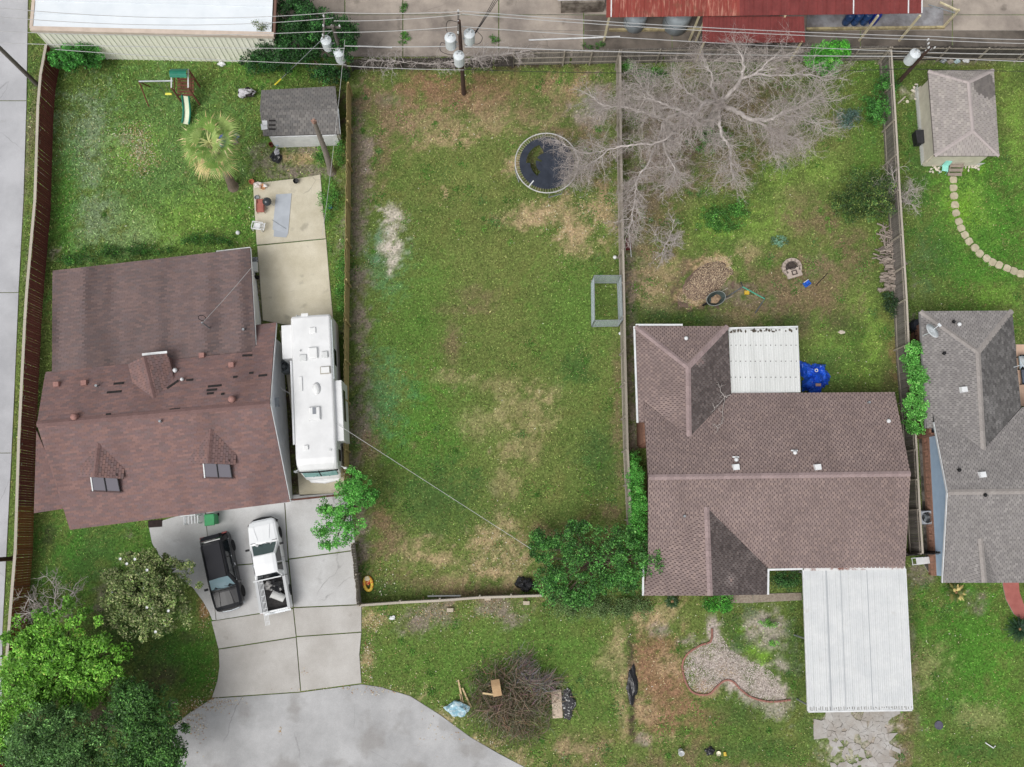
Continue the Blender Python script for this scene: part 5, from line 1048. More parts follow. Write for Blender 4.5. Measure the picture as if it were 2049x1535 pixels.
MB().bar((1.08,-.78,1.09),(1.08,.78,1.09),.03,.02).build('hood_seam',mat('seam_black',S(10,10,12)),suv)
# motorhome
pr=P(627,790,3.4); rv=thing('motorhome','long white motorhome parked between house and pine fence','motorhome',(pr.x,pr.y,.05),math.atan2(-322,25))
def rvsec(w,zt,zl=.45,rr=.14): return [(w*.96,zl),(w,zl+.15),(w,zt-rr),(w-rr*.4,zt-rr*.3),(w-rr,zt),(w*.4,zt+.03),(0,zt+.04)]
M_RV=mat('rv_white',S(234,235,236),S(222,223,224),scale=.8,rough=.45,fine=.015,fscale=3); hw=1.22; Lh=4.95
mb=MB(); ring_loft(mb,[(-Lh,rvsec(hw*.97,3.2)),(-Lh+.15,rvsec(hw,3.3)),(3.8,rvsec(hw,3.3)),(4.15,rvsec(hw,3.2,.45,.2)),(4.45,rvsec(hw*.97,2.9,.45,.3)),(4.72,rvsec(hw*.93,1.75,.45,.2)),(4.9,rvsec(hw*.86,1.35,.5,.15))]); mb.build('body',M_RV,rv,bevel=.03)
M_TEAL=glass('rv_windscreen',S(126,176,172),.1)
for s in (1,-1): quad(rv,[(4.50,s*.04,2.66),(4.50,s*1.02,2.6),(4.735,s*1.0,1.78),(4.755,s*.04,1.8)][::-s],M_TEAL,'windscreen',t=.05)
MB().tube([(4.53,1.16,2.62),(4.6,.0,2.74),(4.53,-1.16,2.62)],.04,6).build('screen_trim',M_BLACK,rv); MB().bar((4.5,0,2.7),(4.78,0,1.78),.06,.05).build('screen_pillar',M_BLACK,rv)
for s in (.5,-.5): MB().tube([(4.8,s,1.7),(4.72,s*.3,2.1)],.014,5).build('wiper',M_BLACK,rv)
MB().tube([(4.55,1.1,.75),(4.92,.8,.75),(5.02,0,.75),(4.92,-.8,.75),(4.55,-1.1,.75)],.16,8).build('bumper',M_RV,rv)
for s in (1,-1):
    a=MB().tube([(4.25,s*1.2,2.2),(4.4,s*1.45,2.25)],.03,6).build('mirror_arm',M_WHITE,rv); MB().box((4.42,s*1.5,2.0),(.12,.2,.42)).build('mirror',M_WHITE,a,bevel=.03)
    for x in (3.4,-2.6): wheel(rv,x,s*1.02,.45,.28)
    quad(rv,[(4.84,s*.6,1.05),(4.82,s*.95,1.05),(4.78,s*.95,1.25),(4.8,s*.6,1.25)][::s],M_LAMP,'headlight',t=.04)
    for x0,x1 in ((3.3,4.0),(1.0,2.2),(-2.9,-1.9)): 
        if s>0: quad(rv,[(x0,s*1.23,1.9),(x1,s*1.23,1.9),(x1,s*1.23,2.6),(x0,s*1.23,2.6)][::s],M_WIN,'side_window',t=.012)
# slide-outs (local +y = picture right for a south-facing vehicle)
so=MB().box((-3.45,-1.5,1.85),(2.1,.7,2.3)).build('slide_out',M_RV,rv,bevel=.03); so2=MB().box((1.0,1.4,1.9),(3.7,.5,2.1)).build('slide_out',M_RV,rv,bevel=.03)
quad(so2,[(-.3,1.66,1.9),(1.6,1.66,1.9),(1.6,1.66,2.6),(-.3,1.66,2.6)],M_WIN,'slide_window',t=.01)
MB().tube([(2.9,-1.28,3.22),(-2.2,-1.28,3.22)],.07,10).build('awning_roll',M_WHITE,rv); MB().bar((-4.6,1.24,3.12),(-.9,1.24,3.12),.05,.1).build('roof_gutter',mat('rv_trim',S(188,196,198)),rv)
M_RVG=mat('rv_grey',S(220,222,222),S(208,210,210),scale=3); M_RVW=mat('rv_plastic',S(236,237,237),S(228,229,229),scale=2)
def roofbox(x,y,lx,ly,h,m,n): return MB().box((x,y,3.34+h*.3),(lx,ly,h*.6),taper=.86).build(n,m,rv,bevel=.04)
roofbox(-3.95,.12,.42,.42,.14,M_RVW,'roof_vent'); roofbox(-2.55,.1,.72,.58,.3,M_RVW,'air_conditioner'); roofbox(-2.3,-.52,.44,.46,.18,M_RVG,'roof_vent'); roofbox(-2.4,.78,.44,.42,.16,M_RVG,'roof_vent'); k=roofbox(1.15,.05,.85,.72,.32,M_RVW,'air_conditioner'); MB().box((1.0,.05,3.54),(.4,.2,.05)).build('grille',mat('rv_grille',S(140,144,150)),k)
sk=roofbox(-1.45,.78,.5,.66,.06,mat('skylight_frame',S(168,164,154)),'skylight'); MB().box((-1.45,.78,3.42),(.36,.5,.03)).build('pane',M_RVW,sk)
MB().lathe([(.05,0),(.05,.12),(.02,.13)],(-2.75,-.68,3.33),8).build('vent_pipe',M_RVG,rv)
MB().lathe([(.3,0),(.32,.06),(.2,.18),(.03,.22)],(-.35,.2,3.33),14,m=Matrix.Diagonal((1.2,.75,1,1))).build('antenna_dome',M_RVW,rv,smooth=True); MB().box((-.7,-.72,3.37),(.9,.2,.08)).build('solar_strip',M_RVW,rv,bevel=.03); MB().box((3.15,-.55,3.39),(.26,.26,.12)).build('roof_vent',M_RVW,rv,bevel=.02); MB().box((3.4,.85,3.36),(.1,.14,.06)).build('horn',M_RVG,rv); MB().bar((-5.02,-.5,1.2),(-5.02,-.5,3.2),.05).build('ladder_rail',M_RVG,rv); MB().bar((-5.02,-.85,1.2),(-5.02,-.85,3.2),.05).build('ladder_rail',M_RVG,rv)
for z in (1.4,1.8,2.2,2.6,3.0): MB().bar((-5.02,-.85,z),(-5.02,-.5,z),.04).build('ladder_rung',M_RVG,rv)
MB().box((-4.98,-.35,3.25),(.18,.42,.12)).build('rear_camera_hood',M_RVW,rv)
EXCL.append(pxpoly([(570,690),(690,690),(700,985),(600,990)]))
# ================================================================== air conditioners
def ac(label,px,py,s=.75,h=.85,dark=False):
    p=G(px,py); o=thing('air_conditioner',label,'air conditioner',tuple(p),.05)
    m=mat('ac_case',S(158,166,172),S(140,148,154),scale=4,rough=.5) if not dark else mat('ac_case_pale',S(190,194,200),S(176,180,186),scale=4)
    mb=MB(); w=s/2
    for a,b in ((-w,0),(w,0),(0,-w),(0,w)): mb.box((a*.97,b*.97,h/2),((.04 if b==0 else s),(.04 if a==0 else s),h))
    n=24; vs=[]; fs=[]
    for i in range(n):
        t=2*math.pi*i/n; c,s_=math.cos(t),math.sin(t); k=w/max(abs(c),abs(s_)); vs+=[(c*k,s_*k,h),(c*w*.82,s_*w*.82,h)]
    fs=[(2*i,2*((i+1)%n),2*((i+1)%n)+1,2*i+1) for i in range(n)]; mb.add(vs,fs); mb.build('case',m,o)
    MB().lathe([(w*.8,h-.25),(w*.8,h-.24),(.02,h-.24)],(0,0,0),20).build('well',M_BLACK,o)
    for k in range(3 if dark else 5):
        t=2*math.pi*k/(3 if dark else 5); MB().box((math.cos(t)*w*.45,math.sin(t)*w*.45,h-.13),(w*.62,w*.3,.015),m=Matrix.Rotation(t,4,'Z')@Matrix.Rotation(.3,4,'X')).build('fan_blade',M_GALV if dark else mat('fan_grey',S(96,104,108)),o)
    MB().lathe([(.09,h-.15),(.09,h-.08),(.02,h-.07)],(0,0,0),12).build('hub',M_GALV,o)
    gr=MB()
    for rr in (.3,.5,.7): gr.torus((0,0,h+.01),w*rr*1.1,.006,24,4)
    for k in range(8): t=math.pi*k/8; gr.bar((math.cos(t)*w*.82,math.sin(t)*w*.82,h+.015),(-math.cos(t)*w*.82,-math.sin(t)*w*.82,h+.015),.008)
    gr.build('fan_guard',M_GALV,o)
ac('grey air conditioner between the white gable and the motorhome',573,738); ac('pale air conditioner on the side walk by the grey house',1843,1036,.85,.8,True)
# ================================================================== yard objects
# trampoline with torn mat
p=G(1096,332); c0=P(1094,326,.85); tr=thing('trampoline','round black trampoline with torn mat and white rim','trampoline',(c0.x,c0.y,0))
Rt=P(1157,326,.85).x-c0.x
MB().torus((0,0,.85),Rt,.04,56,8).build('rim',mat('rim_grey',S(206,206,204),S(186,186,184),scale=3),tr,smooth=True)
rr=[0,.2,.4,.6,.75,.9]; n=72; Rm=Rt*.87; mb=MB(); vs=[(0,0,.83)]; 
for r in rr[1:]+[1.0]:
    for j in range(n): t=2*math.pi*j/n; vs.append((Rm*r*math.cos(t),Rm*r*math.sin(t),.83-.05*(1-r)))
fs=[]; K=len(rr)
def torn(x,y):
    x/=Rm;y/=Rm
    a=((x+.38)/.30)**2+((y-.12)/.56)**2<1; b=((x+.0)/.32)**2+((y+.12)/.46)**2<1
    return a and not b
for k in range(K):
    for j in range(n):
        if k==0: f=(0,1+j,1+(j+1)%n)
        else: f=(1+(k-1)*n+j,1+k*n+j,1+k*n+(j+1)%n,1+(k-1)*n+(j+1)%n)
        cx=sum(vs[i][0] for i in f)/len(f); cy=sum(vs[i][1] for i in f)/len(f)
        if not torn(cx,cy): fs.append(f)
mb.add(vs,fs).build('mat',mat('tramp_mat',S(56,62,74),S(44,49,60),scale=2,rough=.75),tr)
sp=MB()
for j in range(72):
    t=2*math.pi*(j+.5)/72; sp.tube([(Rm*.99*math.cos(t),Rm*.99*math.sin(t),.835),(Rt*math.cos(t),Rt*math.sin(t),.85)],.016,4)
sp.build('springs',mat('spring_steel',S(170,165,150),rough=.5,metal=.3),tr)
for j in range(4):
    t=2*math.pi*j/4+.3; MB().tube([(Rt*math.cos(t-.22),Rt*math.sin(t-.22),.83),(Rt*math.cos(t-.22),Rt*math.sin(t-.22),.03),(Rt*math.cos(t+.22),Rt*math.sin(t+.22),.03),(Rt*math.cos(t+.22),Rt*math.sin(t+.22),.83)],.03,6).build('leg',M_GALV,tr)
MB().bar((-Rt*.58,-Rt*.82,.9),(-Rt*.42,-Rt*.6,.86),.07,.02).build('loose_strap',M_WHITE,tr)
# kennel
kn=thing('dog_kennel','galvanised chain link dog kennel against the grey fence','kennel',tuple(G(1215,600)))
top=[P(1189,551,1.8),P(1243,551,1.8),P(1246,640,1.8),P(1190,641,1.8)]; bot=[Vector((q.x,q.y,0)) for q in top]; M_WIRE2=mat('chain_link',S(182,194,198),rough=.5)
for i in range(4):
    a,b=bot[i],bot[(i+1)%4]; d=(b-a); L=d.length; d.normalize(); fr=MB(True); up=Zv*1.78
    for u,v in ((a,a+up),(b,b+up)): fr.tube([u,v],.024,6)
    for z in (.06,1.78): fr.tube([a+Zv*z,b+Zv*z],.024,6)
    fr=fr.build('frame_panel',M_GALV,kn); w=MB(True); s=.11; k=-1.78
    while k<L:
        for sg in (1,-1):
            x0,z0=k,.06; x1=k+1.72
            pa,pb=max(x0,0),min(x1,L); za,zb=.06+(pa-k),.06+(pb-k)
            if sg<0: za,zb=1.84-za,1.84-zb
            if pb>pa: w.bar(a+d*pa+Zv*za,a+d*pb+Zv*zb,.007)
        k+=s
    w.build('wire_mesh',M_WIRE2,fr)
EXC=None
# play set
ps=thing('play_set','wooden swing set tower with green canopy and slide','play set',tuple(G(362,185)))
M_PW=wood('play_wood',S(128,84,68),S(104,66,54)); M_GRN=mat('green_canopy',S(40,132,108),S(30,112,92),scale=2,rough=.55); M_SLD=mat('slide_cream',S(226,230,204),S(214,220,194),scale=2,rough=.35)
z=1.35; cs=[P(352,152,z),P(388,152,z),P(388,192,z),P(352,192,z)]; cs=[Vector((q.x,q.y,0)) for q in cs]; cc=sum(cs,Vector())/4; cs=[cc+(q-cc)*.92 for q in cs]
for q in cs: MB(True).bar(q,q+Zv*2.3,.09).build('post',M_PW,ps)
for k in range(6):
    t=(k+.5)/6; MB(True).bar(lerp(cs[0],cs[3],t)+Zv*1.2,lerp(cs[1],cs[2],t)+Zv*1.2,.15,.03).build('deck_board',M_PW,ps)
for i in range(4):
    if i!=2: MB(True).bar(cs[i]+Zv*1.75,cs[(i+1)%4]+Zv*1.75,.04,.1).build('guard_rail',M_PW,ps)
for i in (1,3): MB(True).bar(cs[i]+Zv*2.3,cs[(i+1)%4]+Zv*2.3,.07,.07).build('top_rail',M_WHITE,ps)
ct=MB(True); n=8
for k in range(n):
    t0,t1=k/n*.55,(k+1)/n*.55; h=lambda t: 2.35+.35*math.sin(math.pi*min(1,t/.55)*.8)
    a,b=lerp(cs[0],cs[3],t0),lerp(cs[1],cs[2],t0); c,d=lerp(cs[0],cs[3],t1),lerp(cs[1],cs[2],t1); ct.slab3([a+Zv*h(t0),b+Zv*h(t0),d+Zv*h(t1),c+Zv*h(t1)],.02)
ct.build('canopy',M_GRN,ps)
s0=lerp(cs[3],cs[2],.5)+Zv*1.2; s1=G(373,250)+Zv*.12
path=[lerp(s0,s1,t)+Zv*(-.28*math.sin(math.pi*t)) for t in [i/10 for i in range(11)]]; sl=MB(True); d=(s1-s0); d.z=0; sd=Vector((-d.y,d.x,0)).normalized()
for i in range(10):
    a,b=path[i],path[i+1]; sl.add([a-sd*.2,a+sd*.2,b+sd*.2,b-sd*.2],[(0,1,2,3)])
sl.build('slide_bed',M_SLD,ps)
for sg in (-1,1): MB(True).tube([q+sd*sg*.23+Zv*.1 for q in path],.06,6).build('slide_rail',M_GRN,ps)
b0=G(280,165); bt=Vector((b0.x,b0.y+.0,0)); beamz=2.0; e0=lerp(cs[0],cs[3],.5)+Zv*beamz; e1=P(278,163,beamz); MB(True).tube([e1,e0],.06,8).build('swing_beam',M_GALV,ps)
for s in (-.7,.7): MB(True).tube([e1,Vector((e1.x-.1,e1.y+s,0))],.045,6).build('swing_leg',M_PW,ps)
sw=lerp(e1,e0,.62); 
for s in (-.2,.2): MB(True).tube([sw+Vector((s,0,0)),Vector((sw.x+s,sw.y-.1,.5))],.012,5).build('swing_chain',M_GALV,ps)
MB(True).box((sw.x,sw.y-.1,.5),(.46,.16,.04)).build('swing_seat',mat('yellow_seat',S(232,228,96),rough=.5),ps,bevel=.02)
# patio clutter
gl=thing('kettle_grill','round black kettle grill on the patio','grill',tuple(G(540,412)+Zv*.05))
MB().lathe([(.04,.45),(.2,.5),(.28,.62),(.29,.7),(.28,.72),(.24,.84),(.12,.93),(.02,.95)],(0,0,0),20).build('bowl',mat('enamel',S(62,68,74),S(50,55,60),scale=2,rough=.25,spec=.6),gl,smooth=True)
for k in range(3): t=2.1*k; MB().tube([(.15*math.cos(t),.15*math.sin(t),.55),(.3*math.cos(t),.3*math.sin(t),0)],.015,6).build('leg',M_GALV,gl)
MB().torus((0,0,.98),.05,.012,10,5,m=Matrix.Rotation(1.57,4,'X')).build('lid_handle',M_BLACK,gl)
ot=thing('armchair','faded red folding armchair lying on the patio','chair',tuple(G(524,420)+Zv*.05),.05); M_OTR=mat('faded_red',S(176,110,98),S(158,96,86),scale=3)
MB().box((0,0,.32),(.52,.6,.14)).build('seat',M_OTR,ot,bevel=.03); MB().box((0,.42,.34),(.52,.34,.12),m=Matrix.Rotation(.15,4,'X')).build('backrest',M_OTR,ot,bevel=.03)
for a in (-.24,.24):
    MB().tube([(a,.5,.46),(a,-.25,.46),(a,-.28,.02)],.018,6).build('frame',mat('brown_frame',S(110,70,62)),ot); MB().bar((a*.7,.3,.42),(a*.7,.62,.42),.02).build('strap',M_RUST,ot)
wc=thing('lawn_chair','white plastic lawn chair on its back at the patio edge','chair',tuple(G(520,457)+Zv*.05),R(-8))
MB().box((-.12,0,.3),(.42,.46,.03)).build('seat',M_WHITE,wc)
for s in (-.24,.24): MB().bar((-.38,s,.5),(.3,s,.5),.05,.03).build('armrest',M_WHITE,wc)
for a in ((-.36,-.24),(-.36,.24),(.26,-.24),(.26,.24)): MB().bar((a[0],a[1],0),(a[0],a[1],.5),.045).build('leg',M_WHITE,wc)
for k in range(5): MB().bar((.1+.0,-.2+.1*k,.33),(.42,-.2+.1*k,.42),.035,.02).build('back_slat',M_WHITE,wc)
MB().bar((.42,-.26,.42),(.42,.26,.42),.05).build('back_rail',M_WHITE,wc); MB().bar((-.38,-.24,.5),(-.38,.24,.5),.04).build('front_rail',M_WHITE,wc)
sheet=thing('metal_sheet','flat grey metal sheet lying on the patio','sheet',tuple(G(566,432)+Zv*.05))
MB(True).prism(pxpoly([(553,390),(584,388),(577,468),(546,460)]),.06,.085).build('panel',mat('sheet_grey',S(184,190,198),S(170,176,184),scale=1,rough=.5),sheet); MB(True).prism(pxpoly([(549,460),(577,468),(573,476),(548,474)]),.06,.075).build('fold',mat('sheet_grey2',S(172,178,186)),sheet); MB(True).tube([G(545,441)+Zv*.1,G(573,459)+Zv*.1],.015,5).build('rod',M_GALV,sheet)
def pot(label,px,py,r,h,m,z=.05,lid=None,name='bucket',cat='bucket',grp=None,tilt=0):
    p=G(px,py); o=thing(name,label,cat,(p.x,p.y,z),0,grp); mm=Matrix.Rotation(tilt,4,'X')
    MB().lathe([(r*.8,0),(r,h),(r*.92,h),(r*.74,.03)],(0,0,(r*.5 if tilt else 0)),16,m=mm).build('body',m,o)
    if lid: MB().lathe([(r*1.03,h-.01),(r*1.03,h+.03),(.02,h+.035)],(0,0,0),16).build('lid',lid,o)
    return o
M_TERRA=mat('terracotta',S(196,128,100),S(176,108,82),scale=4)
pot('grey white flat planter on the patio corner',515,397,.16,.14,M_GALV,name='planter',cat='pot'); pot('black plastic pot on the patio top edge',594,363,.18,.24,M_BLACK,tilt=.5,name='planter',cat='pot'); pot('terracotta pot at the patio corner by the palm',505,366,.18,.2,M_TERRA,name='planter',cat='pot'); pot('orange tan pot beside the white sack',527,376,.2,.2,mat('tan_pot',S(222,176,134),S(206,160,120),scale=4),name='planter',cat='pot')
bag('white sack among the pots on the patio',G(517,372)+Zv*.15,(.24,.2,.16),mat('white_sack',S(232,226,222),S(210,196,190),scale=5),7,name='sack'); bag('small white bag on the tan pot',G(533,375)+Zv*.3,(.12,.1,.1),mat('white_sack2',S(236,232,230)),8,name='sack')
bk=pot('white paint bucket in front of the grey shed',557,292,.16,.34,M_WHITE,z=0,lid=mat('lid_blue',S(150,190,216))); pot('rusty red bucket in front of the grey shed',544,292,.15,.3,mat('rusty_bucket',S(140,82,66),S(110,64,54),scale=4),z=0)
bag('black bag with white rags below the grey shed',G(554,317)+Zv*.12,(.36,.34,.16),M_BAG,9); bag('white rags tumbling over the black bag',G(556,307)+Zv*.26,(.16,.24,.06),mat('rag',S(214,214,218),S(120,120,128),scale=9),10,name='rag')
pot('blue plastic lid in the grass by the pine fence',661,415,.15,.12,mat('blue_plastic',S(84,134,206),S(64,108,180),scale=3),z=0,name='tub',cat='tub')
def ball(label,px,py,r,m): p=G(px,py); return MB().lathe([(.01,-r)]+[(r*math.cos(a),r*math.sin(a)) for a in [R(x) for x in range(-70,90,20)]]+[(.01,r)],(0,0,0),14).build('ball',m,None,smooth=True,label=label,cat='ball').__setattr__('location',(p.x,p.y,r*.9))
ball('white ball in the grass north of the rear roof',477,467,.14,M_WHITE); ball('white ball left of the kennel, nearer the trampoline',1230,516,.13,M_WHITE); ball('white ball by the fence below the kennel',1241,668,.12,M_WHITE)
tl=thing('garden_cart','small white trailer with one wheel beside the rear roof corner','cart',tuple(G(513,538)),R(5)); MB().box((-.05,0,.42),(.5,.7,.3),taper=1.05).build('box',M_WMET,tl,bevel=.02); MB().box((0,.45,.5),(.5,.3,.2)).build('engine',mat('engine_grey',S(150,154,158),S(80,80,84),scale=9,contrast=(.45,.55)),tl); 
wheel(tl,0,-.65,.24,.14)
MB().tube([(0,-.3,.3),(0,-.62,.24)],.025,6).build('axle_arm',M_BLACK,tl)
# front door area
gb=thing('wheelie_bin','green wheeled rubbish bin under the front eave','bin',tuple(G(430,1040)+Zv*.05),R(6)); M_GB=mat('bin_green',S(72,160,104),S(58,140,90),scale=3,rough=.5)
MB().box((0,0,.5),(.52,.58,.95),taper=1.12).build('body',M_GB,gb,bevel=.03); MB().box((0,-.02,1.02),(.64,.72,.08),taper=.92).build('lid',M_GB,gb,bevel=.02); MB().tube([(-.25,.36,.95),(.25,.36,.95)],.02,6).build('handle',M_BLACK,gb)
for s in (-.27,.27): MB().lathe([(.1,-.03),(.1,.03),(.02,.03)],(s,.3,.1),12,m=Matrix.Rotation(1.57,4,'Y')).build('wheel',M_TYRE,gb)
ch=thing('white_bench','white slatted bench half under the front eave','bench',tuple(G(389,1040)+Zv*.05),R(6))
for k in range(5): MB().bar((-.38+.19*k,-.25,.45),(-.38+.19*k,.25,.45),.08,.03).build('seat_slat',M_WHITE,ch)
for a in (-.42,.42):
    MB().bar((a,-.27,.6),(a,.25,.6),.05,.04).build('armrest',M_WHITE,ch)
    for b in (-.25,.22): MB().bar((a,b,0),(a,b,.6),.05).build('leg',M_WHITE,ch)
MB().bar((-.45,.24,.85),(.45,.24,.85),.05,.5).build('backrest',M_WHITE,ch)
MB(True).prism(pxpoly([(297,1042),(325,1040),(325,1054),(298,1056)]),.05,.08).build('doormat',mat('mat_brown',S(58,46,44),S(44,36,34),scale=9),None,label='dark brown doormat at the driveway edge',cat='doormat')
mbx=thing('mailbox','grey mailbox on a tan post near the street','mailbox',tuple(G(354,1402)),R(20)); MB().bar((0,0,0),(0,0,1.05),.1).build('post',W_TAN,mbx); MB().bar((-.05,.15,1.05),(.1,.2,1.05),.1,.08).build('arm',W_TAN,mbx)
MB().box((0,-.12,1.2),(.2,.5,.2)).build('box',mat('mailbox_grey',S(82,86,92),S(70,74,80),scale=3,rough=.4),mbx,bevel=.06); MB().bar((.11,-.1,1.2),(.11,-.1,1.34),.02,.05).build('flag',M_TAIL,mbx)
MB(True).bar(G(8,1490)+Zv*.4,G(4,1620)+Zv*.4,.14,.8).build('red_barrier',mat('red_paint',S(206,54,70),S(186,44,60),scale=3),None,label='red painted low barrier at the bottom left edge',cat='barrier')
# middle lawn bits
rf=thing('pool_float','yellow and red inflatable float lying on the lawn','float',tuple(G(737,1168)),R(100))
MB().torus((0,0,.1),.3,.1,20,8,m=Matrix.Diagonal((1.35,.8,1,1))).build('ring',mat('float_yellow',S(240,206,84),S(234,120,60),scale=4,contrast=(.55,.6),rough=.35),rf,smooth=True); MB().blob((.1,0,.1),(.2,.14,.06),3,.1,2).build('seat',mat('float_red',S(206,70,60),S(240,200,120),scale=6,contrast=(.5,.55)),rf); MB().blob((.32,0,.2),(.16,.16,.09),4,.1,2).build('headrest',mat('float_pale',S(236,224,190)),rf)
bag('black garbage bag beside the bushes at the front fence',G(1050,1168)+Zv*.15,(.55,.4,.25),M_BAG,21); bag('black tarp strip twisted in the drain line',G(1265,1370)+Zv*.06,(.3,1.,.1),M_BAG,22,name='tarp'); bag('clear blue plastic bag at the street edge',G(916,1418)+Zv*.18,(.62,.42,.24),mat('blue_bag',S(142,188,206),S(196,216,222),scale=5,rough=.25,spec=.6,contrast=(.45,.6)),23)
for x,y,lab in ((976,1189,'pale concrete block on the front fence'),(901,1212,'pale broken block below the front fence'),(1053,1198,'cream block below the yellow fence end')): p=G(x,y); MB().box((0,0,.1),(.42,.24,.2),taper=.95).build('concrete_block',mat('pale_block',S(196,186,168),S(176,164,146),scale=5),None,label=lab,cat='block',group='loose concrete blocks',bevel=.02).location=(p.x,p.y-.25,0)
MB(True).tube([G(856,1193)+Zv*.08,G(922,1192)+Zv*.08],.05,8).build('pipe',M_WHITE,None,label='white plastic pipe lying behind the front fence',cat='pipe')
pot('white bucket at the bottom edge in the front grass',1361,1501,.18,.3,M_WHITE,z=0,tilt=.4); pot('white tub right of the bucket at the bottom edge',1437,1507,.14,.12,mat('cream_tub',S(240,236,214)),z=0,name='tub',cat='tub'); pot('yellow cup right of the white tub at the bottom edge',1450,1505,.1,.2,mat('yellow_cup',S(236,206,90)),z=0,tilt=1.2,name='cup',cat='cup'); bag('black scrap bag beside the white tub at the bottom edge',G(1420,1503)+Zv*.05,(.28,.22,.1),M_BAG,24,name='bag_scrap'); bag('white plastic scrap beside the front walk fence',G(785,1236)+Zv*.05,(.16,.12,.07),M_WHITE,25,name='plastic_scrap')
MB(True).lathe([(.26,0),(.26,.05),(.02,.055)],G(1878,1451),18).build('meter_lid',mat('lid_purple',S(98,96,112),S(84,82,96),scale=6),None,label='round grey lid set in the right front lawn',cat='lid')
MB(True).tube([G(1970,1485)+Zv*.08,G(1974,1488)+Zv*.08,G(1986,1496)+Zv*.1,G(1990,1492)+Zv*.08],.035,7).build('downspout',M_WHITE,None,label='bent white pipe piece in the right front grass',cat='pipe')
bag('crumpled white paper on the lawn under the warehouse wall',G(444,129)+Zv*.08,(.24,.16,.1),M_WHITE,26,name='paper'); bag('black and white cloth hanging in weeds left of the shed',G(496,192)+Zv*.35,(.55,.3,.3),mat('cloth_bw',S(196,194,200),S(50,46,46),scale=2.2,contrast=(.5,.54)),27,name='cloth'); bag('blue and teal tarp bundle under the palm',G(460,280)+Zv*.12,(.62,.5,.22),mat('tarp_teal',S(96,124,128),S(66,80,150),scale=3,contrast=(.48,.55)),28,name='tarp_bundle')
# ---------------------------------------------------------------- right back yard objects
wb=thing('wheelbarrow','dark green wheelbarrow beside the wood chip heap','wheelbarrow',tuple(G(1428,602)),R(205)); M_WB=mat('wb_green',S(72,84,82),S(56,66,64),scale=4,rough=.5)
vs=[];n=20
for r,z in ((.62,.62),(.6,.6),(.36,.3),(.02,.29)):
    for j in range(n): t=2*math.pi*j/n; vs.append((r*1.05*math.cos(t),r*.72*math.sin(t),z))
MB().add(vs,[(i*n+j,i*n+(j+1)%n,(i+1)*n+(j+1)%n,(i+1)*n+j) for i in range(3) for j in range(n)]).build('tray',M_WB,wb); MB().torus((0,0,.62),.63,.022,22,5,m=Matrix.Diagonal((1.05,.72,1,1))).build('rim',mat('wb_rim',S(150,154,150)),wb); MB().blob((-.05,0,.36),(.36,.26,.14),5,.2,2).build('load',mat('chips',S(176,150,120),S(120,100,84),scale=8),wb)
for s in (-.26,.26): MB().tube([(.5,s*.3,.22),(-.2,s,.3),(-1.05,s*1.2,.55)],.024,6).build('handle',W_TAN,wb); MB().tube([(-.35,s,.3),(-.45,s,.0),(-.2,s,.25)],.02,5).build('leg',M_BLACK,wb)
wheel(wb,.68,0,.2,.1)
sg=thing('swing_frame','small green toy swing frame lying on the lawn','swing',tuple(G(1507,588))); M_TG=mat('toy_green',S(92,170,144),S(74,150,126),scale=3)
a,b=P(1486,574,1.0),P(1530,598,1.0); MB(True).tube([a,b],.045,8).build('top_bar',M_TG,sg)
for q,off in ((a,(-.9,-.5)),(a,(.2,.6)),(b,(-.35,-.7)),(b,(.3,.4))): MB(True).tube([q,Vector((q.x+off[0],q.y+off[1],0))],.035,6).build('leg',mat('toy_grey',S(92,98,104)),sg)
m_=lerp(a,b,.3); MB(True).box((m_.x,m_.y,.45),(.3,.26,.2)).build('seat',mat('yellow_seat2',S(214,178,60)),sg,bevel=.03)
for s in (-.12,.12): MB(True).tube([m_+Vector((s,0,0)),Vector((m_.x+s,m_.y,.5))],.01,4).build('rope',M_WHITE,sg)
fp_=thing('fire_pit','grey block fire pit with square hearth slab','fire pit',tuple(G(1585,541)),R(17)); M_BLK=mat('grey_block',S(190,176,166),S(166,152,142),scale=4,rnd=.08)
blk=shared(MB().box((0,0,.1),(.36,.22,.2),taper=.93),'block',M_BLK)
for k in range(9): t=math.pi*(k/8*1.25-.12); inst(blk,'block',fp_,(.55*math.cos(t),.18+.5*math.sin(t),0),(0,0,t+math.pi/2))
MB().box((0,-.22,.1),(1.0,.62,.2)).build('hearth_slab',mat('hearth',S(196,182,172),S(174,160,150),scale=3),fp_,bevel=.02); hb=MB()
for (x,y,lx,ly) in ((0,-.1,.34,.05),(0,-.36,.34,.05),(-.15,-.23,.05,.28),(.15,-.23,.05,.28)): hb.box((x,y,.23),(lx,ly,.06))
hb.build('grate_frame',mat('charred',S(92,82,78),S(70,62,60),scale=6),fp_); MB().lathe([(.4,.01),(.38,.05),(.02,.04)],(0,.2,0),18).build('ash_bed',mat('ash',S(84,74,70),S(60,54,52),scale=6),fp_); MB().torus((0,.28,.22),.36,.03,20,5,m=Matrix.Diagonal((1,.7,1,1))).build('iron_ring',mat('iron',S(100,92,88),S(80,72,68),scale=5),fp_)
cr=thing('storage_crate','small bright blue crate by the fire pit','crate',tuple(G(1613,569)),R(35)); M_CRB=mat('crate_blue',S(52,116,222),S(40,98,200),scale=3,rough=.4)
MB().box((0,0,.03),(.36,.32,.03)).build('base',M_CRB,cr)
for x,y,lx,ly in ((.18,0,.025,.34),(-.18,0,.025,.34),(0,.16,.38,.025),(0,-.16,.38,.025)): MB().box((x,y,.15),(lx,ly,.26)).build('side',M_CRB,cr)
MB().bar((-.19,.17,.29),(.19,.17,.29),.04,.03).build('rim',M_WHITE,cr)
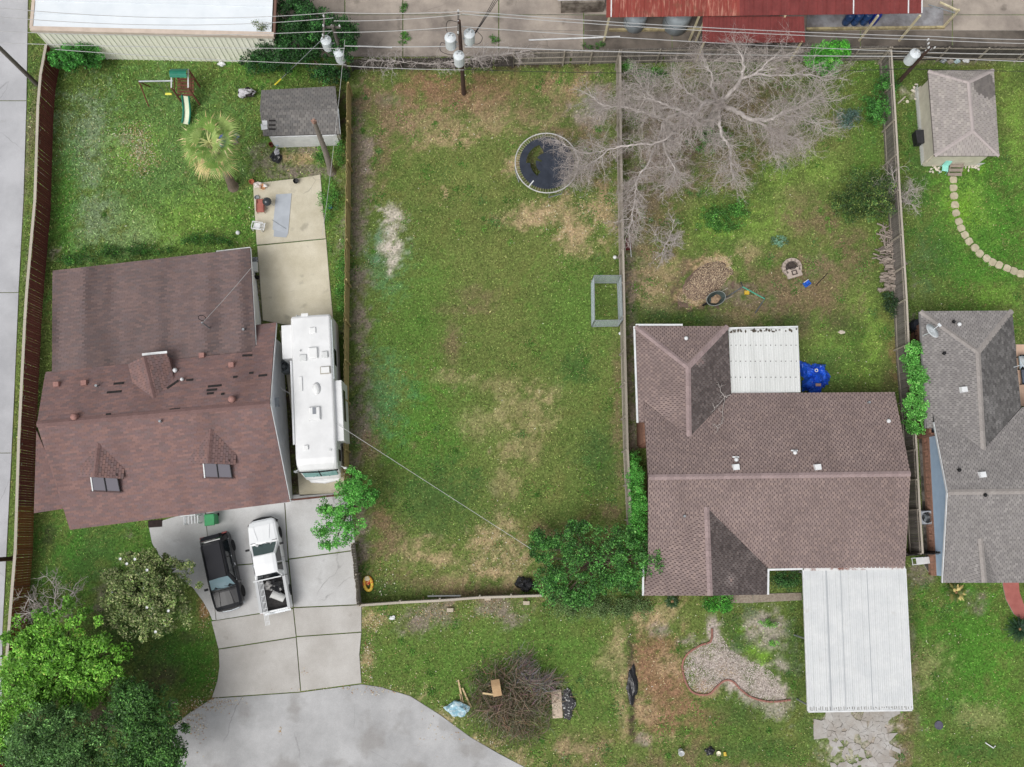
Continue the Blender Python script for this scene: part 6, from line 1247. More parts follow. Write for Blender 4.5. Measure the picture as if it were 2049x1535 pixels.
MB(True).tube([G(1632,572)+Zv*.04,G(1656,547)+Zv*.04],.025,6).build('iron_rod',M_BLACK,None,label='thin dark rod lying right of the fire pit',cat='rod')
wp=thing('firewood_pile','heap of grey split firewood against the grey fence','firewood',tuple(G(1780,520))); rg=random.Random(12)
M_LOG=wood('log_grey',S(168,156,146),S(128,118,110),.22)
lg_=[shared(MB().tube([(-.5,0,0),(0,.02,0),(.5,0,0)],[r,r*1.05,r*.9],7),'log',M_LOG) for r in (.035,.05,.075,.1)]
for k in range(150):
    y=rg.uniform(455,583); x=1778+rg.gauss(0,11)+(y-520)*.06; q=G(x,y); s=rg.random(); i=min(3,int((y-455)/128*3+rg.random()*1.4))
    inst(lg_[i],'log',wp,MW[wp.name].inverted()@(q+Zv*rg.uniform(.05,.5)),(rg.uniform(-.2,.2),rg.uniform(-.3,.3),rg.uniform(-.5,.5) if y>500 else rg.choice([1.4,1.8,.6,-.4])),(rg.uniform(.5,1.2) if i<2 else rg.uniform(.3,.55),1,1))
tp=thing('tarp_heap','crumpled bright blue tarp over a heap beside the patio cover','tarp',tuple(G(1628,757))); rs=np.random.RandomState(2)
ctr=G(1628,757); N=22; vs=[];fs=[]; rt=random.Random(31); bumps=[(rt.uniform(-.6,.6),rt.uniform(-.75,.7),rt.uniform(.25,.5),rt.uniform(.25,.7)) for _ in range(9)]
for i in range(N):
    for j in range(N):
        u=i/(N-1)*2-1; v=j/(N-1)*2-1; r=max(abs(u),abs(v)); th=math.atan2(v,u)
        w=1+.13*math.sin(3*th+.8)+.10*math.sin(5*th+2.)+.06*math.sin(9*th)+rt.uniform(-.05,.05)*r
        if abs(u)+abs(v)>1.45: w*=.86
        x=u*.9*w+rt.uniform(-.05,.05); y=v*1.02*w+rt.uniform(-.05,.05)
        h=max([.12]+[q[3]*max(0,1-math.hypot(x-q[0],y-q[1])/q[2]/1.3)**.7 for q in bumps])*(1-r**6)+.3*(1-r**3)
        vs.append((x,y,max(.03,h+rt.uniform(-.09,.09)*(1-r**5))))
fs=[(i*N+j,(i+1)*N+j,(i+1)*N+j+1,i*N+j+1) for i in range(N-1) for j in range(N-1)]
MB().add(vs,fs).build('cover',mat('blue_tarp',S(44,108,230),S(24,70,196),scale=2.2,rough=.35,spec=.5,bump=.5,bscale=7),tp,smooth=False)
MB().box((.0,-.55,.72),(.34,.18,.05),m=Matrix.Rotation(.3,4,'X')).build('label_patch',mat('tan_patch',S(170,140,128)),tp)
MB().torus((-.15,.35,.95),.09,.03,12,6).build('grommet',M_WHITE,tp)
for (x,y),lab in (((1684,665),'small white stone slab on the right back lawn'),((1312,653),'white scrap at the north edge of the brown house'),): bag(lab,G(x,y)+Zv*.03,(.2,.12,.05),mat('pale_stone',S(200,190,176)),40+x%7,name='stone')
ss=thing('snow_shovel','dark red board and striped pole by the grey fence','board',tuple(G(1258,490))); MB(True).prism(pxpoly([(1252,478),(1262,476),(1264,500),(1251,502)]),.02,.08).build('board',mat('maroon_board',S(104,44,44)),ss); MB(True).tube([G(1258,474)+Zv*.3,G(1263,515)+Zv*.05],.03,6).build('pole',M_WHITE,ss)
# shed yard
M_STONE=mat('step_stone',S(196,188,162),S(174,164,140),scale=4,rnd=.08)
root=bpy.data.objects.new('stepping_stone_path',None); COL.objects.link(root); MW[root.name]=Matrix.Identity(4); tag(root,kind='structure')
path=smooth_path([(1908,358,0),(1909,400,0),(1917,440,0),(1937,480,0),(1970,515,0),(2010,535,0),(2060,555,0)],12); acc=0; last=path[0]; rg=random.Random(3)
for i in range(1,len(path)):
    acc+=(path[i]-path[i-1]).length
    if acc>=14.5 or i==1:
        acc=0; d=path[i]-path[i-1]; ang=-math.atan2(d.y,d.x); q=G(path[i].x+rg.uniform(-1,1),path[i].y); st=MB(); w,l=.22,.19
        pts=[(math.cos(t)*l*rg.uniform(.9,1.1)*1.25/max(abs(math.cos(t)),abs(math.sin(t)))**.7,math.sin(t)*w*rg.uniform(.9,1.1)*1.2/max(abs(math.cos(t)),abs(math.sin(t)))**.7) for t in [2*math.pi*k/10 for k in range(10)]]
        ca,sa=math.cos(ang),math.sin(ang); pl=[(q.x+x*ca-y*sa,q.y+x*sa+y*ca) for x,y in pts]; MB(True).prism(pl,-.05,.06).build('stone',M_STONE,root,bevel=.01); EXCL.append(pl)
tc_=thing('garden_chair','pale turquoise folding chair beside the shed steps','chair',tuple(G(1885,342)),R(-10)); M_TQ=mat('turquoise',S(160,228,214),S(140,208,196),scale=3)
MB().box((0,0,.42),(.42,.42,.035)).build('seat',M_TQ,tc_,bevel=.01); MB().box((0,.26,.68),(.42,.05,.46),m=Matrix.Rotation(-.25,4,'X')).build('backrest',M_TQ,tc_,bevel=.01)
for a in (-.2,.2):
    for b in (-.2,.2): MB().tube([(a,b,.42),(a*1.15,b*1.2,0)],.015,6).build('leg',M_TQ,tc_)
pt=thing('storage_box','black rectangular plastic box against the shed lattice','box',tuple(G(1835,281)),R(4)); MB().box((0,0,.3),(.66,.9,.6),taper=1.04).build('tub',mat('box_black',S(50,50,54),S(40,40,44),scale=4,rough=.5),pt,bevel=.03); MB().box((0,0,.62),(.72,.96,.06),taper=.95).build('lid',mat('box_lid',S(58,58,62),S(46,46,50),scale=4,rough=.5),pt,bevel=.02)
pot('cream round lid on the grass below the shed pole',1815,204,.12,.05,mat('cream_tub2',S(214,208,186)),z=0,name='lid',cat='lid'); MB(True).bar(G(1796,208)+Zv*.05,G(1811,194)+Zv*.05,.09,.04).build('plank',W_PALE,None,label='pale short plank on the grass by the grey fence',cat='plank')
rg=random.Random(8); wst=thing('white_rock_border','row of white rocks around the foot of the cream shed','rocks',tuple(G(1900,345)))
for k in range(46):
    if k<30: x,y=(rg.uniform(1858,1890),rg.uniform(332,345)) if k<14 else (rg.uniform(1925,1958),rg.uniform(330,342))
    else: x,y=rg.uniform(1824,1845),rg.uniform(166,200)
    q=G(x,y); MB(True).blob((q.x,q.y,.06),(rg.uniform(.06,.15),rg.uniform(.06,.13),rg.uniform(.05,.1)),k,.15,1).build('rock',mat('white_rock',S(222,214,200),S(196,188,174),scale=6),wst)
for i,(x,y) in enumerate(((1886,124),(1901,125),(1914,124),(1932,123))): bag(['grey cage scrap','tan block','pale blue pail','white jug'][i]+' in the row below the dark back fence',G(x,y)+Zv*.1,(.2,.15,.16),[M_GALV,W_TAN,mat('pale_blue',S(176,196,200)),M_WHITE][i],60+i,name=['scrap_cage','block','pail','jug'][i])
cl=thing('folding_chair','white plastic chair lying on the walk between the houses','chair',tuple(G(1838,1122)),R(5))
MB().box((.0,0,.25),(.55,.45,.04)).build('seat',M_WHITE,cl,bevel=.02); MB().box((.35,0,.3),(.4,.42,.04)).build('backrest',M_WHITE,cl,bevel=.015)
for s in (-.2,.2): MB().bar((-.55,s,.2),(.2,s,.24),.04).build('leg',M_WHITE,cl)
MB().bar((-.5,-.2,.2),(-.5,.2,.2),.04).build('cross_bar',M_WHITE,cl)
MB(True).bar(G(1866,1114)+Zv*.5,G(1869,1150)+Zv*.5,.05,.9).build('sheet_panel',M_WHITE,None,label='thin white sheet standing on the walk by the brick wall',cat='sheet')
for (x,y,lx,ly,zz,nm,c) in ((2040,728,.5,.9,.5,'white cushioned chair on the peach patio',S(196,214,228)),(2046,755,.6,1.1,.5,'dark grey sofa on the peach patio',S(96,102,116))):
    o=thing('outdoor_chair',nm,'chair',tuple(G(x,y)+Zv*.05)); mm=mat('seat_%d'%x,c,rough=.7); MB().box((0,0,.35),(lx,ly,.16)).build('seat',mm,o,bevel=.04); MB().box((lx/2,0,.6),(.12,ly,.5)).build('backrest',mm,o,bevel=.03)
    for s in (-1,1):
        MB().box((0,s*ly/2,.5),(lx,.08,.1)).build('armrest',M_BLACK,o)
        for t in (-1,1): MB().bar((t*lx*.42,s*ly*.45,0),(t*lx*.42,s*ly*.45,.5),.05).build('leg',M_BLACK,o)
bb=thing('barrel','dark plastic barrel in the gap by the grey house','barrel',tuple(G(1826,655))); MB().lathe([(.34,0),(.4,.25),(.4,.6),(.34,.88),(.3,.88),(.3,.8),(.02,.8)],(0,0,0),18).build('shell',mat('barrel',S(52,56,64),S(40,44,52),scale=3,rough=.5),bb,smooth=False); MB().torus((0,0,.5),.41,.015,20,5).build('hoop',M_BLACK,bb)
tb=thing('metal_rack','black metal rack in the gap by the grey house','rack',tuple(G(1826,690)))
for a in (-.25,.25):
    for b in (-.7,.7): MB().bar((a,b,0),(a,b,.9),.04).build('leg',M_BLACK,tb)
for k in range(6): MB().bar((-.28,-.7+.28*k,.9),(.28,-.7+.28*k,.9),.03).build('slat',M_BLACK,tb)
for a in (-.25,.25): MB().bar((a,-.72,.9),(a,.72,.9),.03).build('rail',M_BLACK,tb)
# gravel bed brick edging
ed=bpy.data.objects.new('brick_edging',None); COL.objects.link(ed); MW[ed.name]=Matrix.Identity(4); tag(ed,'curved red brick edging around the gravel bed','edging')
mbk=shared(MB().box((0,0,.04),(.22,.1,.1)),'brick',mat('edge_brick',S(166,120,108),S(142,100,90),scale=8,rnd=.12))
pth=smooth_path([(1424,1252,0),(1422,1282,0),(1400,1292,0),(1376,1308,0),(1365,1330,0),(1370,1360,0),(1382,1382,0),(1400,1390,0),(1420,1388,0),(1434,1374,0),(1450,1362,0),(1466,1364,0),(1482,1380,0),(1505,1396,0),(1540,1404,0),(1578,1401,0)],14); acc=0
for i in range(1,len(pth)):
    acc+=(pth[i]-pth[i-1]).length
    if acc>7.3:
        acc-=7.3; d=pth[i]-pth[i-1]; q=G(pth[i].x,pth[i].y); inst(mbk,'brick',ed,q,(0,0,-math.atan2(d.y,d.x)+random.uniform(-.08,.08)))
# gravel and wood-chip stones
def scatter_stones(name,label,polys,n,pal,s,seed,kind='stuff',h=None):
    rs=np.random.RandomState(seed); P8=[]; 
    for pl in polys:
        a=np.array(pxpoly(pl)); x=rs.uniform(a[:,0].min(),a[:,0].max(),n); y=rs.uniform(a[:,1].min(),a[:,1].max(),n); m=inpoly(x,y,[tuple(q) for q in a]); P8.append(np.stack([x[m],y[m]],1))
    p=np.concatenate(P8); k=len(p); sz=rs.uniform(.5,1.3,k)*s; ang=rs.uniform(0,6.28,k); el=rs.uniform(.5,1.,k); V=np.zeros((k,5,3)); zz=h(p[:,0],p[:,1]) if h else np.zeros(k)
    for i in range(4):
        t=ang+i*np.pi/2; e=np.where(i%2==0,1,el); V[:,i]=np.stack([p[:,0]+np.cos(t)*sz*e,p[:,1]+np.sin(t)*sz*e,zz-.01+rs.uniform(-.01,.02,k)],1)
    V[:,4]=np.stack([p[:,0],p[:,1],zz+sz*.6],1); b=np.arange(k)[:,None]*5; F=np.concatenate([b+np.array([[i,(i+1)%4,4]]) for i in range(4)]); c=np.array(pal)[rs.randint(0,len(pal),k)]*rs.uniform(.8,1.15,(k,1)); col=np.concatenate([c]*4)
    np_mesh(name,V.reshape(-1,3),F,M_GRASS,None,col,3,label,name.replace('_',' '),None,kind)
bedp=[(1426,1256),(1446,1275),(1460,1300),(1490,1318),(1520,1330),(1545,1345),(1560,1375),(1576,1400),(1540,1402),(1505,1393),(1482,1377),(1464,1362),(1450,1360),(1434,1372),(1418,1386),(1400,1388),(1383,1380),(1371,1358),(1367,1330),(1378,1308),(1400,1294),(1424,1283)]
scatter_stones('gravel','pale pinkish gravel filling the curved brick edged bed',[bedp],15000,[S(206,194,188),S(190,178,172),S(170,158,150),S(214,206,198),S(140,128,120)],.035,5); EXCL.append(pxpoly(bedp))
def heap(x,y):
    c=G(1412,562); d=((x-c.x)*.8+(y-c.y)*.6)/1.7; e=(-(x-c.x)*.6+(y-c.y)*.8)/1.0; return np.clip(.5*(1-d*d-e*e),0,1)
MBh=MB(); N=24; c=G(1412,562); vs=[]
for i in range(N+1):
    for j in range(N+1):
        x=c.x+(i/N*2-1)*1.9; y=c.y+(j/N*2-1)*1.9; vs.append((x,y,float(heap(np.array([x]),np.array([y]))[0])-.02))
MBh.add(vs,[(i*(N+1)+j,(i+1)*(N+1)+j,(i+1)*(N+1)+j+1,i*(N+1)+j+1) for i in range(N) for j in range(N)]).build('mulch_heap',mat('mulch_soil',S(128,108,94),S(96,80,72),scale=2.5,fine=.2),None,smooth=True,label='low oval heap of wood chips and soil in the back yard',cat='mulch heap')
scatter_stones('wood_chips','tan wood chips covering the low heap',[[(1352,600),(1380,560),(1410,515),(1465,512),(1466,545),(1435,590),(1395,612)]],6000,[S(206,184,154),S(190,168,140),S(168,148,126),S(214,196,168)],.028,6,h=heap)
# ================================================================== vegetation
M_LEAF=mat('leaf',(0,0,0),attr=True,rough=.5,spec=.3); M_BARK=mat('bark',S(110,96,84),S(82,72,64),scale=5,stretch=(5,5,1)); M_DEAD=mat('dead_bark',S(204,197,193),S(174,166,162),scale=4,rough=.9); M_TWIG=mat('dead_twig',S(190,181,176),S(164,154,149),scale=1.5)
def leaves(c,n,s,asp,rs,upb=.8):
    k=len(c); nv=rs.normal(size=(k,3)); nv[:,2]=np.abs(nv[:,2])+upb; nv/=np.linalg.norm(nv,axis=1)[:,None]
    t=rs.normal(size=(k,3)); t-=nv*(t*nv).sum(1)[:,None]; t/=np.linalg.norm(t,axis=1)[:,None]; b=np.cross(nv,t)
    L=(s*rs.uniform(.6,1.3,k))[:,None]; V=np.stack([c-t*L,c+b*L*asp,c+t*L-nv*L*.25,c-b*L*asp],1); return V
def tree(label,cat,blobs,leaf,cols,base=None,h0=0,name='tree',asp=.45,per=60,cr=.35,seed=1,dens=1.,trunk=True,group=None,flowers=0,tr=.12,upb=.8,droop=0.,nlimb=9,bark=None,clumpvar=.33):
    """blobs: (px,py,z,rx,ry,rz,nclumps) crown masses"""
    rs=np.random.RandomState(seed); cl=[]; 
    for px,py,z,rx,ry,rz,n in blobs:
        c=P(px,py,z); u=rs.normal(size=(n,3)); u/=np.linalg.norm(u,axis=1)[:,None]; u[:,2]=np.where(u[:,2]<-.25,-u[:,2],u[:,2])
        r=rs.uniform(.15,1.25,n)**.65; q=u*r[:,None]*np.array([rx,ry,rz])+np.array(c); cl.append(q)
    cl=np.concatenate(cl); nc=len(cl); per=int(per*1.55); leaf=leaf*.76; C_=np.repeat(cl,per,0); off=rs.normal(size=(nc*per,3)); off/=np.maximum(np.linalg.norm(off,axis=1)[:,None],1e-6); off*=rs.uniform(.2,1.,(nc*per,1))**.6*cr*np.repeat(rs.uniform(.6,1.3,nc),per)[:,None]; off[:,2]*=.7
    C_=C_+off; C_[:,2]=np.maximum(C_[:,2]-droop*np.linalg.norm(off[:,:2],axis=1),.05)
    V=leaves(C_,None,leaf,asp,rs,upb); pal=np.array(cols); ci=rs.randint(0,len(pal),nc*per); col=pal[ci]*np.repeat(np.exp(rs.normal(0,clumpvar,nc)),per)[:,None]*np.exp(rs.normal(.03,.27,nc*per))[:,None]
    bp=G(*base) if base else Vector((cl[:,0].mean(),cl[:,1].mean(),0)); o=thing(name,label,cat,tuple(bp),0,group)
    np_mesh('crown',V.reshape(-1,3),np.arange(len(C_)*4).reshape(-1,4),M_LEAF,o,np.clip(col,0,.7),4)
    if trunk:
        top=Vector(cl.mean(0)); mid=bp.lerp(Vector((top.x,top.y,top.z*.55)),.8); MB(True).tube([bp-Zv*.05,bp.lerp(mid,.5),mid],[tr,tr*.85,tr*.65],9).build('trunk',bark or M_BARK,o)
        lm=MB(True); pick=rs.choice(nc,min(nc,nlimb*4),replace=False)
        for i in pick:
            e=Vector(cl[i]); m1=mid.lerp(e,.5)+Vector((rs.uniform(-.2,.2),rs.uniform(-.2,.2),rs.uniform(0,.3))); lm.tube([mid,m1,e],[tr*.45,tr*.25,.012],5)
        lm.build('branches',bark or M_BARK,o)
    if flowers:
        fl=rs.choice(nc,flowers,replace=False); fm=MB(); 
        for i in fl:
            f=Vector(cl[i])+Zv*cr*.8; fb=MB(True)
            for k in range(7):
                t=2*math.pi*k/7; d=Vector((math.cos(t),math.sin(t),.4)); s=Vector((-math.sin(t),math.cos(t),0)); fb.add([f,f+d*.05+s*.03,f+d*.095,f+d*.05-s*.03],[(0,1,2,3)])
            fb.build('flower',M_WHITE,o)
    return o
gD=[S(46,88,34),S(58,104,40),S(38,74,30),S(72,120,46)]; gB=[S(70,140,44),S(88,160,54),S(58,120,38),S(104,172,62)]; gO=[S(96,112,62),S(112,126,72),S(74,94,50),S(132,140,88)]; gM=[S(64,116,44),S(80,132,54),S(52,98,38),S(96,146,66)]; gT=[S(56,104,66),S(46,88,56),S(70,120,74),S(38,76,48)]
tree('magnolia tree with olive leaves and white flowers in the front yard','tree',[(295,1190,3.0,2.6,2.3,1.2,190),(290,1180,3.6,1.8,1.6,.8,60),(330,1160,2.6,1.6,1.,.7,40)],.105,[S(112,132,74),S(96,118,62),S(136,148,94),S(78,102,52),S(146,150,108)],base=(305,1170),per=48,cr=.36,seed=1,flowers=16,name='magnolia_tree',tr=.16)
tree('bright green spreading tree at the left edge of the front yard','tree',[(110,1300,4.2,2.6,2.4,1.2,150),(200,1330,3.6,1.8,1.7,.9,75),(60,1360,3.8,1.6,2.2,1.,70),(140,1390,3.4,2.0,1.,.8,50),(20,1470,3.0,.9,2.0,.9,45)],.12,[S(98,152,48),S(112,168,56),S(82,134,42),S(124,178,70)],base=(150,1330),per=46,cr=.40,seed=2,tr=.2,name='leafy_tree',nlimb=14)
tree('dark blue green tree at the bottom left corner','tree',[(110,1480,4.6,2.4,1.8,1.3,170),(60,1540,4.,2.,1.5,1.,70),(180,1545,4.,2.,1.5,1.2,80)],.10,[S(86,124,64),S(70,106,54),S(102,140,78),S(56,90,46)],base=(140,1480),per=56,cr=.40,seed=3,tr=.22,name='leafy_tree')
tree('dark green tree overhanging the corner of the street','tree',[(275,1440,4.4,1.8,1.9,1.2,130),(270,1400,4.2,1.3,1.,.8,40),(325,1500,3.8,1.3,1.6,1.,75),(290,1540,4.,1.9,1.2,1.,80)],.10,[S(72,114,52),S(58,96,44),S(88,130,62),S(46,80,36)],base=(280,1450),per=56,cr=.40,seed=4,tr=.2,name='leafy_tree')
tree('bright green shrub by the alley fence and cream wall','shrub',[(155,118,1.3,1.6,.95,.9,90)],.10,[S(62,126,50),S(76,142,60),S(50,106,42)],per=46,cr=.32,seed=5,name='leafy_shrub',tr=.06)
tree('dark vine mass climbing between warehouse and utility pole','vine',[(590,90,1.8,2.9,1.8,1.2,200),(630,60,3.2,1.6,1.4,1.2,90),(520,125,1.0,1.2,.6,.6,40),(690,80,3.4,.8,1.2,1.6,60),(600,20,2.4,1.4,.9,.9,50),(660,150,1.4,1.2,.5,.7,35)],.095,[S(44,86,40),S(34,70,32),S(56,102,46),S(28,58,28)],per=50,cr=.36,seed=6,name='vine_mass',tr=.08,base=(640,140)); tree('thin leafy sprigs growing over the warehouse gutter','shrub',[(520,50,3.6,.5,.4,.5,10)],.06,gO,per=22,cr=.25,seed=7,name='sprig',tr=.03,base=(545,118))
tree('bright green young tree at the driveway fence','tree',[(710,980,2.8,1.1,1.1,.9,42),(692,1040,2.6,1.0,1.4,.8,40),(655,1020,2.4,.9,.5,.3,16),(645,1060,2.2,.8,.4,.3,14),(655,1090,2.0,.6,.3,.3,9),(735,990,2.2,.5,.8,.6,18)],.085,[S(78,150,58),S(92,164,66),S(64,128,48),S(108,176,82)],base=(700,1030),per=40,cr=.30,seed=8,tr=.09,name='young_tree')
tree('dense green bushes at the front right of the middle lawn','shrub',[(1145,1110,1.8,1.6,1.4,.9,52),(1230,1095,2.2,1.5,1.4,1.0,54),(1300,1110,2.4,1.1,.9,.8,38),(1200,1160,1.5,2.1,1.0,.9,40),(1142,1062,2.2,.35,.5,.5,9),(1170,1055,2.0,.3,.4,.5,7),(1072,1078,1.6,.3,.6,.5,9),(1335,1128,2.2,.4,.3,.3,8),(1110,1085,2.,.4,.5,.5,9),(1085,1095,1.8,.6,1.0,.8,30),(1105,1160,1.2,1.0,1.2,.7,50),(1255,1150,1.8,1.5,1.0,.9,44),(1160,1195,.8,1.7,.7,.5,34)],.085,[S(66,120,50),S(80,134,58),S(52,98,42),S(98,152,74),S(44,84,40)],base=(1190,1120),per=44,cr=.34,seed=9,tr=.1,name='leafy_bushes',nlimb=14)
tree('low scrub spilling under the bushes onto the front verge','scrub',[(1180,1215,.35,2.4,.7,.3,110),(1270,1215,.35,1.2,.6,.3,45),(1120,1200,.3,.8,.5,.3,25)],.06,[S(90,118,66),S(76,104,56),S(112,130,84)],per=36,cr=.32,seed=10,trunk=False,name='ground_scrub')
tree('narrow ivy hedge between grey fence and brown house','hedge',[(1273,960,1.7,.42,.8,.7,30),(1275,1010,1.8,.5,1.2,.7,55),(1277,1065,1.8,.55,1.0,.7,45),(1268,925,1.3,.3,.5,.5,14)],.06,[S(74,150,56),S(90,166,66),S(62,128,48),S(110,180,80)],per=56,cr=.28,seed=11,name='ivy_hedge',tr=.05,base=(1272,1020))
tree('bright green shrub in front of the back fence','shrub',[(1640,115,2.0,.9,.8,.8,70),(1675,105,2.1,.7,.7,.7,45),(1655,135,1.5,.9,.5,.6,30)],.085,[S(78,164,50),S(94,180,60),S(62,136,42)],per=44,cr=.30,seed=12,name='leafy_shrub',tr=.06,base=(1660,140)); tree('dark green round shrub left of the grey fence','shrub',[(1730,395,1.2,1.9,1.7,.9,130),(1700,410,1.0,1.2,1.2,.7,50),(1765,380,1.0,.9,1.,.7,40)],.07,[S(56,86,44),S(46,74,38),S(80,108,52),S(112,128,66)],per=46,cr=.34,seed=13,name='round_shrub',tr=.07)
tree('green shrub leaning on the grey fence by the dead tree','shrub',[(1755,215,.8,.9,1.3,.6,60),(1775,170,.9,.6,1.,.6,35)],.075,[S(64,118,50),S(52,98,42),S(78,134,58)],per=40,cr=.3,seed=14,name='leafy_shrub',tr=.05); tree('small dark shrub at the base of the grey fence near the firewood','shrub',[(1782,610,.5,.6,.8,.4,30)],.06,[S(52,76,48),S(42,64,40)],per=36,cr=.26,seed=15,name='leafy_shrub',trunk=False)
tree('blue grey agave like shrub below the dead tree','shrub',[(1695,238,.5,.8,.7,.4,40)],.08,[S(84,112,104),S(70,96,90),S(100,126,118)],per=36,cr=.3,seed=16,name='blue_shrub',trunk=False,asp=.2); tree('bluish small plant on the right back lawn','plant',[(1560,484,.2,.5,.4,.2,14)],.06,[S(112,150,124),S(90,128,104)],per=24,cr=.22,seed=17,name='low_plant',trunk=False)
tree('slender bright tree in the gap between the two right houses','tree',[(1825,700,2.3,.5,.5,.5,22),(1822,725,2.2,.5,.4,.5,16),(1832,760,2.6,.6,.9,.6,45),(1832,815,2.7,.65,1.0,.6,50),(1828,850,2.2,.5,.5,.4,18)],.09,[S(96,168,72),S(112,182,84),S(76,140,56)],per=36,cr=.28,seed=18,name='slender_tree',tr=.06,base=(1830,800)); tree('small leafy weeds below the dead tree by the back fence','weeds',[(1300,150,.5,1.2,.5,.4,35),(1260,135,.6,.5,.3,.4,16),(1420,280,.5,1.5,1.,.4,50),(1440,440,.5,1.4,.9,.4,60),(1480,420,.4,.7,.6,.3,20)],.07,gM,per=34,cr=.32,seed=19,name='weeds',trunk=False)
tree('round green bush at the front wall of the brown house','shrub',[(1437,1207,.8,.75,.6,.5,40)],.065,[S(72,146,50),S(88,160,58),S(58,122,42)],per=46,cr=.28,seed=20,name='round_bush',tr=.04); tree('dark foliage growing in the nook beside the white carport','shrub',[(1570,1160,1.2,.9,.5,.5,45)],.06,[S(52,92,44),S(42,76,38),S(70,110,54)],per=40,cr=.28,seed=21,name='nook_shrub',tr=.04)
tree('small grassy clump plants in the gravel bed','plant',[(1532,1245,.25,.5,.35,.2,9),(1548,1252,.25,.2,.2,.2,5),(1550,1288,.25,.25,.2,.2,6)],.06,[S(92,150,62),S(108,164,70)],per=22,cr=.18,seed=22,name='bed_plants',trunk=False); tree('green weeds along the shed side of the pine fence','weeds',[(660,400,.3,.7,1.4,.25,40),(685,560,.3,.4,2.4,.25,50),(640,310,.4,.5,.6,.3,16),(680,300,.4,.3,1.2,.3,24)],.06,gM,per=30,cr=.28,seed=23,name='weeds',trunk=False)
tree('green weeds sprouting from the yard concrete joint','weeds',[(808,15,.15,.15,.5,.12,8),(808,75,.15,.3,.6,.12,12),(985,80,.1,.5,.2,.1,6),(1190,92,.12,.9,.2,.1,8)],.06,gM,per=26,cr=.2,seed=27,name='weeds',trunk=False)
tree('dark weedy growth along the north wall of the big house','weeds',[(250,505,.3,2.8,.5,.25,60),(420,480,.3,1.8,.4,.25,40),(150,520,.3,1.2,.4,.25,25)],.06,gD,per=30,cr=.28,seed=24,name='weeds',trunk=False)
# palms -------------------------------------------------------------
def fan_palm(base,crown,z):
    b=G(*base); c=P(*crown,z); o=thing('fan_palm','tall fan palm with drooping green and straw fronds','palm tree',tuple(b)); rg=random.Random(5)
    mid=b.lerp(c,.5)+Vector((.12,-.1,0)); MB(True).tube([b-Zv*.05,b+Zv*.25,mid,c-Zv*.1],[.42,.30,.22,.2],12).build('trunk',mat('palm_bark',S(140,124,112),S(108,96,88),scale=6,stretch=(1,1,8),fine=.2),o)
    rgm=[MB(True).torus(b.lerp(c,t)+Vector((.12,-.1,0))*math.sin(t*3.1),.25-.06*t,.018,14,4) for t in [k/10 for k in range(1,10)]]
    for m_ in rgm: m_.build('trunk_ring',mat('palm_ring',S(120,106,96)),o)
    n=22
    for k in range(n):
        az=k*2.399+rg.uniform(-.5,.5); f=k/n; el=R(44-72*f+rg.uniform(-12,12)); d=Vector((math.cos(az)*math.cos(el),math.sin(az)*math.cos(el),math.sin(el))); Lp=.35+.85*f**.5*rg.uniform(.85,1.25); hub=c+d*Lp; side=d.cross(Zv).normalized(); up=side.cross(d); dry=f>.86
        fm=MB(True); cg=random.choice([S(134,164,84),S(112,148,68),S(156,178,104)]); cs_=random.choice([S(212,194,140),S(196,178,122),S(220,206,158)])
        fm.tube([c,c+d*Lp*.5+Zv*.05,hub],[.05,.04,.03],5,col=S(186,190,128))
        m=24; rad=rg.uniform(.85,1.3)
        for j in range(m):
            t0=R(-78+156*j/(m-1)); w=R(3.0)
            def pt(t,r,dr): 
                q=hub+(d*math.cos(t)+side*math.sin(t))*r+up*(-.08*abs(math.sin(t))*r); q.z-=dr; return q
            r1=rad*rg.uniform(.85,1.05); g0=rg.uniform(.9,1.1); ci=tuple(v*g0 for v in (cs_ if dry else cg)); ct_=tuple(v*g0 for v in (cs_ if (dry or rg.random()<.2) else cg))
            fm.add([pt(t0,.04,0),pt(t0-w,r1*.55,.03),pt(t0+w*.0,r1*.6,.06),pt(t0+w,r1*.55,.03)],[(0,1,2),(0,2,3)],ci); fm.add([pt(t0-w,r1*.55,.03),pt(t0,r1*1.0,.12+.5*rg.random()*r1*.5),pt(t0+w,r1*.55,.03),pt(t0,r1*.6,.06)],[(0,1,3),(3,1,2)],ct_)
        fm.build('frond',M_LEAF,o,cols=True)
fan_palm((467,374),(418,285),5.6)
dp=thing('palm_snag','bare grey palm trunk without a crown beside the shed','palm trunk',tuple(G(664,345))); b=G(664,345); tz=6.6; t=P(628,243,tz); MB(True).tube([b-Zv*.05,b+Zv*.3,b.lerp(t,.5)+Vector((.06,0,0)),t],[.34,.22,.17,.13],12).build('trunk',mat('snag_bark',S(150,142,134),S(116,108,102),scale=5,stretch=(1,1,7)),dp); MB(True).blob(t,(.16,.16,.2),3,.2,2,flat=False).build('dead_bud',mat('snag_top',S(150,120,108)),dp)
for k in range(14): q=b.lerp(t,(k+.6)/14.5); MB(True).torus(q+Vector((.06,0,0))*math.sin(3.1*(k+.6)/14.5),.21-.007*k,.018,12,4).build('trunk_ring',mat('snag_ring',S(128,120,112)),dp)
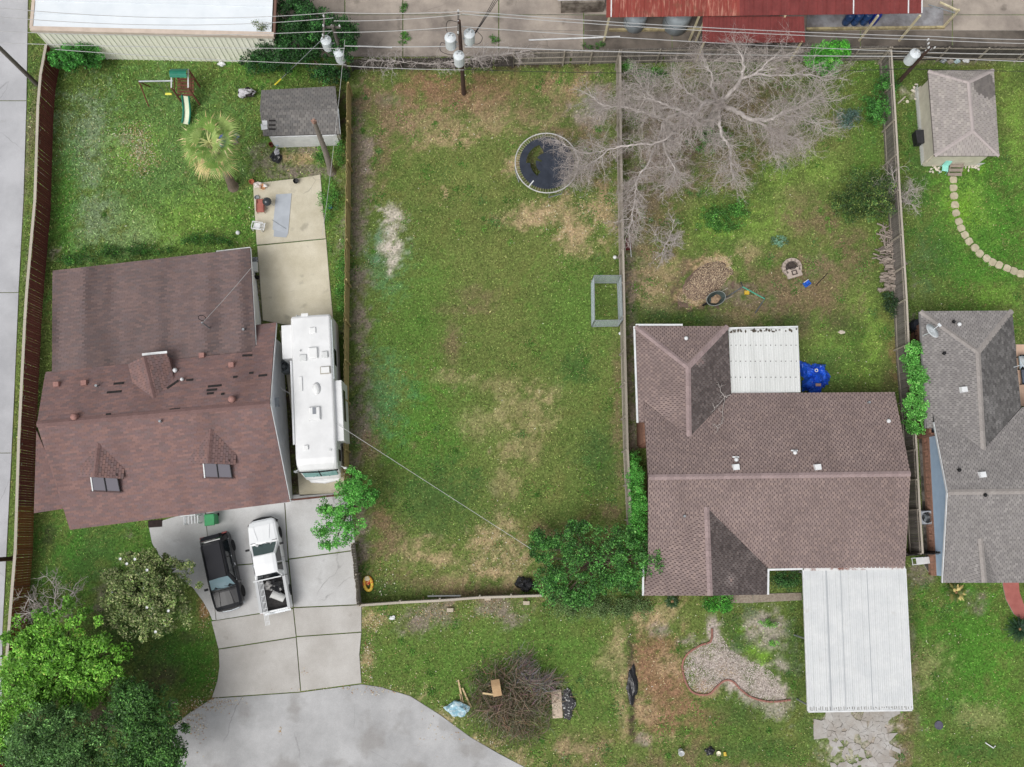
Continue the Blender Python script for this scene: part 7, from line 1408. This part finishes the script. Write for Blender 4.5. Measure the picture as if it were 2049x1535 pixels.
def sago(label,px,py,r,n,cols,dry=0.,seed=1,zc=.45,group='sago palms'):
    p=G(px,py); o=thing('sago_palm',label,'palm',tuple(p),0,group); rg=random.Random(seed); MB().lathe([(.16,0),(.2,.2),(.17,zc),(.05,zc+.12),(.01,zc+.13)],(0,0,0),12).build('trunk',mat('sago_trunk',S(150,120,84),S(120,96,70),scale=8),o)
    for k in range(n):
        az=2.399*k; el=R(65-70*k/n); L=r*rg.uniform(.85,1.05); fm=MB(); pts=[]
        for i in range(8):
            t=i/7; a=el-1.0*t*t*.9; pts.append(Vector((math.cos(az)*math.cos(el)*L*t,math.sin(az)*math.cos(el)*L*t,zc+math.sin(el)*L*t*.7-.32*L*t*t)))
        c=rg.choice(cols) if rg.random()>dry else S(214,196,130); fm.tube(pts,.01,4,col=c); sd=Vector((-math.sin(az),math.cos(az),0))
        for i in range(1,27):
            t=i/27; f=t*7; i0=int(f); q=pts[i0].lerp(pts[min(7,i0+1)],f-i0); d=(pts[min(7,i0+1)]-pts[i0]).normalized(); l=.15*math.sin(math.pi*min(1,t*.85+.12))
            for s in (-1,1): fm.add([q-d*.012,q+sd*s*l+d*.05-Zv*.02,q+d*.014],[(0,1,2)],c)
        fm.build('frond',M_LEAF,o,cols=True)
sago('dark green sago palm beside the red path',2031,1257,.95,40,[S(34,62,40),S(28,52,34),S(42,72,46)],seed=1); sago('sago palm with yellowed fronds at the grey house eave',1905,1184,.75,30,[S(88,104,50),S(70,90,44),S(120,120,64)],.45,seed=2); sago('spiky small sago at the front eave of the brown house',1342,1202,.5,22,[S(56,84,44),S(44,70,38)],seed=3)
# dead trees ----------------------------------------------------------
def dead_tree(label,base,limbs,seed,n1,n2,n3,spread,name='dead_tree',twr=.0085,mt=None,zmin=.3,L1=(.7,1.7),thin=1.):
    rg=random.Random(seed); b=G(*base); o=thing(name,label,'tree',tuple(b)); tk=MB(True); allpts=[]
    for li,(pts,r0,r1) in enumerate(limbs):
        q=smooth_path([P(*p) if len(p)==3 else G(*p) for p in pts],6); k=len(q); q=[v+Vector((rg.uniform(-.06,.06),rg.uniform(-.06,.06),rg.uniform(-.05,.05))) if 0<i<k-1 else v for i,v in enumerate(q)]
        MB(True).tube(q,[r0+(r1-r0)*i/(k-1) for i in range(k)],8).build('trunk' if li==0 else 'limb',mt or M_DEAD,o)
        if li>0:
            for i in range(2,k): allpts.append((q[i],(q[i]-q[i-1]).normalized(),r0+(r1-r0)*i/(k-1)))
    tw=MB(True); br=MB(True); cen=sum((p for p,_,_ in allpts),Vector())/len(allpts)
    def grow(p,d,L,r,lev):
        path=[p]; cur=p; dd=d.copy(); ns=4 if lev<2 else 3
        for i in range(ns):
            dd=(dd+Vector((rg.gauss(0,.28),rg.gauss(0,.28),rg.gauss(-.03,.2)))).normalized(); cur=cur+dd*(L/ns); cur.z=max(cur.z,zmin); path.append(cur.copy())
        (br if lev==0 else tw).tube(path,[r*(1-.75*i/ns) for i in range(ns+1)],4 if lev==0 else 3,cap=False)
        if lev<2:
            for _ in range((n2,n3)[lev]):
                t=rg.uniform(.2,1); i=min(ns-1,int(t*ns)); q=path[i].lerp(path[i+1],t*ns-i); nd=(dd*.55+Vector((rg.gauss(0,.6),rg.gauss(0,.6),rg.gauss(.05,.35)))).normalized(); grow(q,nd,L*rg.uniform(.35,.65),max(.006,r*.55),lev+1)
    for _ in range(n1):
        p,d,r=rg.choice(allpts); out=(p-cen); out.z=0; out=out.normalized() if out.length>.1 else d
        nd=(d*.5+out*.4*spread+Vector((rg.gauss(0,.6),rg.gauss(0,.6),rg.gauss(0,.3)))).normalized(); grow(p,nd,rg.uniform(*L1),twr*2.*thin,0)
    br.build('branches',mt or M_DEAD,o); tw.build('twigs',M_TWIG,o,kind='stuff'); return o
dead_tree('huge bare grey dead tree spreading behind the brown house',(1416,255),[
 ([(1416,255),(1430,228,1.6),(1438,208,2.7)],.32,.24),
 ([(1438,208,2.7),(1462,185,4.0),(1482,158,5.0),(1488,130,5.4),(1480,105,5.6)],.17,.04),([(1482,158,5.0),(1510,148,5.2),(1530,130,5.5),(1552,110,5.7)],.10,.03),
 ([(1438,208,2.7),(1410,205,4.2),(1390,228,4.6),(1360,222,5.0),(1320,205,5.2),(1290,195,5.3)],.16,.03),([(1390,228,4.6),(1380,250,4.6),(1360,272,4.4)],.07,.02),
 ([(1438,208,2.7),(1470,222,3.6),(1502,238,4.2),(1540,240,4.8),(1560,228,5.0),(1600,215,5.2),(1640,190,5.2)],.17,.03),([(1502,238,4.2),(1530,252,4.3),(1560,265,4.2),(1600,280,4.2)],.10,.03),([(1530,252,4.3),(1545,275,4.1),(1550,310,3.8)],.06,.02),
 ([(1438,208,2.7),(1440,240,3.8),(1445,272,4.1),(1460,295,4.0),(1462,325,3.8),(1466,360,3.5)],.12,.03),
 ([(1438,208,2.7),(1425,180,4.2),(1424,150,5.0),(1410,130,5.4)],.12,.03),([(1410,205,4.2),(1385,190,4.9),(1360,170,5.3),(1345,150,5.4)],.08,.02),([(1510,148,5.2),(1560,152,5.4),(1610,148,5.5),(1650,160,5.4)],.07,.02),([(1560,228,5.0),(1600,235,5.0),(1640,250,4.8)],.06,.02)],3,560,7,5,.8,L1=(.8,1.9))
dead_tree('leaning bare tree reaching over the fence and trampoline',(1340,290),[
 ([(1340,290),(1338,262,1.6),(1330,240,2.6)],.2,.15),([(1330,240,2.6),(1300,228,3.6),(1275,222,3.9),(1240,212,4.1),(1210,212,4.1),(1180,190,4.1)],.11,.03),([(1330,240,2.6),(1352,260,3.2),(1320,285,3.4),(1270,290,3.4),(1220,298,3.2),(1170,305,3.0),(1120,285,2.9)],.09,.02),([(1220,298,3.2),(1180,330,2.8),(1150,345,2.6)],.05,.015),
 ([(1330,240,2.6),(1370,225,3.6),(1400,250,4.0)],.1,.03),([(1330,240,2.6),(1330,300,3.2),(1350,340,3.3),(1340,370,3.1)],.09,.02),([(1330,240,2.6),(1300,320,3.0),(1275,360,3.0),(1270,410,2.6),(1258,460,2.2)],.08,.02),([(1330,240,2.6),(1300,195,3.8),(1280,165,4.2)],.07,.02)],5,430,7,5,.7,L1=(.7,1.6))
dead_tree('small bare twiggy bush left of the wood chip heap',(1330,490),[([(1330,492),(1332,488,.3)],.06,.05),([(1332,488,.3),(1320,480,.7),(1310,470,1.0)],.04,.01),([(1332,488,.3),(1345,490,.7),(1352,478,1.)],.04,.01),([(1332,488,.3),(1328,500,.7),(1325,512,.9)],.04,.01),([(1332,488,.3),(1342,470,.8),(1350,440,1.2)],.04,.01)],7,60,6,4,.8,name='dead_bush',L1=(.5,.9),zmin=.1)
dead_tree('bare grey twiggy bush beside the round dark shrub',(1795,405),[([(1795,405),(1796,398,.5)],.06,.05),([(1796,398,.5),(1790,375,1.4),(1785,350,1.8)],.04,.01),([(1796,398,.5),(1815,385,1.5),(1828,375,1.7)],.04,.01),([(1796,398,.5),(1812,405,1.2),(1825,410,1.4)],.04,.01),([(1796,398,.5),(1780,385,1.2),(1770,375,1.4)],.04,.01)],8,60,6,3,.8,name='dead_bush',L1=(.5,1.1),zmin=.1)
dead_tree('pale leafless shrub between rust fence and bright tree',(105,1225),[([(105,1232),(107,1225,.5)],.06,.05),([(107,1225,.5),(70,1205,1.4),(50,1190,1.7)],.04,.012),([(107,1225,.5),(110,1190,1.4),(105,1165,1.8)],.04,.012),([(107,1225,.5),(130,1205,1.3),(148,1185,1.5)],.04,.012),([(107,1225,.5),(80,1225,1.2),(50,1228,1.5)],.04,.012)],9,46,5,2,.8,name='dead_bush',twr=.014,L1=(.6,1.2),zmin=.1)
dead_tree('tangle of dead vines on the sagging back fence',(860,132),[([(860,132),(860,128,.6)],.05,.04),([(860,128,.6),(800,122,1.2),(740,120,1.3)],.03,.012),([(860,128,.6),(920,120,1.3),(980,112,1.6),(1040,105,1.8)],.03,.012),([(860,128,.6),(900,125,1.1),(960,118,1.3)],.03,.012)],10,150,4,3,.3,name='dead_vines',twr=.010,L1=(.5,1.2),zmin=.1)
dead_tree('fallen bare branch lying on the brown roof',(1462,790),[([(1462,790,2.62),(1450,795,2.75)],.03,.025),([(1450,795,2.75),(1440,775,3.05)],.02,.01),([(1450,795,2.75),(1435,812,3.2),(1425,825,3.4)],.02,.01),([(1450,795,2.75),(1445,840,3.4),(1435,860,3.7)],.018,.008)],11,12,3,2,.4,name='fallen_branch',twr=.008,L1=(.3,.6),zmin=2.7)
# brush pile ------------------------------------------------------------
bp=thing('brush_pile','big heap of cut branches and brush at the street edge','brush pile',tuple(G(1030,1395))); rg=random.Random(44); tw=MB(True); tw2=MB(True); Mb1=mat('brush_brown',S(122,112,98),S(88,81,70),scale=2); Mb2=mat('brush_grey',S(142,128,124),S(112,101,97),scale=2)
def hp_(x,y): 
    return .9*math.exp(-(((x-1020)/85)**2+((y-1410)/70)**2)) + .7*math.exp(-(((x-1075)/45)**2+((y-1340)/42)**2))
for k in range(4200):
    g2=rg.random()<.3
    if g2: x,y=rg.gauss(1074,26),rg.gauss(1345,24)
    else: x,y=rg.gauss(1014,50),rg.gauss(1418,46)
    th=math.atan2(y-1400,x-1022); lim=1+.16*math.sin(3*th+1)+.12*math.sin(5*th+2.3)+.07*math.sin(9*th)
    if ((x-1022)/104)**2+((y-1402)/100)**2>lim*lim*rg.uniform(.75,1.05) or y>1395+(x-905)*.62: continue
    h=hp_(x,y); q=G(x,y)+Zv*(h*rg.uniform(.3,1.0)+.03); a=rg.uniform(0,6.28) if not g2 else rg.gauss(.6,.8); L=rg.uniform(.35,1.0); d=Vector((math.cos(a),math.sin(a),rg.uniform(-.25,.25))); r=rg.choice([.008,.01,.012,.018])
    m_=q+d*L*.5+Vector((rg.gauss(0,.06),rg.gauss(0,.06),rg.gauss(0,.04))); e=q+d*L; e.z=max(e.z,.03); (tw2 if g2 else tw).tube([q,m_,e],[r,r*.8,r*.4],3,cap=False,col=tuple(v*rg.uniform(.7,1.2) for v in rg.choice([S(150,140,134),S(124,114,110),S(170,160,152),S(104,96,92)] if g2 else [S(140,126,106),S(108,98,80),S(88,84,64),S(164,150,128),S(98,100,72),S(120,104,84)])))
tw.build('brown_brush',M_LEAF,bp,kind='stuff',cols=True); tw2.build('grey_brush',M_LEAF,bp,kind='stuff',cols=True)
rs=np.random.RandomState(4); n=4200; xx=rs.normal(1014,46,n); yy=rs.normal(1418,42,n); zz=np.array([hp_(a,b)*rs.uniform(.3,1.0) for a,b in zip(xx,yy)]); m=((xx-1022)/104)**2+((yy-1402)/100)**2<1; pts=np.array([G(a,b) for a,b in zip(xx[m],yy[m])]); pts[:,2]=zz[m]+.04; V=leaves(pts,None,.05,.4,rs,.5); pal=np.array([S(92,88,66),S(76,76,52),S(110,100,80),S(64,60,46)]); np_mesh('withered_leaves',V.reshape(-1,3),np.arange(len(pts)*4).reshape(-1,4),M_LEAF,bp,pal[rs.randint(0,4,len(pts))]*rs.uniform(.7,1.2,(len(pts),1)),4,kind='stuff')
for k in range(26):
    x,y=rg.gauss(1020,36),rg.gauss(1395,32); a=rg.uniform(0,6.28); L=rg.uniform(.9,1.7); q=G(x,y)+Zv*(hp_(x,y)+.05); d=Vector((math.cos(a),math.sin(a),-.08)); pts_=[q-d*L*.5,q+Vector((rg.gauss(0,.1),rg.gauss(0,.1),.05)),q+d*L*.5]; [setattr(v,'z',max(v.z,.05)) for v in pts_]; MB(True).tube(smooth_path(pts_,4),[.03-.0025*i for i in range(9)],6).build('branch',mat('cut_branch',S(136,120,102),S(104,92,80),scale=4,rnd=.15),bp)
M_CARD=mat('cardboard',S(190,160,124),S(174,144,110),scale=3); M_FOAM=mat('foam_tan',S(206,190,170),S(190,172,154),scale=3)
pb=G(993,1371); cb=MB()
for k in range(8): t0,t1=k/8,(k+1)/8; z=lambda t:.18*math.sin(math.pi*t); cb.add([(-.26,.48-.96*t0,z(t0)),(.26,.48-.96*t0,z(t0)),(.26,.48-.96*t1,z(t1)),(-.26,.48-.96*t1,z(t1))],[(3,2,1,0)])
o=cb.build('cardboard_sheet',M_CARD,None,label='curled tan cardboard sheet on top of the brush pile',cat='cardboard'); o.location=(pb.x,pb.y,.95); o.rotation_euler=(0,0,R(10)); sm=o.modifiers.new('solid','SOLIDIFY'); sm.thickness=.02
p=G(1114,1407); o=MB().box((0,0,.15),(.62,1.65,.2)).build('foam_pad',M_FOAM,None,label='tan rectangular foam pad right of the brush pile',cat='pad',bevel=.04); o.location=(p.x,p.y,.0); o.rotation_euler=(0,0,R(3))
bag('black and white shredded plastic beside the tan foam pad',G(1135,1408)+Zv*.1,(.42,.85,.16),mat('shred',S(60,60,62),S(190,190,188),scale=7,contrast=(.55,.62),bump=.8,bscale=10),51,name='shredded_plastic')
for i,((a,b),(c,d),lab) in enumerate((((925,1376),(943,1415),'right of the three pale boards by the blue bag'),((917,1360),(926,1405),'middle of the three pale boards by the blue bag'),((921,1388),(925,1408),'short left board by the blue bag'),((966,1382),(988,1385),'orange tinted short board on the brush pile'))): MB(True).bar(G(a,b)+Zv*(.12 if i<3 else .85),G(c,d)+Zv*(.12 if i<3 else .85),.1,.04).build('board',wood('pine_board',S(212,190,150),S(190,166,126)),None,label=lab,cat='board',group='loose boards')
grow_grass(); litter()
